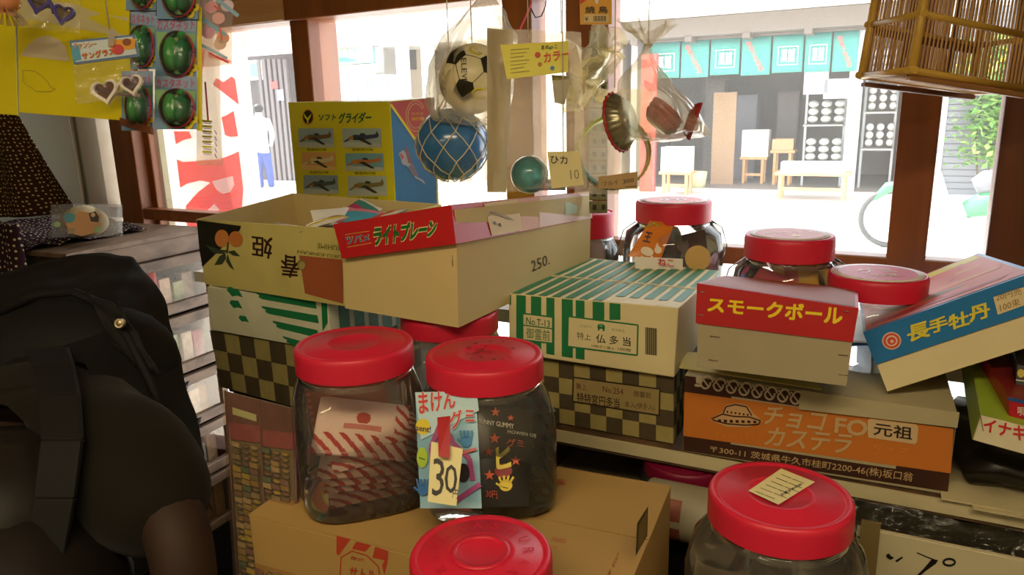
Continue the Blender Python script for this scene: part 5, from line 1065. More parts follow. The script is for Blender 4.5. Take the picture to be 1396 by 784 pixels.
cf = film('cover_wrap', 'e8e4d4', .84, .12, body=.05, bodyh='b8b4a0', gloss=1.0, bump=.8, bscale=40)
tag(MB().grid(scroll, 60, 16).build('plastic_cover', cf), 'crinkled clear plastic sheet draped down from the right shelf edge', 'plastic sheet')
# white board with brush writing
bo = atz(1150, 722, .99); a1 = (bo-S0).dot(SU)
n1 = .125
def bq(px, py): return onplane(px, py, Sp(0, n1, 0), SN)
zt_ = bq(1250, 735).z
t = thing('price_board', 'white board with black brush writing standing below the right shelf', 'board', Sp(.5, n1, .93))
sa = (bq(1168, 725)-S0).dot(SU); sbox(MB(), sa, sa+.42, n1-.006, n1, .931, zt_).build('board', mat('board_white', 'c4bc9a', .6, var=.08, scale=10), t, bevel=.001)
pr = Print([Sp(sa, n1, .93), Sp(sa+.42, n1, .93), Sp(sa+.42, n1, zt_), Sp(sa, n1, zt_)]); ik = c('14110e')
pr.poly([(1208, 756), (1212, 754), (1214, 757), (1219, 760), (1214, 763), (1209, 760)], ik, 2); pr.poly([(1220, 764), (1230, 758), (1231, 760), (1223, 766)], ik, 2)
pr.line([(1250, 753), (1264, 759), (1277, 764)], 1.5, ik, 2); pr.poly([(1270, 762), (1279, 763), (1276, 768), (1262, 778), (1248, 790), (1243, 790), (1258, 776)], ik, 2)
pr.line([(1294+8*math.cos(a), 766+4.6*math.sin(a)) for a in [i*math.pi/8 for i in range(17)]], 3, ik, 2); pr.line([(1169, 731), (1175, 734)], 1.8, ik, 2); pr.build('brush_writing', t)
st_ = bq(1186, 725); sq_ = (st_-S0).dot(SU); tag(sbox(MB(), sq_-.009, sq_+.009, n1+.003, n1+.009, .931, zt_+.012).build('wooden_strut', mat('strut_wood', '7a6a40', .6)), 'thin brown wooden strut upright before the white brush-lettered board', 'strut')
# ================================================================ LEFT CABINET with glass fronted drawers
KU = Vector((.42, .9075, 0)); KV = Vector((-.9075, .42, 0)); K0 = Vector((-1.05, 1.708, 0)); TOPZ = 1.2
def Kp(a, b, z): return K0+KU*a+KV*b+ZU*z
def kbox(mb, a0, a1, b0, b1, z0, z1, mi=0): return mb.obox(Kp(a0, b0, z0), KU*(a1-a0), KV*(b1-b0), ZU*(z1-z0), mi)
KL = .415; KD = .34
t = thing('drawer_cabinet', 'old dark wooden cabinet with glass fronted drawers at the left', 'cabinet', Kp(KL/2, KD/2, 0))
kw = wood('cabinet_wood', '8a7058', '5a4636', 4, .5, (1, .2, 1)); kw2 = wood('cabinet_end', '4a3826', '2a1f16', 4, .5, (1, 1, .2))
kbox(MB(), -.01, KL, -.012, KD, TOPZ-.012, TOPZ).build('top_board', kw, t, bevel=.002)
kbox(MB(), -.0, KL, -.008, .0, TOPZ-.06, TOPZ-.012).build('top_rail', kw, t, bevel=.002)
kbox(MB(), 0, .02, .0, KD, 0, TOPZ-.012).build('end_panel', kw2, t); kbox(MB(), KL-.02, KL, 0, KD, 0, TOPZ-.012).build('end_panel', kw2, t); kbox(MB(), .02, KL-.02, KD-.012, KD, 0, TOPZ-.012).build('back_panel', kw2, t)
kbox(MB(), 0.0, .03, -.008, 0, 0, TOPZ-.06).build('stile', kw, t, bevel=.001)
rowz = [(TOPZ-.06, TOPZ-.215), (TOPZ-.225, TOPZ-.39), (TOPZ-.40, TOPZ-.555), (TOPZ-.565, TOPZ-.72), (TOPZ-.73, TOPZ-.90)]
gl2 = film('drawer_glass', 'fff8f0', .97, .03, body=.0, gloss=.25)
for r_, (za, zb2) in enumerate(rowz):
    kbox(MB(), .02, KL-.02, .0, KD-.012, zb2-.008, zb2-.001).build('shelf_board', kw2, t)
    d = kbox(MB(), .03, KL-.0, -.02, .0, zb2, zb2+.028).build('drawer', kw, t, bevel=.002)
    kbox(MB(), .03, KL, -.02, 0, za-.03, za-.002).build('drawer_rail', kw, d, bevel=.002)
    for a_ in (.03, KL-.022): kbox(MB(), a_, a_+.02, -.018, 0, zb2+.028, za-.03).build('drawer_side', kw, d)
    kbox(MB(), .045, KL-.02, -.012, -.010, zb2+.028, za-.03).build('glass_pane', gl2, d)
cols_ = [['e8a0b8', 'f0e4c8', 'c8d888', '6a80c0', 'c83a44', 'e8d8d0', 'a8c8a0', 'f0f0e8'], ['e8f0e8', '90b8e0', '70b878', 'd84868', 'e8d050', 'a8d8b0', 'f0f0f0', 'c86090'], ['f0d8a0', 'e8e0d8', 'd8b088', 'f0e8d8', 'c8a080', 'e0c8b0', 'd8d0c0', 'e8c890'], ['a8a090', 'd0c8b8', '9ab0a0', 'c0a0a0', 'b8b8a0', 'd8c0b0', 'a8b8b8', 'c8c0a8'], ['8a6a50', 'a07850', '7a5a48', '90705a', 'a88868', '886850', '987860', 'a08868']]
word = ['top', 'second', 'third', 'fourth', 'lowest']
for r_, (za, zb2) in enumerate(rowz):
    for k in range(8):
        a_ = .05+k*.042; h = cols_[r_][k]; hh = (za-zb2)*random.uniform(.45, .78)
        o = kbox(MB(), a_, a_+.037, .012+random.uniform(0, .02), .06, zb2+.0005, zb2+hh).build('toy_packet', mat('toy_'+h, h, .35, var=.3, scale=60), bevel=.003)
        tag(o, 'toy packet in the %s glass cabinet drawer, %s' % (word[r_], ['nearest the viewer', 'second from near end', 'third from near end', 'fourth from near end', 'fourth from far end', 'third from far end', 'second from far end', 'at the far end'][k]), 'toy', 'toys in the glass drawers')
# dotted cloths
dots = cloth_dots('dotted_cloth', '35222a', 'cdbfa0', 62); dots2 = cloth_dots('dotted_cloth_brown', '402a1a', 'd8c088', 70)
def cloth_top(u, v):
    a_ = -.03+.42*u*(1-.0*v); b_ = .10+.36*v-.1*(1-u)*0; p = Kp(a_, b_, TOPZ+.006+.022*abs(noise.noise(Vector((u*5, v*4, 0))))+.05*max(0, v-.45)); 
    if u > .8: p = Kp(-.03+.42*u, .10+(u-.8)*1.2+(.36-(u-.8)*1.2)*v, p.z)
    return p
mb = MB(); mb.grid(cloth_top, 30, 24); tag(grid_uv(mb.build('dotted_cloth', dots, solid=.002), 30, 24, .5, .4), 'plum cloth with pale dots spread over the cabinet top', 'cloth', 'dotted cloths')
def cloth_hang(u, v):
    # curtain-like fall from upper left down to the cabinet, edge running diagonally
    x0 = at(-40, 130+170*v, 1.95); pr_ = 12+100*v**1.15+ (0 if v < .9 else 0); e = at(pr_+ -2, 140+150*v, 1.72+.25*v*.6)
    p = lerp(x0, e, u); return p+Vector((0, -1, 0))*.02*math.sin(u*11+v*2)
mb = MB(); mb.grid(cloth_hang, 36, 24); tag(grid_uv(mb.build('dotted_cloth', dots2, solid=.002), 36, 24, .3, .4), 'brown cloth with gold dots hanging at the far left', 'cloth', 'dotted cloths')
def cloth_side(u, v):
    p = lerp(at(-45, 300, 1.75), at(28, 305, 1.70), u); return p+ZU*(-.28*v)+Vector((.3, -1, 0)).normalized()*(.02*math.sin(u*9+v)+.02*v)
mb = MB(); mb.grid(cloth_side, 20, 16); tag(grid_uv(mb.build('dotted_cloth', dots, solid=.002), 20, 16, .15, .3), 'plum dotted cloth hanging over the near end of the cabinet', 'cloth', 'dotted cloths')
# packet on the cabinet
pq = [at(68, 327, 1.80), at(166, 324, 1.86), at(165, 280, 1.86), at(66, 280, 1.80)]; dz = TOPZ+.004-pq[0].z
pq = [p+ZU*0 for p in pq]
t = thing('sweet_bag', 'clear bag of pale sweets with blue and orange stickers on the cabinet top', 'bag', (pq[0]+pq[1])/2)
cenp = (pq[0]+pq[1])/2; uxp = (pq[1]-pq[0]).normalized(); nv_ = Vector((-uxp.y, uxp.x, 0))
mb = MB(); mb.ball(cenp+ZU*.040-nv_*.0+nv_*.03, (.052, .026, .040), 26, ax=(uxp, nv_, ZU)); mb.build('sweets', mat('pale_sweets', 'e8d8b0', .5, bump=.4, bscale=90), t)
def bagf(s):
    def f(u, v): 
        b = lerp(lerp(pq[0], pq[1], u), lerp(pq[3], pq[2], u), v)+nv_*.03; w = (max(0, math.sin(math.pi*u))*max(0, math.sin(math.pi*v)))**.4; return b+nv_*s*.038*w+nv_*.003*noise.noise(Vector((u*12, v*8, s)))
    return f
mb = MB(); mb.grid(bagf(-1), 24, 14); mb.grid(bagf(1), 24, 14); mb.build('clear_wrap', film('bag_film', 'ffffff', .85, .12, body=.22, bodyh='f0ece0', gloss=.7, bump=.5), t)
pr = Print([p-nv_*.012 for p in pq]); pr.disc(95, 297, 7.5, 7, c('58a8b8'), 1); pr.poly([(90, 305), (108, 288), (138, 292), (134, 316), (112, 322), (96, 318)], c('dfa870'), 1); pr.poly([(121, 291), (130, 288), (135, 296), (134, 303), (124, 302)], c('4a4038'), 2); pr.disc(127, 293, 3, 3, c('e8c8a8'), 3); pr.poly([(92, 311), (102, 311), (102, 319), (92, 319)], c('b8a078'), 2); pr.disc(78, 306, 5, 4, c('a8c890'), 1); pr.disc(133, 313, 5, 4, c('a8c890'), 2); pr.build('sticker', t)
# ================================================================ PERSON bending over, with a backpack
pg = Vector((-.78, 1.02, 0))
t = thing('person', 'person bending forward in a black short sleeved shirt at the lower left', 'person', (-.80, 1.15, 0))
def a3(px, py, d): return tuple(at(px, py, d))
sh_l = at(150, 585, .84); elb = at(249, 748, .74); hand = Vector((-.30, .47, .80))
J = dict(pel=(-.80, 1.22, .93), sp=(-.74, 1.10, 1.04), ch=(-.62, .93, 1.12), nk=(-.56, .76, 1.10), hb=(-.52, .66, 1.04), hd=(-.50, .61, .97),
         ls=tuple(sh_l-Vector((.01, 0, .02))), lm=a3(218, 665, .78), le=tuple(elb), lw=(-.325, .60, .78), lh=(-.325, .56, .72), rs=(-.82, .86, 1.08), re=(-.90, .62, .90), rw=(-.74, .50, .78), rh=(-.70, .47, .74),
         lhip=(-.70, 1.24, .88), lk=(-.66, 1.12, .48), la=(-.68, 1.24, .08), lt=(-.64, 1.08, .035), rhip=(-.90, 1.20, .88), rk=(-.92, 1.06, .48), ra=(-.94, 1.18, .08), rt=(-.92, 1.02, .035))
Rr = dict(pel=.125, sp=.12, ch=.085, nk=.045, hb=.06, hd=.078, ls=.042, lm=.038, le=.034, lw=.026, lh=.03, rs=.055, re=.04, rw=.026, rh=.03, lhip=.09, lk=.06, la=.042, lt=.035, rhip=.09, rk=.06, ra=.042, rt=.035)
E_ = [('pel', 'sp'), ('sp', 'ch'), ('ch', 'nk'), ('nk', 'hb'), ('hb', 'hd'), ('ch', 'ls'), ('ls', 'lm'), ('lm', 'le'), ('le', 'lw'), ('lw', 'lh'), ('ch', 'rs'), ('rs', 're'), ('re', 'rw'), ('rw', 'rh'), ('pel', 'lhip'), ('lhip', 'lk'), ('lk', 'la'), ('la', 'lt'), ('pel', 'rhip'), ('rhip', 'rk'), ('rk', 'ra'), ('ra', 'rt')]
off = parent_origin(t); Jl = {k: tuple(Vector(v)-off) for k, v in J.items()}
skin_m = mat('shaded_brown_skin', '2e190c', .7, var=.06); shirt_m = mat('black_shirt', '1d1a14', .9, var=.15, bump=.3, bscale=14, spec=.15, sheen=.05)  # deep shade is put into these colours: skin and shirt made darker
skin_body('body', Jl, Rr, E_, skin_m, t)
# shirt: torso and loose short sleeves, a looser skin over the same joints
slv = lerp(J['lm'], J['le'], .85)
Js = dict(pel=J['pel'], sp=J['sp'], ch=J['ch'], nk=tuple(lerp(J['ch'], J['nk'], .8)), ls=J['ls'], l1=tuple(lerp(J['ls'], J['lm'], .55)), lm=tuple(slv), rs=J['rs'], r1=tuple(lerp(J['rs'], J['re'], .6)))
Rs = dict(pel=.15, sp=.15, ch=.155, nk=.105, ls=.088, l1=.080, lm=.056, rs=.085, r1=.075)
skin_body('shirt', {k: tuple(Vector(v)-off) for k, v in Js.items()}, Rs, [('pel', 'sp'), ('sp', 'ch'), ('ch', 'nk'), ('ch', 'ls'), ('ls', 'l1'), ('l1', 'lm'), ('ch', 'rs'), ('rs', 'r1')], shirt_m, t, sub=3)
sh_o = COL.objects[-1]
tx = bpy.data.textures.new('folds', 'CLOUDS'); tx.noise_scale = .16
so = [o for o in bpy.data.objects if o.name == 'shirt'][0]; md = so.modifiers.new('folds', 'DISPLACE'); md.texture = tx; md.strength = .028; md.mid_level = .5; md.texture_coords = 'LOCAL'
Jt = {k: J[k] for k in ('pel', 'lhip', 'lk', 'la', 'rhip', 'rk', 'ra')}; skin_body('trousers', {k: tuple(Vector(v)-off) for k, v in Jt.items()}, dict(pel=.135, lhip=.105, lk=.08, la=.065, rhip=.105, rk=.08, ra=.065), [('pel', 'lhip'), ('lhip', 'lk'), ('lk', 'la'), ('pel', 'rhip'), ('rhip', 'rk'), ('rk', 'ra')], mat('dark_trousers', '1c1f2a', .8), t)
# hair, fingers, shoes
mb = MB(); hc = Vector(J['hd']); hn = (Vector(J['hd'])-Vector(J['nk'])).normalized()
mb.ball(hc+Vector((-.03, .035, .055)), (.125, .135, .115), 32); mb.ball((Vector(J['nk'])+Vector(J['hb']))/2+Vector((-.01, -.015, .035)), (.10, .11, .085), 28)
for i, v in enumerate(mb.v): mb.v[i] = v+noise.noise_vector(v*60)*.006
mb.build('hair', mat('black_hair', '1c1714', .5, bump=.8, bscale=160), t)
st2 = MB()
for k in range(0):
    a = random.uniform(0, 6.28); e = random.uniform(-.2, 1.3); d = Vector((math.cos(a)*math.cos(e), math.sin(a)*math.cos(e), math.sin(e))); p = hc+Vector((-.005, 0, .03))+Vector((d.x*.093, d.y*.101, d.z*.096)); tgt = (Vector((d.x, d.y, -.6))).normalized(); st2.tube([p, p+tgt*.03+d*.006, p+tgt*.06], [.0018, .0015, .0006], 4, cap=False)

for nm, hp, fd in (('lh', Vector(J['lh']), Vector((.1, -.35, -.9))), ('rh', Vector(J['rh']), Vector((.3, -.3, -.9)))):
    fd = fd.normalized(); sd = fd.cross(Vector((0, 1, .2))).normalized(); pn = fd.cross(sd).normalized()
    for k, L in enumerate((.062, .072, .068, .054)):
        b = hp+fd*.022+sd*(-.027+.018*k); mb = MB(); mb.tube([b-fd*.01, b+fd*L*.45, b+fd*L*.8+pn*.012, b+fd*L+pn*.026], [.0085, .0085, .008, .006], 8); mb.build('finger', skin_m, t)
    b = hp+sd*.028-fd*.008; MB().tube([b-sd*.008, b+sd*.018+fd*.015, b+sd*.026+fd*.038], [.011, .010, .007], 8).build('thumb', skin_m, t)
for a_, b_ in (('la', 'lt'), ('ra', 'rt')): 
    p, q = Vector(J[a_]), Vector(J[b_]); MB().ball((p+q)/2+Vector((0, -.0, -.012)), (.05, .14, .05), 20).build('shoe', mat('shoe_black', '181614', .5), t)
# backpack strap over the shoulder and the bag on the back
bag_m = mat('backpack_black', '121110', .75, var=.15, bump=.35, bscale=10, spec=.35)
t = thing('backpack', 'black backpack with a round metal snap on the bending person back', 'backpack', (-.62, 1.16, 1.2))
pts = [(0, 372, 1.10), (60, 354, 1.12), (110, 349, 1.13), (150, 348, 1.13), (184, 352, 1.12), (205, 376, 1.10), (228, 425, 1.07), (248, 495, 1.03), (264, 560, .99), (277, 618, .95)]
def bagpt(i, r_):
    """r_ 0..1 from outline inward/towards the viewer"""
    return None
outl = [at(*p) for p in pts]; inn = [at(p[0]*.8-25, min(650, p[1]+135+i*2), .96-.006*i) for i, p in enumerate(pts)]
ns = 18; mb = MB()
def bp_(u, v):
    i = u*(len(pts)-1); k = min(int(i), len(pts)-2); f = i-k; o_ = lerp(outl[k], outl[k+1], f); n_ = lerp(inn[k], inn[k+1], f)
    back = o_+(o_-EYE).normalized()*.16-ZU*.10
    if v < .35: w = v/.35; w2 = math.sin(w*math.pi/2); p = lerp(back, o_, w2)
    else: w = (v-.35)/.65; p = lerp(o_, n_, w)+(EYE-o_).normalized()*.05*math.sin(w*math.pi*.5)
    return p+noise.noise_vector(p*9)*.012+noise.noise_vector(p*26)*.004
mb.grid(bp_, 60, 40); mb.build('bag_body', bag_m, t)
mb = MB(); mb.ball(at(95, 500, 1.02), (.15, .10, .10), 28); mb.build('back_padding', bag_m, t)
# flap with the snap, raised seam cord along its hem
hem = [(0, 425, .985), (50, 402, .99), (100, 398, .985), (140, 415, .975), (175, 460, .96), (205, 520, .945), (222, 560, .94)]
mb = MB(); mb.tube([at(a, b, d-.02) for a, b, d in hem], .006, 8); mb.build('flap_hem', bag_m, t)
mb = MB(); mb.grid(lambda u, v: lerp(at(115+u*55, 400+u*30-5, .955-.01*u), at(150+u*70, 470+u*45, .94-.01*u), v)+noise.noise_vector(Vector((u*3, v*3, 2)))*.006, 12, 10); mb.build('flap', bag_m, t, solid=.003)
sp_ = at(163, 441, .925); axs = ((RIGHT), (-DOWN), (-FWD)); mb = MB(); mb.lathe([(.0062, -.004), (.0066, .001), (.0056, .0024), (.0046, .0016), (.003, .002), (.0005, .003)], sp_, 24, ax=axs); mb.build('snap_button', mat('antique_brass', 'c8b896', .3, metal=.9, var=0), t, label='round metal snap button')
mb = MB(); sw = [(62, 474, .885), (70, 500, .83), (78, 540, .775), (82, 600, .73), (72, 680, .71), (50, 800, .70)]
L1 = [at(a-28, b, d) for a, b, d in sw]; L2 = [at(a+28, b, d) for a, b, d in sw]
for i in range(len(sw)-1): mb.hexa([L1[i+1], L2[i+1], L1[i+1]+FWD*.008, L2[i+1]+FWD*.008, L1[i], L2[i], L1[i]+FWD*.008, L2[i]+FWD*.008])
mb.build('shoulder_strap', bag_m, t, bevel=.002)
# ================================================================ THINGS HANGING above the table, all tied to one cord under the ceiling
HZ = 1.92; tops_ = []
def hang(t, p, name='hanging_string', r=.0009, m=None):
    p = Vector(p); q = Vector((p.x, p.y, HZ)); tops_.append(q); MB().tube([p, q], r, 5).build(name, m or mat('cream_string', 'd8ccb0', .7), t)
def plate(Q, th=.0012):
    P_ = [at(*q) for q in Q]; n = (P_[1]-P_[0]).cross(P_[3]-P_[0]).normalized(); n = n if n.dot(EYE-P_[0]) < 0 else -n   # n points away
    return P_, n*th
def card(Q, name, m, par, th=.0012):
    P_, n = plate(Q, th); MB().hexa([P_[0], P_[1], P_[0]+n, P_[1]+n, P_[3], P_[2], P_[3]+n, P_[2]+n]).build(name, m, par); return P_
ycard = mat('yellow_card', 'e6d81a', .45, var=.04, scale=4); beige = c('d9cdb0')
# big yellow cards
Q = [(26, 153, .98), (178, 165, .93), (175, -60, .93), (22, -60, .98)]
P_ = [at(*q) for q in Q]; t = thing('yellow_board', 'large bright yellow card hanging behind the white heart sunglasses', 'card', (P_[0]+P_[1])/2, 'yellow cards at the top left'); card(Q, 'card', ycard, t)
pr = Print(P_); pr.poly([(27, 24), (60, 30), (110, 40), (175, 52), (175, 24), (140, 20), (100, 5), (60, 0), (27, 0)], c('d8cf9a'), 1)
pr.poly([(28, 76), (38, 62), (50, 52), (66, 48), (82, 55), (90, 64), (95, 84), (60, 80)], beige, 1); pr.poly([(120, 24), (140, 19), (176, 30), (176, 50), (150, 40)], c('e2d41c'), 2)
pr.line([(31, 96), (48, 97), (58, 104), (66, 112), (69, 119), (76, 121), (70, 125), (50, 125), (44, 120), (38, 117), (31, 110), (33, 104), (31, 96)], .8, c('b0a43a'), 2); pr.build('faded_print', t)
for x in (45, 150): hang(t, at(x, -60, .955))
Q = [(-70, 150, 1.03), (24, 157, 1.0), (17, -60, 1.0), (-70, -60, 1.03)]
P_ = [at(*q) for q in Q]; t = thing('yellow_board', 'yellow card cut by the left edge of the picture', 'card', (P_[0]+P_[1])/2, 'yellow cards at the top left'); card(Q, 'card', ycard, t)
pr = Print(P_); pr.text('ス', [(-6, 92), (1, 92), (1, 78), (-6, 78)], c('e8e4c8'), 1, bold=.03); pr.build('lettering', t); hang(t, at(-10, -60, 1.01))
Q = [(12, 58, 1.05), (26, 60, 1.05), (26, 20, 1.05), (13, 20, 1.05)]
P_ = [at(*q) for q in Q]
def heart(mb, cen, s, ux, uy, un, mi_f, mi_l, solid=.004):
    pts = []
    for k in range(26):
        a = k*2*math.pi/26; x = 16*math.sin(a)**3/17; y = (13*math.cos(a)-5*math.cos(2*a)-2*math.cos(3*a)-math.cos(4*a))/17; pts.append((x, y))
    o_ = [cen+ux*x*s+uy*y*s for x, y in pts]; i_ = [cen+ux*x*s*.76+uy*(y*s*.76+.001) for x, y in pts]
    n0 = mb.add([p-un*solid for p in o_]+[p-un*solid for p in i_]+o_+i_); N_ = 26
    for k in range(N_):
        k2 = (k+1) % N_; mb.face((n0+k, n0+k2, n0+N_+k2, n0+N_+k), mi_f, False); mb.face((n0+2*N_+k, n0+3*N_+k, n0+3*N_+k2, n0+2*N_+k2), mi_f); mb.face((n0+k, n0+2*N_+k, n0+2*N_+k2, n0+k2), mi_f); mb.face((n0+N_+k, n0+N_+k2, n0+3*N_+k2, n0+3*N_+k), mi_f)
    return i_
def glasses(label, c1, s1, c2, s2, d, fr, lens, header, bagq, tilt, hlab):
    t = thing('heart_sunglasses', label, 'sunglasses', at(*c1, d), 'heart sunglasses in clear bags')
    un = FWD; ca, sa = math.cos(R(tilt)), math.sin(R(tilt)); ux = RIGHT*ca+(-DOWN)*sa; uy = -RIGHT*sa+(-DOWN)*ca
    f = MB(); l = []
    for cc, s in ((c1, s1), (c2, s2)): l.append(heart(f, at(*cc, d), s*d/FPX, ux, uy, un, 0, 0))
    a, b = at(c1[0]+s1*.8, c1[1]-s1*.15, d), at(c2[0]-s2*.8, c2[1]-s2*.05, d); f.tube([a-un*.002, (a+b)/2-un*.003+uy*.003, b-un*.002], .0022, 8); f.tube([at(c1[0]-s1*.9, c1[1]-s1*.3, d), at(c1[0]-s1*.2, c1[1]-s1*.2, d)+un*.02, at(c1[0]+s1*1.6, c1[1]-2, d)+un*.022], .0018, 6); f.build('frame', fr, t)
    for q in l: mb = MB(); mb.poly([p-un*.001 for p in q]); mb.build('lens', lens, t)
    B_ = [at(x, y, d-.006) for x, y in bagq]; bb_ = [at(x, y, d+.02) for x, y in bagq]
    mb = MB(); mb.grid(lambda u, v: lerp(lerp(B_[0], B_[1], u), lerp(B_[3], B_[2], u), v)+noise.noise_vector(Vector((u*5, v*5, 0)))*.003, 14, 12); mb.grid(lambda u, v: lerp(lerp(bb_[0], bb_[1], u), lerp(bb_[3], bb_[2], u), v)+noise.noise_vector(Vector((u*5, v*5, 3)))*.003, 14, 12)
    mb.build('clear_bag', film('bag_clear', 'ffffff', .97, .1, body=.05, gloss=.9, bump=.7), t)
    if header:
        H_ = card([(*q, d-.008) for q in header], 'header_card', mat('header_white', 'c8d4dc', .3), t); pr = Print(H_); x0, y0 = header[3]; 
        pr.poly(header[:2]+header[2:], c('5a78a8'), 1); q = [(header[0][0]+3, header[0][1]-3), (header[1][0]-3, header[1][1]-3), (header[2][0]-3, header[2][1]+3), (header[3][0]+3, header[3][1]+3)]; pr.poly(q, c('c8d8e0'), 2)
        pr.poly([(152, 70), (184, 67), (186, 53), (150, 55)], c('e0a02c'), 3); pr.disc(162, 68, 8, 7, c('c8404a'), 4); pr.disc(174, 58, 6, 5, c('8a4a2a'), 4)
        pr.text('サングラス', [(114, 82), (158, 75), (156, 66), (112, 73)], c('e0c84a'), 4, bold=.09); pr.text('サングラス', [(114, 82), (158, 75), (156, 66), (112, 73)], c('d83a2a'), 5, bold=.03); pr.poly([(100, 84), (112, 82), (108, 62), (98, 63)], c('58a0c0'), 3); pr.text('ファンシー', [(102, 68), (134, 64), (132, 57), (101, 60)], c('d8903a'), 4, bold=.05); pr.build('header_print', t)
    return t
wf = mat('white_frame_plastic', 'efe8dc', .25); pl_ = film('purple_lens', '9a6a78', .75, .05, body=.35, bodyh='6a4450', gloss=2)
t = glasses('white heart shaped sunglasses in a clear bag with a comic header card', (145, 125), 20, (181, 116), 17, .84, wf, pl_, [(101, 88), (190, 77), (184, 47), (95, 56)], [(104, 142), (196, 134), (188, 76), (100, 87)], 12, 1); 
MB().hexa([at(*q) for q in [(147, 63, .828), (156, 62, .828), (147, 63, .829), (156, 62, .829), (148, 40, .828), (157, 39, .828), (148, 40, .829), (157, 39, .829)]]).build('tape', film('tape_clear', 'fff4d8', .8, .2, body=.4), t); hang(t, at(150, 44, .832))
t = glasses('purple heart shaped sunglasses in a clear bag at the top left', (54, 4), 17, (88, 20), 16, .86, mat('purple_frame', '4438a0', .3), film('brown_lens', 'a08a80', .7, .05, body=.35, bodyh='8a7468', gloss=2), None, [(25, 36), (108, 46), (112, -30), (25, -30)], -14, 0); hang(t, at(60, -30, .87))
# feathery peach shuttle at the corner
p = at(6, 12, .9); t = thing('shuttle_toy', 'peach and clear plastic shuttle toy at the top left corner', 'toy', p); MB().ball(p-DOWN*.008, (.018, .018, .012), 18).build('cap', mat('peach_rubber', 'e89a70', .5), t); mb = MB()
for k in range(16):
    a = k*math.pi/8; d = RIGHT*math.cos(a)+FWD*math.sin(a); mb.poly([p+d*.008, p+d*.012+RIGHT*.001, p+d*.022+DOWN*.014+RIGHT*.004, p+d*.022+DOWN*.014-RIGHT*.003])
mb.build('feather', film('feather_clear', 'f0e0d0', .8, .2, body=.4, bodyh='e8d8c8'), t); hang(t, p-DOWN*.02)
p0 = at(163, 160, .93); p1 = at(206, 173, .90); tag(MB().obox(p0, p1-p0, FWD*.006, DOWN*.009).build('wood_chip', wood('slat_brown', '8a5030', '6a3820', 4)), 'short brown wooden slat clipped under the green blister toys', 'slat')
# green blister toys, two columns of three
bl_green = mat('blister_green', '46b455', .25, var=.2); bl_dk = mat('blister_dark_green', '128050', .2, var=.3, scale=60); clear_d = film('blister_dome', 'ffffff', .97, .06, body=.05, gloss=2.2, bump=.25, bscale=70)
def blister(label, x0, y0, x1, y1, d):
    Q = [(x0, y1, d), (x1, y1, d), (x1, y0, d), (x0, y0, d)]; P_ = [at(*q) for q in Q]; t = thing('castanet_toy', label, 'toy', (P_[0]+P_[1])/2, 'green castanet toys on blister cards'); card(Q, 'backing_card', mat('card_sky', '6f9cc0', .4, var=.2, scale=50), t)
    w, h = x1-x0, y1-y0; X = lambda u: x0+w*u; Y = lambda v: y0+h*v
    pr = Print(P_); pr.poly([(X(.0), Y(0)), (X(1), Y(.0)), (X(1), Y(.25)), (X(0), Y(.2))], c('8fa8cc'), 1); pr.poly([(X(.02), Y(.25)), (X(.98), Y(.28)), (X(.9), Y(.95)), (X(.1), Y(.97))], c('8ab87c'), 1)
    pr.text('カスタネット', [(X(.04), Y(.22)), (X(.96), Y(.22)), (X(.96), Y(.05)), (X(.04), Y(.05))], c('c05a84'), 2, bold=.03)
    for u, v in ((.93, .82), (.82, .92), (.9, .7)): pr.disc(X(u), Y(v), w*.11, w*.11, c('e0cc2a'), 3, 12); pr.disc(X(u), Y(v), w*.03, w*.03, c('5a5a20'), 4, 8)
    pr.poly([(X(.0), Y(.5)), (X(.12), Y(.7)), (X(.3), Y(1)), (X(0), Y(1))], c('6f98c0'), 2); pr.build('card_print', t)
    k = d/FPX; cc = at(X(.52), Y(.6), d-.006); rx, ry = w*.37*k, h*.33*k; ax3 = (RIGHT, -DOWN, -FWD)
    mb = MB(); mb.tube([cc+RIGHT*rx*1.08*math.cos(a)-DOWN*ry*1.08*math.sin(a) for a in [i*math.pi/14 for i in range(29)]], .0016, 6); mb.build('red_cord', mat('cord_red', 'c83a5a', .4), t)
    MB().ball(cc-RIGHT*rx*.42, (rx*.45, ry*.85, .010), 20, ax=ax3).build('shell', bl_green, t); MB().ball(cc+RIGHT*rx*.32+DOWN*ry*.1, (rx*.52, ry*.82, .010), 20, ax=ax3).build('shell', bl_dk, t); MB().ball(cc+RIGHT*rx*.35-DOWN*ry*.85, (rx*.3, ry*.22, .008), 14, ax=ax3).build('frog_head', bl_green, t)
    MB().ball(cc, (rx*1.1, ry*1.12, .017), 26, ax=ax3).build('clear_dome', clear_d, t)
    return t, P_
names = [('top card of the left column of green castanet toys', 172, -62, 212, 14), ('middle card of the left column of green castanet toys', 172, 16, 212, 94), ('bottom card of the left column of green castanet toys', 166, 97, 208, 178), ('top card of the right column of green castanet toys', 214, -62, 270, 26), ('middle card of the right column of green castanet toys', 212, 22, 268, 108), ('bottom card of the right column of green castanet toys', 211, 104, 268, 176)]
for i, (lb, x0, y0, x1, y1) in enumerate(names):
    t, P_ = blister(lb, x0, y0, x1, y1, (.93 if i < 3 else .90)+(.004 if i % 3 == 1 else 0))
    if i % 3 == 0: hang(t, (P_[2]+P_[3])/2)
mb = MB(); a = at(269, 10, .905); b = at(269, 178, .905); mb.hexa([b, b+RIGHT*.006, b+FWD*.001, b+RIGHT*.006+FWD*.001, a, a+RIGHT*.005, a+FWD*.001, a+RIGHT*.005+FWD*.001]); tag(mb.build('yellow_strip', ycard), 'narrow yellow card strip right of the green castanet toys', 'card')
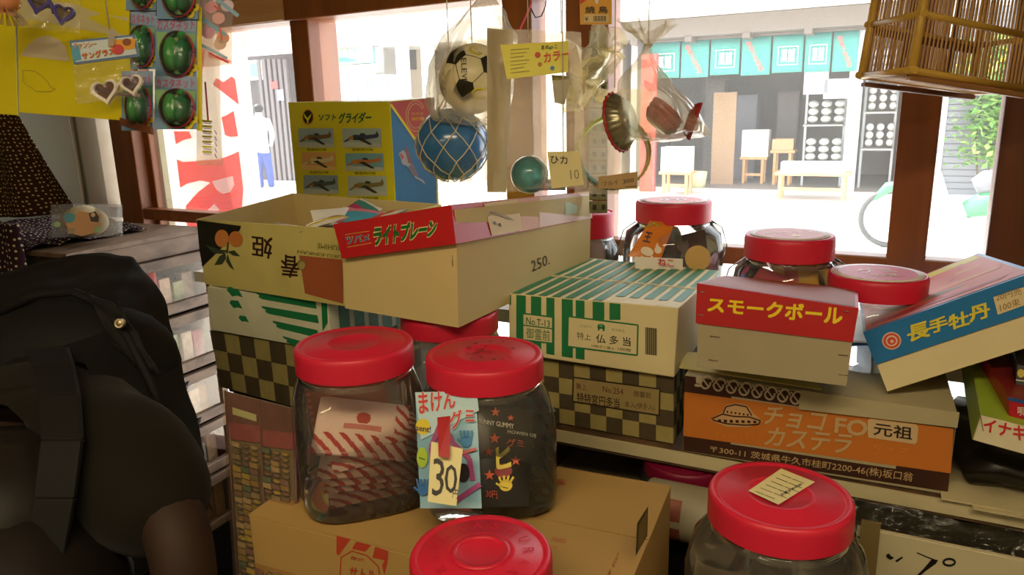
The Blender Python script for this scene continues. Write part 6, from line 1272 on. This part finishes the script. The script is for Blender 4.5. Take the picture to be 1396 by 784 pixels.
# thin clear packets right of them
fl1 = film('pouch_film', 'fff8f0', .96, .12, body=.2, bodyh='fff4e8', gloss=.6, bump=.6)
def pouch(label, Q, stripe_h, body=None, ink=None, cat='packet', nm='clear_pouch', grp=None):
    P_ = [at(*q) for q in Q]; t = thing(nm, label, cat, (P_[0]+P_[1])/2, grp)
    def f(s): return lambda u, v: lerp(lerp(P_[0], P_[1], u), lerp(P_[3], P_[2], u), v)+FWD*s*(.008*math.sin(math.pi*u)*math.sin(math.pi*v)**.5+.004*noise.noise(Vector((u*3, v*9, s))))
    mb = MB(); mb.grid(f(-1), 8, 24); mb.grid(f(1), 8, 24); mb.build('pouch_film', body or fl1, t)
    pr = Print([p-FWD*.0115 for p in P_], eps=.0003)
    if ink: ink(pr); pr.build('pouch_print', t)
    hang(t, (P_[2]+P_[3])/2); return t
def inkA(pr):
    pr.line([(270, 22), (308, 48)], 5, c('8ab8dc'), 2); pr.line([(272, 60), (310, 80)], 4, c('a8cce8'), 2); pr.line([(285, -10), (325, 22)], 5, c('8ab8dc'), 2)
    for (x, y, h) in [(288, 10, 'e0a0b0'), (298, 25, 'e8b4b8'), (304, 52, 'e8a890'), (284, 45, 'd8a0b8'), (300, 60, 'e8c8b8'), (310, 8, 'd8c8d8')]: pr.disc(x, y, 9, 8, c(h), 1, 12)
    pr.line([(300, 38), (303, 55)], 2.5, c('e0703a'), 3); pr.line([(292, 8), (300, 14)], 2.5, c('d85a4a'), 3); pr.line([(285, 72), (312, 86)], 2.5, c('d8484a'), 3)
pouch('short clear pouch with pink and sky blue print beside the yellow strip', [(270, 92, .93), (316, 88, .93), (318, -50, .93), (272, -50, .93)], 0, None, inkA, grp='clear pouches left of the window')
def inkB(pr):
    pr.line([(280, 112), (284, 165)], 2.4, c('c84448'), 2); pr.line([(274, 0), (282, 38)], 1.6, c('a83038'), 2); pr.line([(278, -10), (270, 30)], 1.6, c('a83038'), 2)
    for k in range(7): pr.line([(276, 165+k*7), (289, 166+k*7)], 3, c('d8cc50'), 2); pr.line([(278, 168+k*7), (288, 169+k*7)], .9, c('4a4a78'), 3)
    for k in range(5): pr.line([(293, 178+k*8), (296, 184+k*8)], 1.2, c('7a7aa0'), 3)
pouch('long thin clear pouch with a red stick and yellow rings below', [(268, 226, .95), (303, 226, .95), (296, -50, .95), (268, -50, .95)], 0, None, inkB, grp='clear pouches left of the window')
# ---------------- soccer ball in a plastic bag
def bag(label, knot, rings_, m, par_name='plastic_bag', cat='bag', d=1.1, amp=.006, grp=None, frill=None, nr=48, rad_d=.7, seed=0):
    """hanging bag: knot (px,py), rings of (px_center, py, half width px, distance)"""
    k0 = at(*knot, d); t = thing(par_name, label, cat, at(rings_[-1][0], rings_[-1][1], d), grp); mb = MB(); rs = []
    prof = [(knot[0], knot[1], 3, d)]+list(rings_)
    full = []
    for a, b in zip(prof, prof[1:]):
        for s in range(5): f = s/5; f2 = f*f*(3-2*f) if False else f; full.append(tuple(a[i]*(1-f2)+b[i]*f2 for i in range(4)))
    full.append(prof[-1])
    for j, (x, y, hw, dd) in enumerate(full):
        o = at(x, y, dd); w = hw*dd/FPX; ring = []
        for k in range(nr):
            a = k*2*math.pi/nr; rp = 1+.10*math.sin(a*7+seed+j*.12)*min(1, .2+j/len(full))*(1-.6*j/len(full))+.05*math.sin(a*13+seed*2)
            p = o+RIGHT*math.cos(a)*w*rp+FWD*math.sin(a)*w*rad_d*rp; p = p+noise.noise_vector(p*30+Vector((seed, 0, 0)))*amp*min(1, j/4); ring.append(p)
        rs.append(ring)
    last = full[-1]; o = at(last[0], last[1]+6, last[3]); rs.append([o+(p-o)*.5+noise.noise_vector(p*40)*amp for p in rs[-1]]); rs.append([o+(p-o)*.06 for p in rs[-2]])
    mb.rings(rs, cap0=False); mb.build('bag_film', m, t)
    if frill:
        mb = MB(); n = 40
        def ff(u, v): 
            a = u*2*math.pi; w = (3+frill*v)*d/FPX; return k0-DOWN*(.0+frill*1.0*v*d/FPX)+RIGHT*math.cos(a)*w*(1+.3*math.sin(a*6))+FWD*math.sin(a)*w*.7*(1+.3*math.cos(a*5))+noise.noise_vector(Vector((math.cos(a)*4, math.sin(a)*4, v*4)))*.006*v
        mb.grid(ff, n, 8); mb.build('bag_top_frill', m, t); MB().tube([k0+RIGHT*.005*math.cos(a)+FWD*.005*math.sin(a) for a in [i*math.pi/6 for i in range(13)]], .0016, 6).build('knot_tie', mat('cream_string', 'd8ccb0', .7), t)
    hang(t, k0); return t
milk = film('milky_film', 'fffaf0', .97, .2, body=.34, bodyh='fff8e8', gloss=.35, bump=.7, bscale=18)
bag('milky plastic bag tied at the top around the black and white ball', (665, -12), [(662, 15, 26, 1.16), (655, 50, 46, 1.16), (645, 95, 56, 1.16), (640, 140, 56, 1.16), (640, 165, 46, 1.16)], milk, d=1.16, seed=1)
bc = at(645, 108, 1.16); br_ = .054; t = thing('soccer_ball', 'cream toy soccer ball with black and yellow patches in a milky bag', 'ball', bc-ZU*br_)
bm = bmesh.new(); bmesh.ops.create_icosphere(bm, subdivisions=1, radius=1); ico = [v.co.copy() for v in bm.verts if True]; bm.free()
bm = bmesh.new(); bmesh.ops.create_icosphere(bm, subdivisions=4, radius=br_)
phi_ = (1+5**.5)/2; V12 = [Vector(v).normalized() for a in (-1, 1) for b in (-phi_, phi_) for v in ((0, a, b), (a, b, 0), (b, 0, a))]
rotm = (Matrix.Rotation(R(18), 3, 'Z') @ Matrix.Rotation(R(35), 3, 'X') @ Matrix.Rotation(R(20), 3, 'Y')); V12 = [rotm @ v for v in V12]
for f in bm.faces:
    cn = f.calc_center_median().normalized(); ds_ = sorted((cn-v).length for v in V12); f.smooth = True
    f.material_index = 0
me = bpy.data.meshes.new('shell'); bm.to_mesh(me); bm.free(); me.materials.append(mat('ball_cream', 'e6deb8', .35, var=.03)); mat('ball_black', '2a281c', .35, var=.05)
o = bpy.data.objects.new('shell', me); COL.objects.link(o); o.parent = t; o.location = bc-parent_origin(t)
for i in range(12):
    c0 = V12[i]; nb_ = sorted(V12, key=lambda v: (v-c0).length)[1:6]; e1 = (nb_[0]-c0*nb_[0].dot(c0)).normalized(); e2 = c0.cross(e1)
    mbp = MB(); ring0 = [(c0+e1*.0001)]
    def pent(f, k, s):
        a0, a1 = k*2*math.pi/5, (k+1)*2*math.pi/5; return (c0+((e1*math.cos(a0)+e2*math.sin(a0))*(1-s)+(e1*math.cos(a1)+e2*math.sin(a1))*s)*.36*f).normalized()*(br_+.0006)+bc
    for k in range(5): mbp.grid(lambda u, v: pent(v, k, u), 4, 4)
    mbp.build('black_patch', mat('ball_black'), t)
sea = MB(); 
for i in range(12):
    for j in range(i):
        if (V12[i]-V12[j]).length < 1.2:
            a, b = lerp(V12[i], V12[j], .3).normalized(), lerp(V12[i], V12[j], .7).normalized(); sea.tube([bc+lerp(a, b, f).normalized()*(br_+.0002) for f in (0, .5, 1)], .0006, 4)
sea.build('seam', mat('seam_brown', '6a5c40', .6), t)
tm = MB()
for k, ch in enumerate('ELEVEN'):
    vs, fs = text_geo(ch, .03); px, py = 632+.3*k, 82+k*7.2
    r_ = ray(px, py); oc = EYE-bc; A_ = r_.dot(r_); B_ = 2*r_.dot(oc); C_ = oc.dot(oc)-(br_+.0006)**2; dis = B_*B_-4*A_*C_
    if dis > 0:
        p = EYE+r_*((-B_-dis**.5)/(2*A_)); n_ = (p-bc).normalized(); e1 = DOWN-n_*DOWN.dot(n_); e1.normalize(); e2 = n_.cross(e1)
        if e2.dot(RIGHT) < 0: e2 = -e2
        n = tm.add([p+e1*(u-.5)*.007+e2*(v-.5)*.008 for u, v in vs])
        for f in fs: tm.face([n+i for i in f])
tm.build('lettering', blackk, t)
for k, (px, py) in enumerate([(651, 62), (655, 133)]):
    p = at(px, py, 1.16-.05); MB().tube([bc+((p-bc)+RIGHT*.012*math.cos(a)*(1-.3*math.sin(a))+DOWN*.012*math.sin(a)).normalized()*(br_+.0008) for a in [R(40)+i*R(280)/12 for i in range(13)]], .0017, 6).build('yellow_swirl', mat('swirl_yellow', 'd8cc3a', .4), t)
hang(t, bc+ZU*br_)
# ---------------- blue ball in a string net
bc = at(617, 197, 1.22); br_ = .060; t = thing('blue_ball', 'shiny blue rubber ball in a cream string net behind the glider box', 'ball', bc-ZU*br_); MB().ball(bc, br_, 40).build('ball_shell', mat('ball_blue', '2f6fae', .2, coat=.5, var=.06), t)
nt_ = MB(); nlat, nlon = 6, 9
def np_(i, j): 
    th_ = R(20)+R(145)*i/nlat; a = (j+.5*(i % 2))*2*math.pi/nlon; d = Vector((math.sin(th_)*math.cos(a), math.sin(th_)*math.sin(a), math.cos(th_))); return bc+d*(br_+.0012)+noise.noise_vector(d*3)*.003
for i in range(nlat):
    for j in range(nlon):
        for dj in ((0, -1) if i % 2 == 0 else (0, 1)):
            a, b = np_(i, j), np_(i+1, j+dj); m_ = (a+b)/2; m_ = bc+(m_-bc).normalized()*(br_+.0016); nt_.tube([a, m_, b], .0010, 5, cap=False)
    
for j in range(nlon): nt_.tube([np_(0, j), bc+ZU*(br_+.03)+Vector((.004*math.cos(j), .004*math.sin(j), 0)), bc+ZU*(br_+.06)], .0009, 5)
nt_.build('string_net', mat('cream_string', 'd8ccb0', .7), t); hang(t, bc+ZU*(br_+.058))
# clear bag with faint folds below, beside it
milk2 = film('pale_film', 'fffdf4', .97, .15, body=.26, bodyh='fff4e0', gloss=.35, bump=.7, bscale=14)
# ---------------- flat clear bag with yellow header card
Q = [(664, 262, 1.10), (800, 256, 1.06), (792, 44, 1.06), (664, 38, 1.10)]; P_ = [at(*q) for q in Q]; t = thing('clear_bag', 'flat clear bag with a yellow header card lettered in red katakana', 'bag', (P_[0]+P_[1])/2)
for s in (-1, 1):
    mb = MB(); mb.grid(lambda u, v: lerp(lerp(P_[0], P_[1], u), lerp(P_[3], P_[2], u), v)+FWD*s*(.016*math.sin(math.pi*u)*(1-v)**.5+.006*noise.noise(Vector((u*7, v*1.5, s*3)))), 40, 20); mb.build('bag_film', film('flat_bag_film', 'fffaf0', .97, .15, body=.2, bodyh='fff6e4', gloss=.4, bump=.6, bscale=16), t)
card([(664, 262, 1.105), (690, 262, 1.098), (700, 42, 1.098), (664, 38, 1.105)], 'grey_insert', mat('pale_grey_card', 'b8b4a4', .6), t)
hq = [(691, 108, 1.035), (774, 98, 1.03), (775, 56, 1.03), (682, 61, 1.035)]; H_ = card(hq, 'header_card', mat('header_lemon', 'e8e02c', .4, var=.03), t); pr = Print(H_)
pr.text('カラー', [(742, 86), (775, 79), (776, 67), (741, 73)], c('d8402c'), 2, bold=.05); pr.text('まめっこ', [(738, 68), (760, 66), (760, 61), (738, 62)], c('5a5a20'), 2, bold=.03)
for x, y, r_, h in [(733, 75, 4, 'd04030'), (736, 88, 3, 'c88030'), (753, 93, 3, '4090b8'), (750, 66, 1.6, '3a8a3a')]: pr.disc(x, y, r_, r_, c(h), 2, 14)
for k in range(7): pr.line([(696, 68+k*5.3), (722-(k % 3)*4, 66.5+k*5)], 1.0, c('a8a040'), 2)
pr.build('header_print', t)
card([(756, 140, 1.05), (770, 142, 1.05), (778, 104, 1.05), (752, 102, 1.05)], 'grey_tag', mat('pale_grey_card'), t); hang(t, at(720, 52, 1.08)); hang(t, at(765, 46, 1.07))
gb = at(722, 238, 1.085); t = thing('glass_ball', 'turquoise clear bubble ball resting low in the flat clear bag', 'ball', gb-ZU*.028); MB().ball(gb, .028, 32).build('bubble', film('turquoise_glass', 'a8e4e8', .9, .02, body=.25, bodyh='b0e8ea', gloss=1.5), t); mb = MB()
for k in range(3): mb.tube([gb+Vector((math.cos(a)*.016, .01*math.sin(a+k), math.sin(a)*.016)) for a in [k+i*.3 for i in range(9)]], .002, 6)
mb.build('swirl', mat('swirl_teal', '3a8a94', .3), t)
p = at(748, 252, 1.09); tag(pillow('sweet_packet', [mat('wrap_c8a0c8', 'c8a0c8', .3), mat('wrap_90b8d8', '90b8d8', .3)], p, RIGHT, -DOWN+FWD*.3, .05, .018, .006, lambda u, v: int(u*6) % 2), 'small lilac and blue packet at the foot of the flat clear bag', 'packet')
Q = [(752, 257, 1.05), (796, 252, 1.045), (790, 206, 1.045), (746, 207, 1.05)]; P_ = [at(*q) for q in Q]; t = thing('price_card', 'cream handwritten price card beside the turquoise ball', 'card', (P_[0]+P_[1])/2); card(Q, 'card', mat('card_lemon_cream', 'e6dca0', .6), t); pr = Print(P_)
pr.text('ひカ', [(751, 223), (774, 224), (773, 213), (750, 212)], blackk, 2, bold=.02); pr.text('10', [(778, 245), (790, 244), (789, 231), (777, 232)], c('8a8468'), 2); pr.build('handwriting', t); hang(t, at(768, 207, 1.047))
# ---------------- toy sieve ring in clear wrap
rc = at(838, 207, 1.12); RX = RIGHT; RY = -DOWN; rr = 50*1.12/FPX; dep = FWD*.024; t = thing('toy_sieve', 'round toy sieve hoop in clear wrap with a brown handwritten label', 'toy', rc-ZU*rr)
def hoop(a0, a1, m, name, r0=rr, th=.0035, off_=0.0):
    n = max(4, int(abs(a1-a0)/8)); mb = MB(); pts = [R(a0)+(R(a1)-R(a0))*i/n for i in range(n+1)]
    for a, b in zip(pts, pts[1:]):
        def q(an, r_, k): return rc+(RX*math.cos(an)+RY*math.sin(an))*r_+dep*k+RX*off_
        mb.hexa([q(a, r0, 0), q(b, r0, 0), q(a, r0-th, 0), q(b, r0-th, 0), q(a, r0, 1), q(b, r0, 1), q(a, r0-th, 1), q(b, r0-th, 1)])
    mb.build(name, m, t)
hoop(100, 190, mat('hoop_green', 'b8c840', .35, var=.2), 'hoop_band'); hoop(190, 250, mat('hoop_blue', '4a90a8', .35, var=.3, scale=40), 'hoop_band'); hoop(250, 300, mat('hoop_grey', '8a948c', .4), 'hoop_band'); hoop(300, 460, mat('hoop_olive', 'a89838', .35, var=.15), 'hoop_band')
mb = MB()
for a in range(0, 360, 10): mb.tube([rc+(RX*math.cos(R(a+k*3))+RY*math.sin(R(a+k*3)))*(rr+.001) + dep*(k/3) for k in range(4)], .0008, 4)
mb.build('hoop_binding', mat('binding_lime', 'c8cc60', .4), t)
cq = [(815, 257, 1.10), (869, 257, 1.10), (869, 234, 1.10), (816, 241, 1.10)]; H_ = card(cq, 'brown_label', mat('kraft_label', 'b89868', .7), t); pr = Print(H_); pr.text('フルイ', [(822, 254), (843, 251), (842, 245), (821, 248)], blackk, 2); pr.text('300', [(849, 251), (864, 248), (864, 243), (849, 245)], blackk, 2); pr.line([(852, 255), (868, 254)], .8, blackk, 2); pr.build('handwriting', t)
for s in (-1, 1):
    mb = MB(); mb.grid(lambda u, v: rc+RX*(rr*2.15*(u-.5))+RY*(rr*2.9*v-rr*1.12)+FWD*(.014+s*.018*math.sin(math.pi*u)*math.sin(math.pi*min(1, v*1.1))**.5+.005*noise.noise(Vector((u*5, v*6, s*2)))), 26, 26); mb.build('clear_wrap', milk2, t)
hang(t, rc+RY*rr*1.75)
# crumpled wrap tails left of the tin bag
mb = MB(); mb.grid(lambda u, v: at(770+70*u+8*math.sin(v*6), 60+95*v-25*u, 1.13)+noise.noise_vector(Vector((u*4, v*5, 9)))*.03, 40, 36); o = mb.build('clear_wrap', film('crisp_film', 'fffbe8', .97, .15, body=.3, bodyh='fff6cc', gloss=.4, bump=.7, bscale=20)); tag(o, 'crumpled clear wrap hanging between the yellow header and the tins', 'plastic sheet'); 
mb = MB(); mb.grid(lambda u, v: at(775+22*u, 96+46*v, 1.14)+noise.noise_vector(Vector((u*2, v*3, 4)))*.012, 14, 14); tag(mb.build('lime_wrapper', mat('lime_wrap', 'd0cc50', .4), solid=.0006), 'lime yellow wrapper crumpled right of the yellow header card', 'wrapper')
# ---------------- bag of fluted tins
t = bag('clear bag knotted at the top holding red fluted tins, right of centre', (884, 62), [(880, 85, 16, 1.08), (878, 115, 34, 1.08), (888, 145, 52, 1.08), (900, 172, 58, 1.08), (906, 185, 52, 1.08)], milk2, 'tin_bag', d=1.08, frill=32, seed=3)
mb = MB(); mb.tube([at(945, 170, 1.08), at(960, 178, 1.08), at(967, 184, 1.08)], [.012, .007, .003], 10); mb.build('bag_corner', milk2, t)
def tin(label, px, py, d, r, h, axis, grp='fluted tins in the clear bag'):
    o = at(px, py, d); z = Vector(axis).normalized(); x = z.cross(Vector((0, 0, 1))).normalized(); y = z.cross(x); t = thing('fluted_tin', label, 'tin', o, grp); n = 72; mb = MB()
    def ring(r_, zz, fl): return [o+(x*math.cos(a)+y*math.sin(a))*(r_*(1+fl*math.cos(a*24)))+z*zz for a in [k*2*math.pi/n for k in range(n)]]
    mb.rings([ring(r*.05, 0, 0), ring(r*.70, 0, 0), ring(r*.72, .001, .03), ring(r, h, .04)], cap1=False); mb.build('tin_cup', mat('tin_silver_olive', 'a8a488', .3, metal=.75, var=.1), t, solid=.0006)
    mb = MB(); mb.rings([ring(r, h-.001, .04), ring(r*1.05, h, .03), ring(r*1.05, h+.003, .03), ring(r*.99, h+.003, .03)], cap0=False, cap1=False); mb.build('red_rim', mat('tin_red', 'b0302a', .35), t)
    mb = MB(); mb.rings([ring(r*.735, .002, .03), ring(r*1.005, h-.002, .045)], cap0=False, cap1=False); 
    return t, o, x, y, z, r, h
tin('silver fluted tin with a red rim facing the window, leftmost of the tins', 857, 163, 1.075, .042, .016, (RIGHT*-.75+FWD*.55+DOWN*.1))
for k, (px, py, ax_, lb) in enumerate([(894, 172, RIGHT*.66-DOWN*.74-FWD*.12, 'lowest of the three stacked red fluted tins in the clear bag'), (898, 166, RIGHT*.66-DOWN*.74-FWD*.12, 'middle one of the three stacked red fluted tins in the clear bag'), (902, 160, RIGHT*.66-DOWN*.74-FWD*.12, 'top one of the three stacked red fluted tins in the clear bag'), (936, 162, RIGHT*.93+DOWN*.32-FWD*.15, 'red fluted tin standing on edge at the right of the clear bag')]):
    r0 = tin(lb, px, py, 1.08, .026, .012, ax_); t_, o, x, y, z, r, h = r0; mb = MB(); n = 72
    def ring(r_, zz, fl): return [o+(x*math.cos(a)+y*math.sin(a))*(r_*(1+fl*math.cos(a*24)))+z*zz for a in [q_*2*math.pi/n for q_ in range(n)]]
    mb.rings([ring(r*.76, .001, .03), ring(r*1.02, h-.001, .05)], cap0=False, cap1=False); mb.build('red_paper_case', mat('case_dark_red', '963028', .5, var=.2, scale=120), t_)
t = thing('packet_strip', 'long olive strip of linked small packets hanging before the window post', 'packet strip', at(816, 290, 1.22))
for k in range(14):
    y0 = 40+k*18; q = [at(803.5, y0+16.5, 1.22), at(828.5, y0+16.5, 1.22), at(828.5, y0, 1.22), at(803.5, y0, 1.22)]
    MB().hexa([q[0], q[1], q[0]+FWD*.006, q[1]+FWD*.006, q[3], q[2], q[3]+FWD*.006, q[2]+FWD*.006]).build('packet', mat('olive_packet', '8f8a5c', .35, var=.3, scale=120), t, bevel=.002)
    for x_ in (808, 820): MB().hexa([at(x_, y0+12, 1.2185), at(x_+5, y0+12, 1.2185), at(x_, y0+12, 1.2195), at(x_+5, y0+12, 1.2195), at(x_, y0+5, 1.2185), at(x_+5, y0+5, 1.2185), at(x_, y0+5, 1.2195), at(x_+5, y0+5, 1.2195)]).build('dark_print', mat('olive_dark', '3c3a24', .5), t)
MB().hexa([at(815, 291, 1.224), at(817, 291, 1.224), at(815, 291, 1.227), at(817, 291, 1.227), at(815, 38, 1.224), at(817, 38, 1.224), at(815, 38, 1.227), at(817, 38, 1.227)]).build('backing_tape', mat('olive_dark'), t)
hang(t, at(816, 40, 1.225))
# ---------------- orange yellow tag, cords
Q = [(791, 33, 1.05), (834, 33, 1.05), (834, -30, 1.05), (790, -30, 1.05)]; P_ = [at(*q) for q in Q]; t = thing('header_tag', 'orange yellow header tag with a barcode at the top edge', 'tag', (P_[0]+P_[1])/2); card(Q, 'card', mat('tag_orange', 'e8a820', .4), t); pr = Print(P_)
pr.poly([(791, 6), (803, -2), (808, -30), (790, -30)], c('d8482a'), 2); pr.disc(813.5, 1, 2.5, 5, c('f0ead8'), 3); pr.text('焼 鳥', [(798, 18), (828, 18), (828, 9), (798, 9)], c('5a4a10'), 3, bold=.05); pr.poly([(796, 20), (830, 20), (830, 31), (796, 31)], c('e0c890'), 2); pr.text('¥', [(797, 29), (802, 29), (802, 23), (797, 23)], blackk, 3)
for k in range(9): pr.poly([(809+k*2, 22), (810+k*2+.3*(k % 2), 22), (810+k*2+.3*(k % 2), 29.5), (809+k*2, 29.5)], c('4a3a20'), 3)
pr.build('tag_print', t); hang(t, at(812, -28, 1.05))
pk = mat('pink_cord', 'e8607a', .5); a_ = at(708, 42, 1.1); b_ = at(724, 6, 1.1); q_ = at(724, -60, 1.12); t = thing('plastic_string', 'bright pink cord slanting up beside the window post', 'cord', a_); MB().tube([a_, b_, q_, Vector((q_.x, q_.y, HZ))], .0016, 6).build('cord', pk, t); tops_.append(Vector((q_.x, q_.y, HZ))); 
t = thing('wire_loop', 'thin black wire loop hanging at the top, between two posts', 'wire', at(733, 25, 1.12)); e_ = at(752, -40, 1.12); MB().tube([Vector((at(722, -30, 1.12).x, at(722, -30, 1.12).y, HZ)), at(722, -10, 1.12), at(724, 12, 1.12), at(730, 24, 1.12), at(738, 22, 1.12), at(744, 8, 1.12), at(745, -20, 1.12), Vector((at(745, -20, 1.12).x, at(745, -20, 1.12).y, HZ))], .0010, 6).build('wire', blackk, t)
# ---------------- the cord they hang from and its hooks
tops_.sort(key=lambda p: p.x); t = thing('hanging_cord', 'thin cord strung under the ceiling carrying the hanging toys', 'cord', tops_[0]); MB().tube([tops_[0]-Vector((.15, 0, 0))]+tops_+[tops_[-1]+Vector((.12, 0, 0))], .003, 6).build('cord', mat('cream_string'), t)
for p in (tops_[0], tops_[len(tops_)//2], tops_[-1]): MB().tube([p, Vector((p.x, p.y, CEIL+.002))], .002, 6).build('ceiling_tie', mat('cream_string'), t)
# ================================================================ BAMBOO INSECT CAGE
bam = mat('bamboo_pole', 'd0a848', .4, var=.2, scale=30); bam2 = mat('bamboo_slat', 'c89c58', .5, var=.25, scale=40); dkw = mat('cage_base_wood', '6a3c22', .5, var=.15)
CA = at(1243, 96, .93); CL = at(1175, 103, 1.045); CR = at(1402, 122, 1.02); CB_ = CL+CR-CA; UPv = (at(1276, -95, .945)-CA); 
# keep the floor of the cage square to its posts
t = thing('bamboo_cage', 'hanging bamboo insect cage with fine vertical bars at the top right', 'cage', CA); 
def rod(a, b, r, nm='pole', m=bam): MB().tube([a, b], r, 8).build(nm, m, t)
for p in (CA, CL, CR, CB_): rod(p-UPv*.02, p+UPv, .0062)
mids = .40
for f in (0, mids, .98):
    for a, b in ((CA, CL), (CA, CR), (CL, CB_), (CR, CB_)): ex_ = (b-a).normalized()*.008; rod(a+UPv*f-ex_, b+UPv*f+ex_, .0048)
barp = None
def slat_(a, b, m=bam2): MB().tube([a, b], .0013, 5).build('bar', m, t)
for a, b, n in ((CA, CL, 16), (CA, CR, 30), (CL, CB_, 30), (CR, CB_, 16)):
    for k in range(1, n): p = lerp(a, b, k/n); slat_(p-UPv*.005, p+UPv*.99)
for k in range(1, 30): slat_(lerp(CA, CR, k/30)-UPv*.01, lerp(CL, CB_, k/30)-UPv*.01)
for k in (.28, .72): 
    a = lerp(CA, CR, k); MB().obox(lerp(CL, CB_, k), (CR-CA).normalized()*.012, (CA-CL).normalized()*.004, UPv*.98).build('brace', dkw, t)
MB().obox(lerp(CL, CB_, .03)+UPv*.32, (CB_-CL)*.94, (CA-CL).normalized()*.004, UPv.normalized()*.012).build('brace', dkw, t)
dz_ = -UPv.normalized()
o = CL+dz_*.010; MB().obox(o, (CA-CL)*0+(at(1320, 124, .99)-at(1172, 107, 1.045)), (CA-CL).normalized()*.014, dz_*.007).build('base_rail', dkw, t, bevel=.002)
MB().obox(CA+dz_*.006, (CR-CA), (CL-CA).normalized()*.012, dz_*.007).build('base_rail', mat('cage_rail', 'a87a48', .5, var=.15), t, bevel=.002)
for p in (CA, CL, CR, CB_): MB().tube([p+UPv, (CA+CB_)/2+UPv*1.35], .0015, 5).build('hanging_string', mat('cream_string'), t)
pc = (CA+CB_)/2+UPv*1.35; MB().tube([pc, Vector((pc.x, pc.y, CEIL+.002))], .0015, 5).build('hanging_string', mat('cream_string'), t)
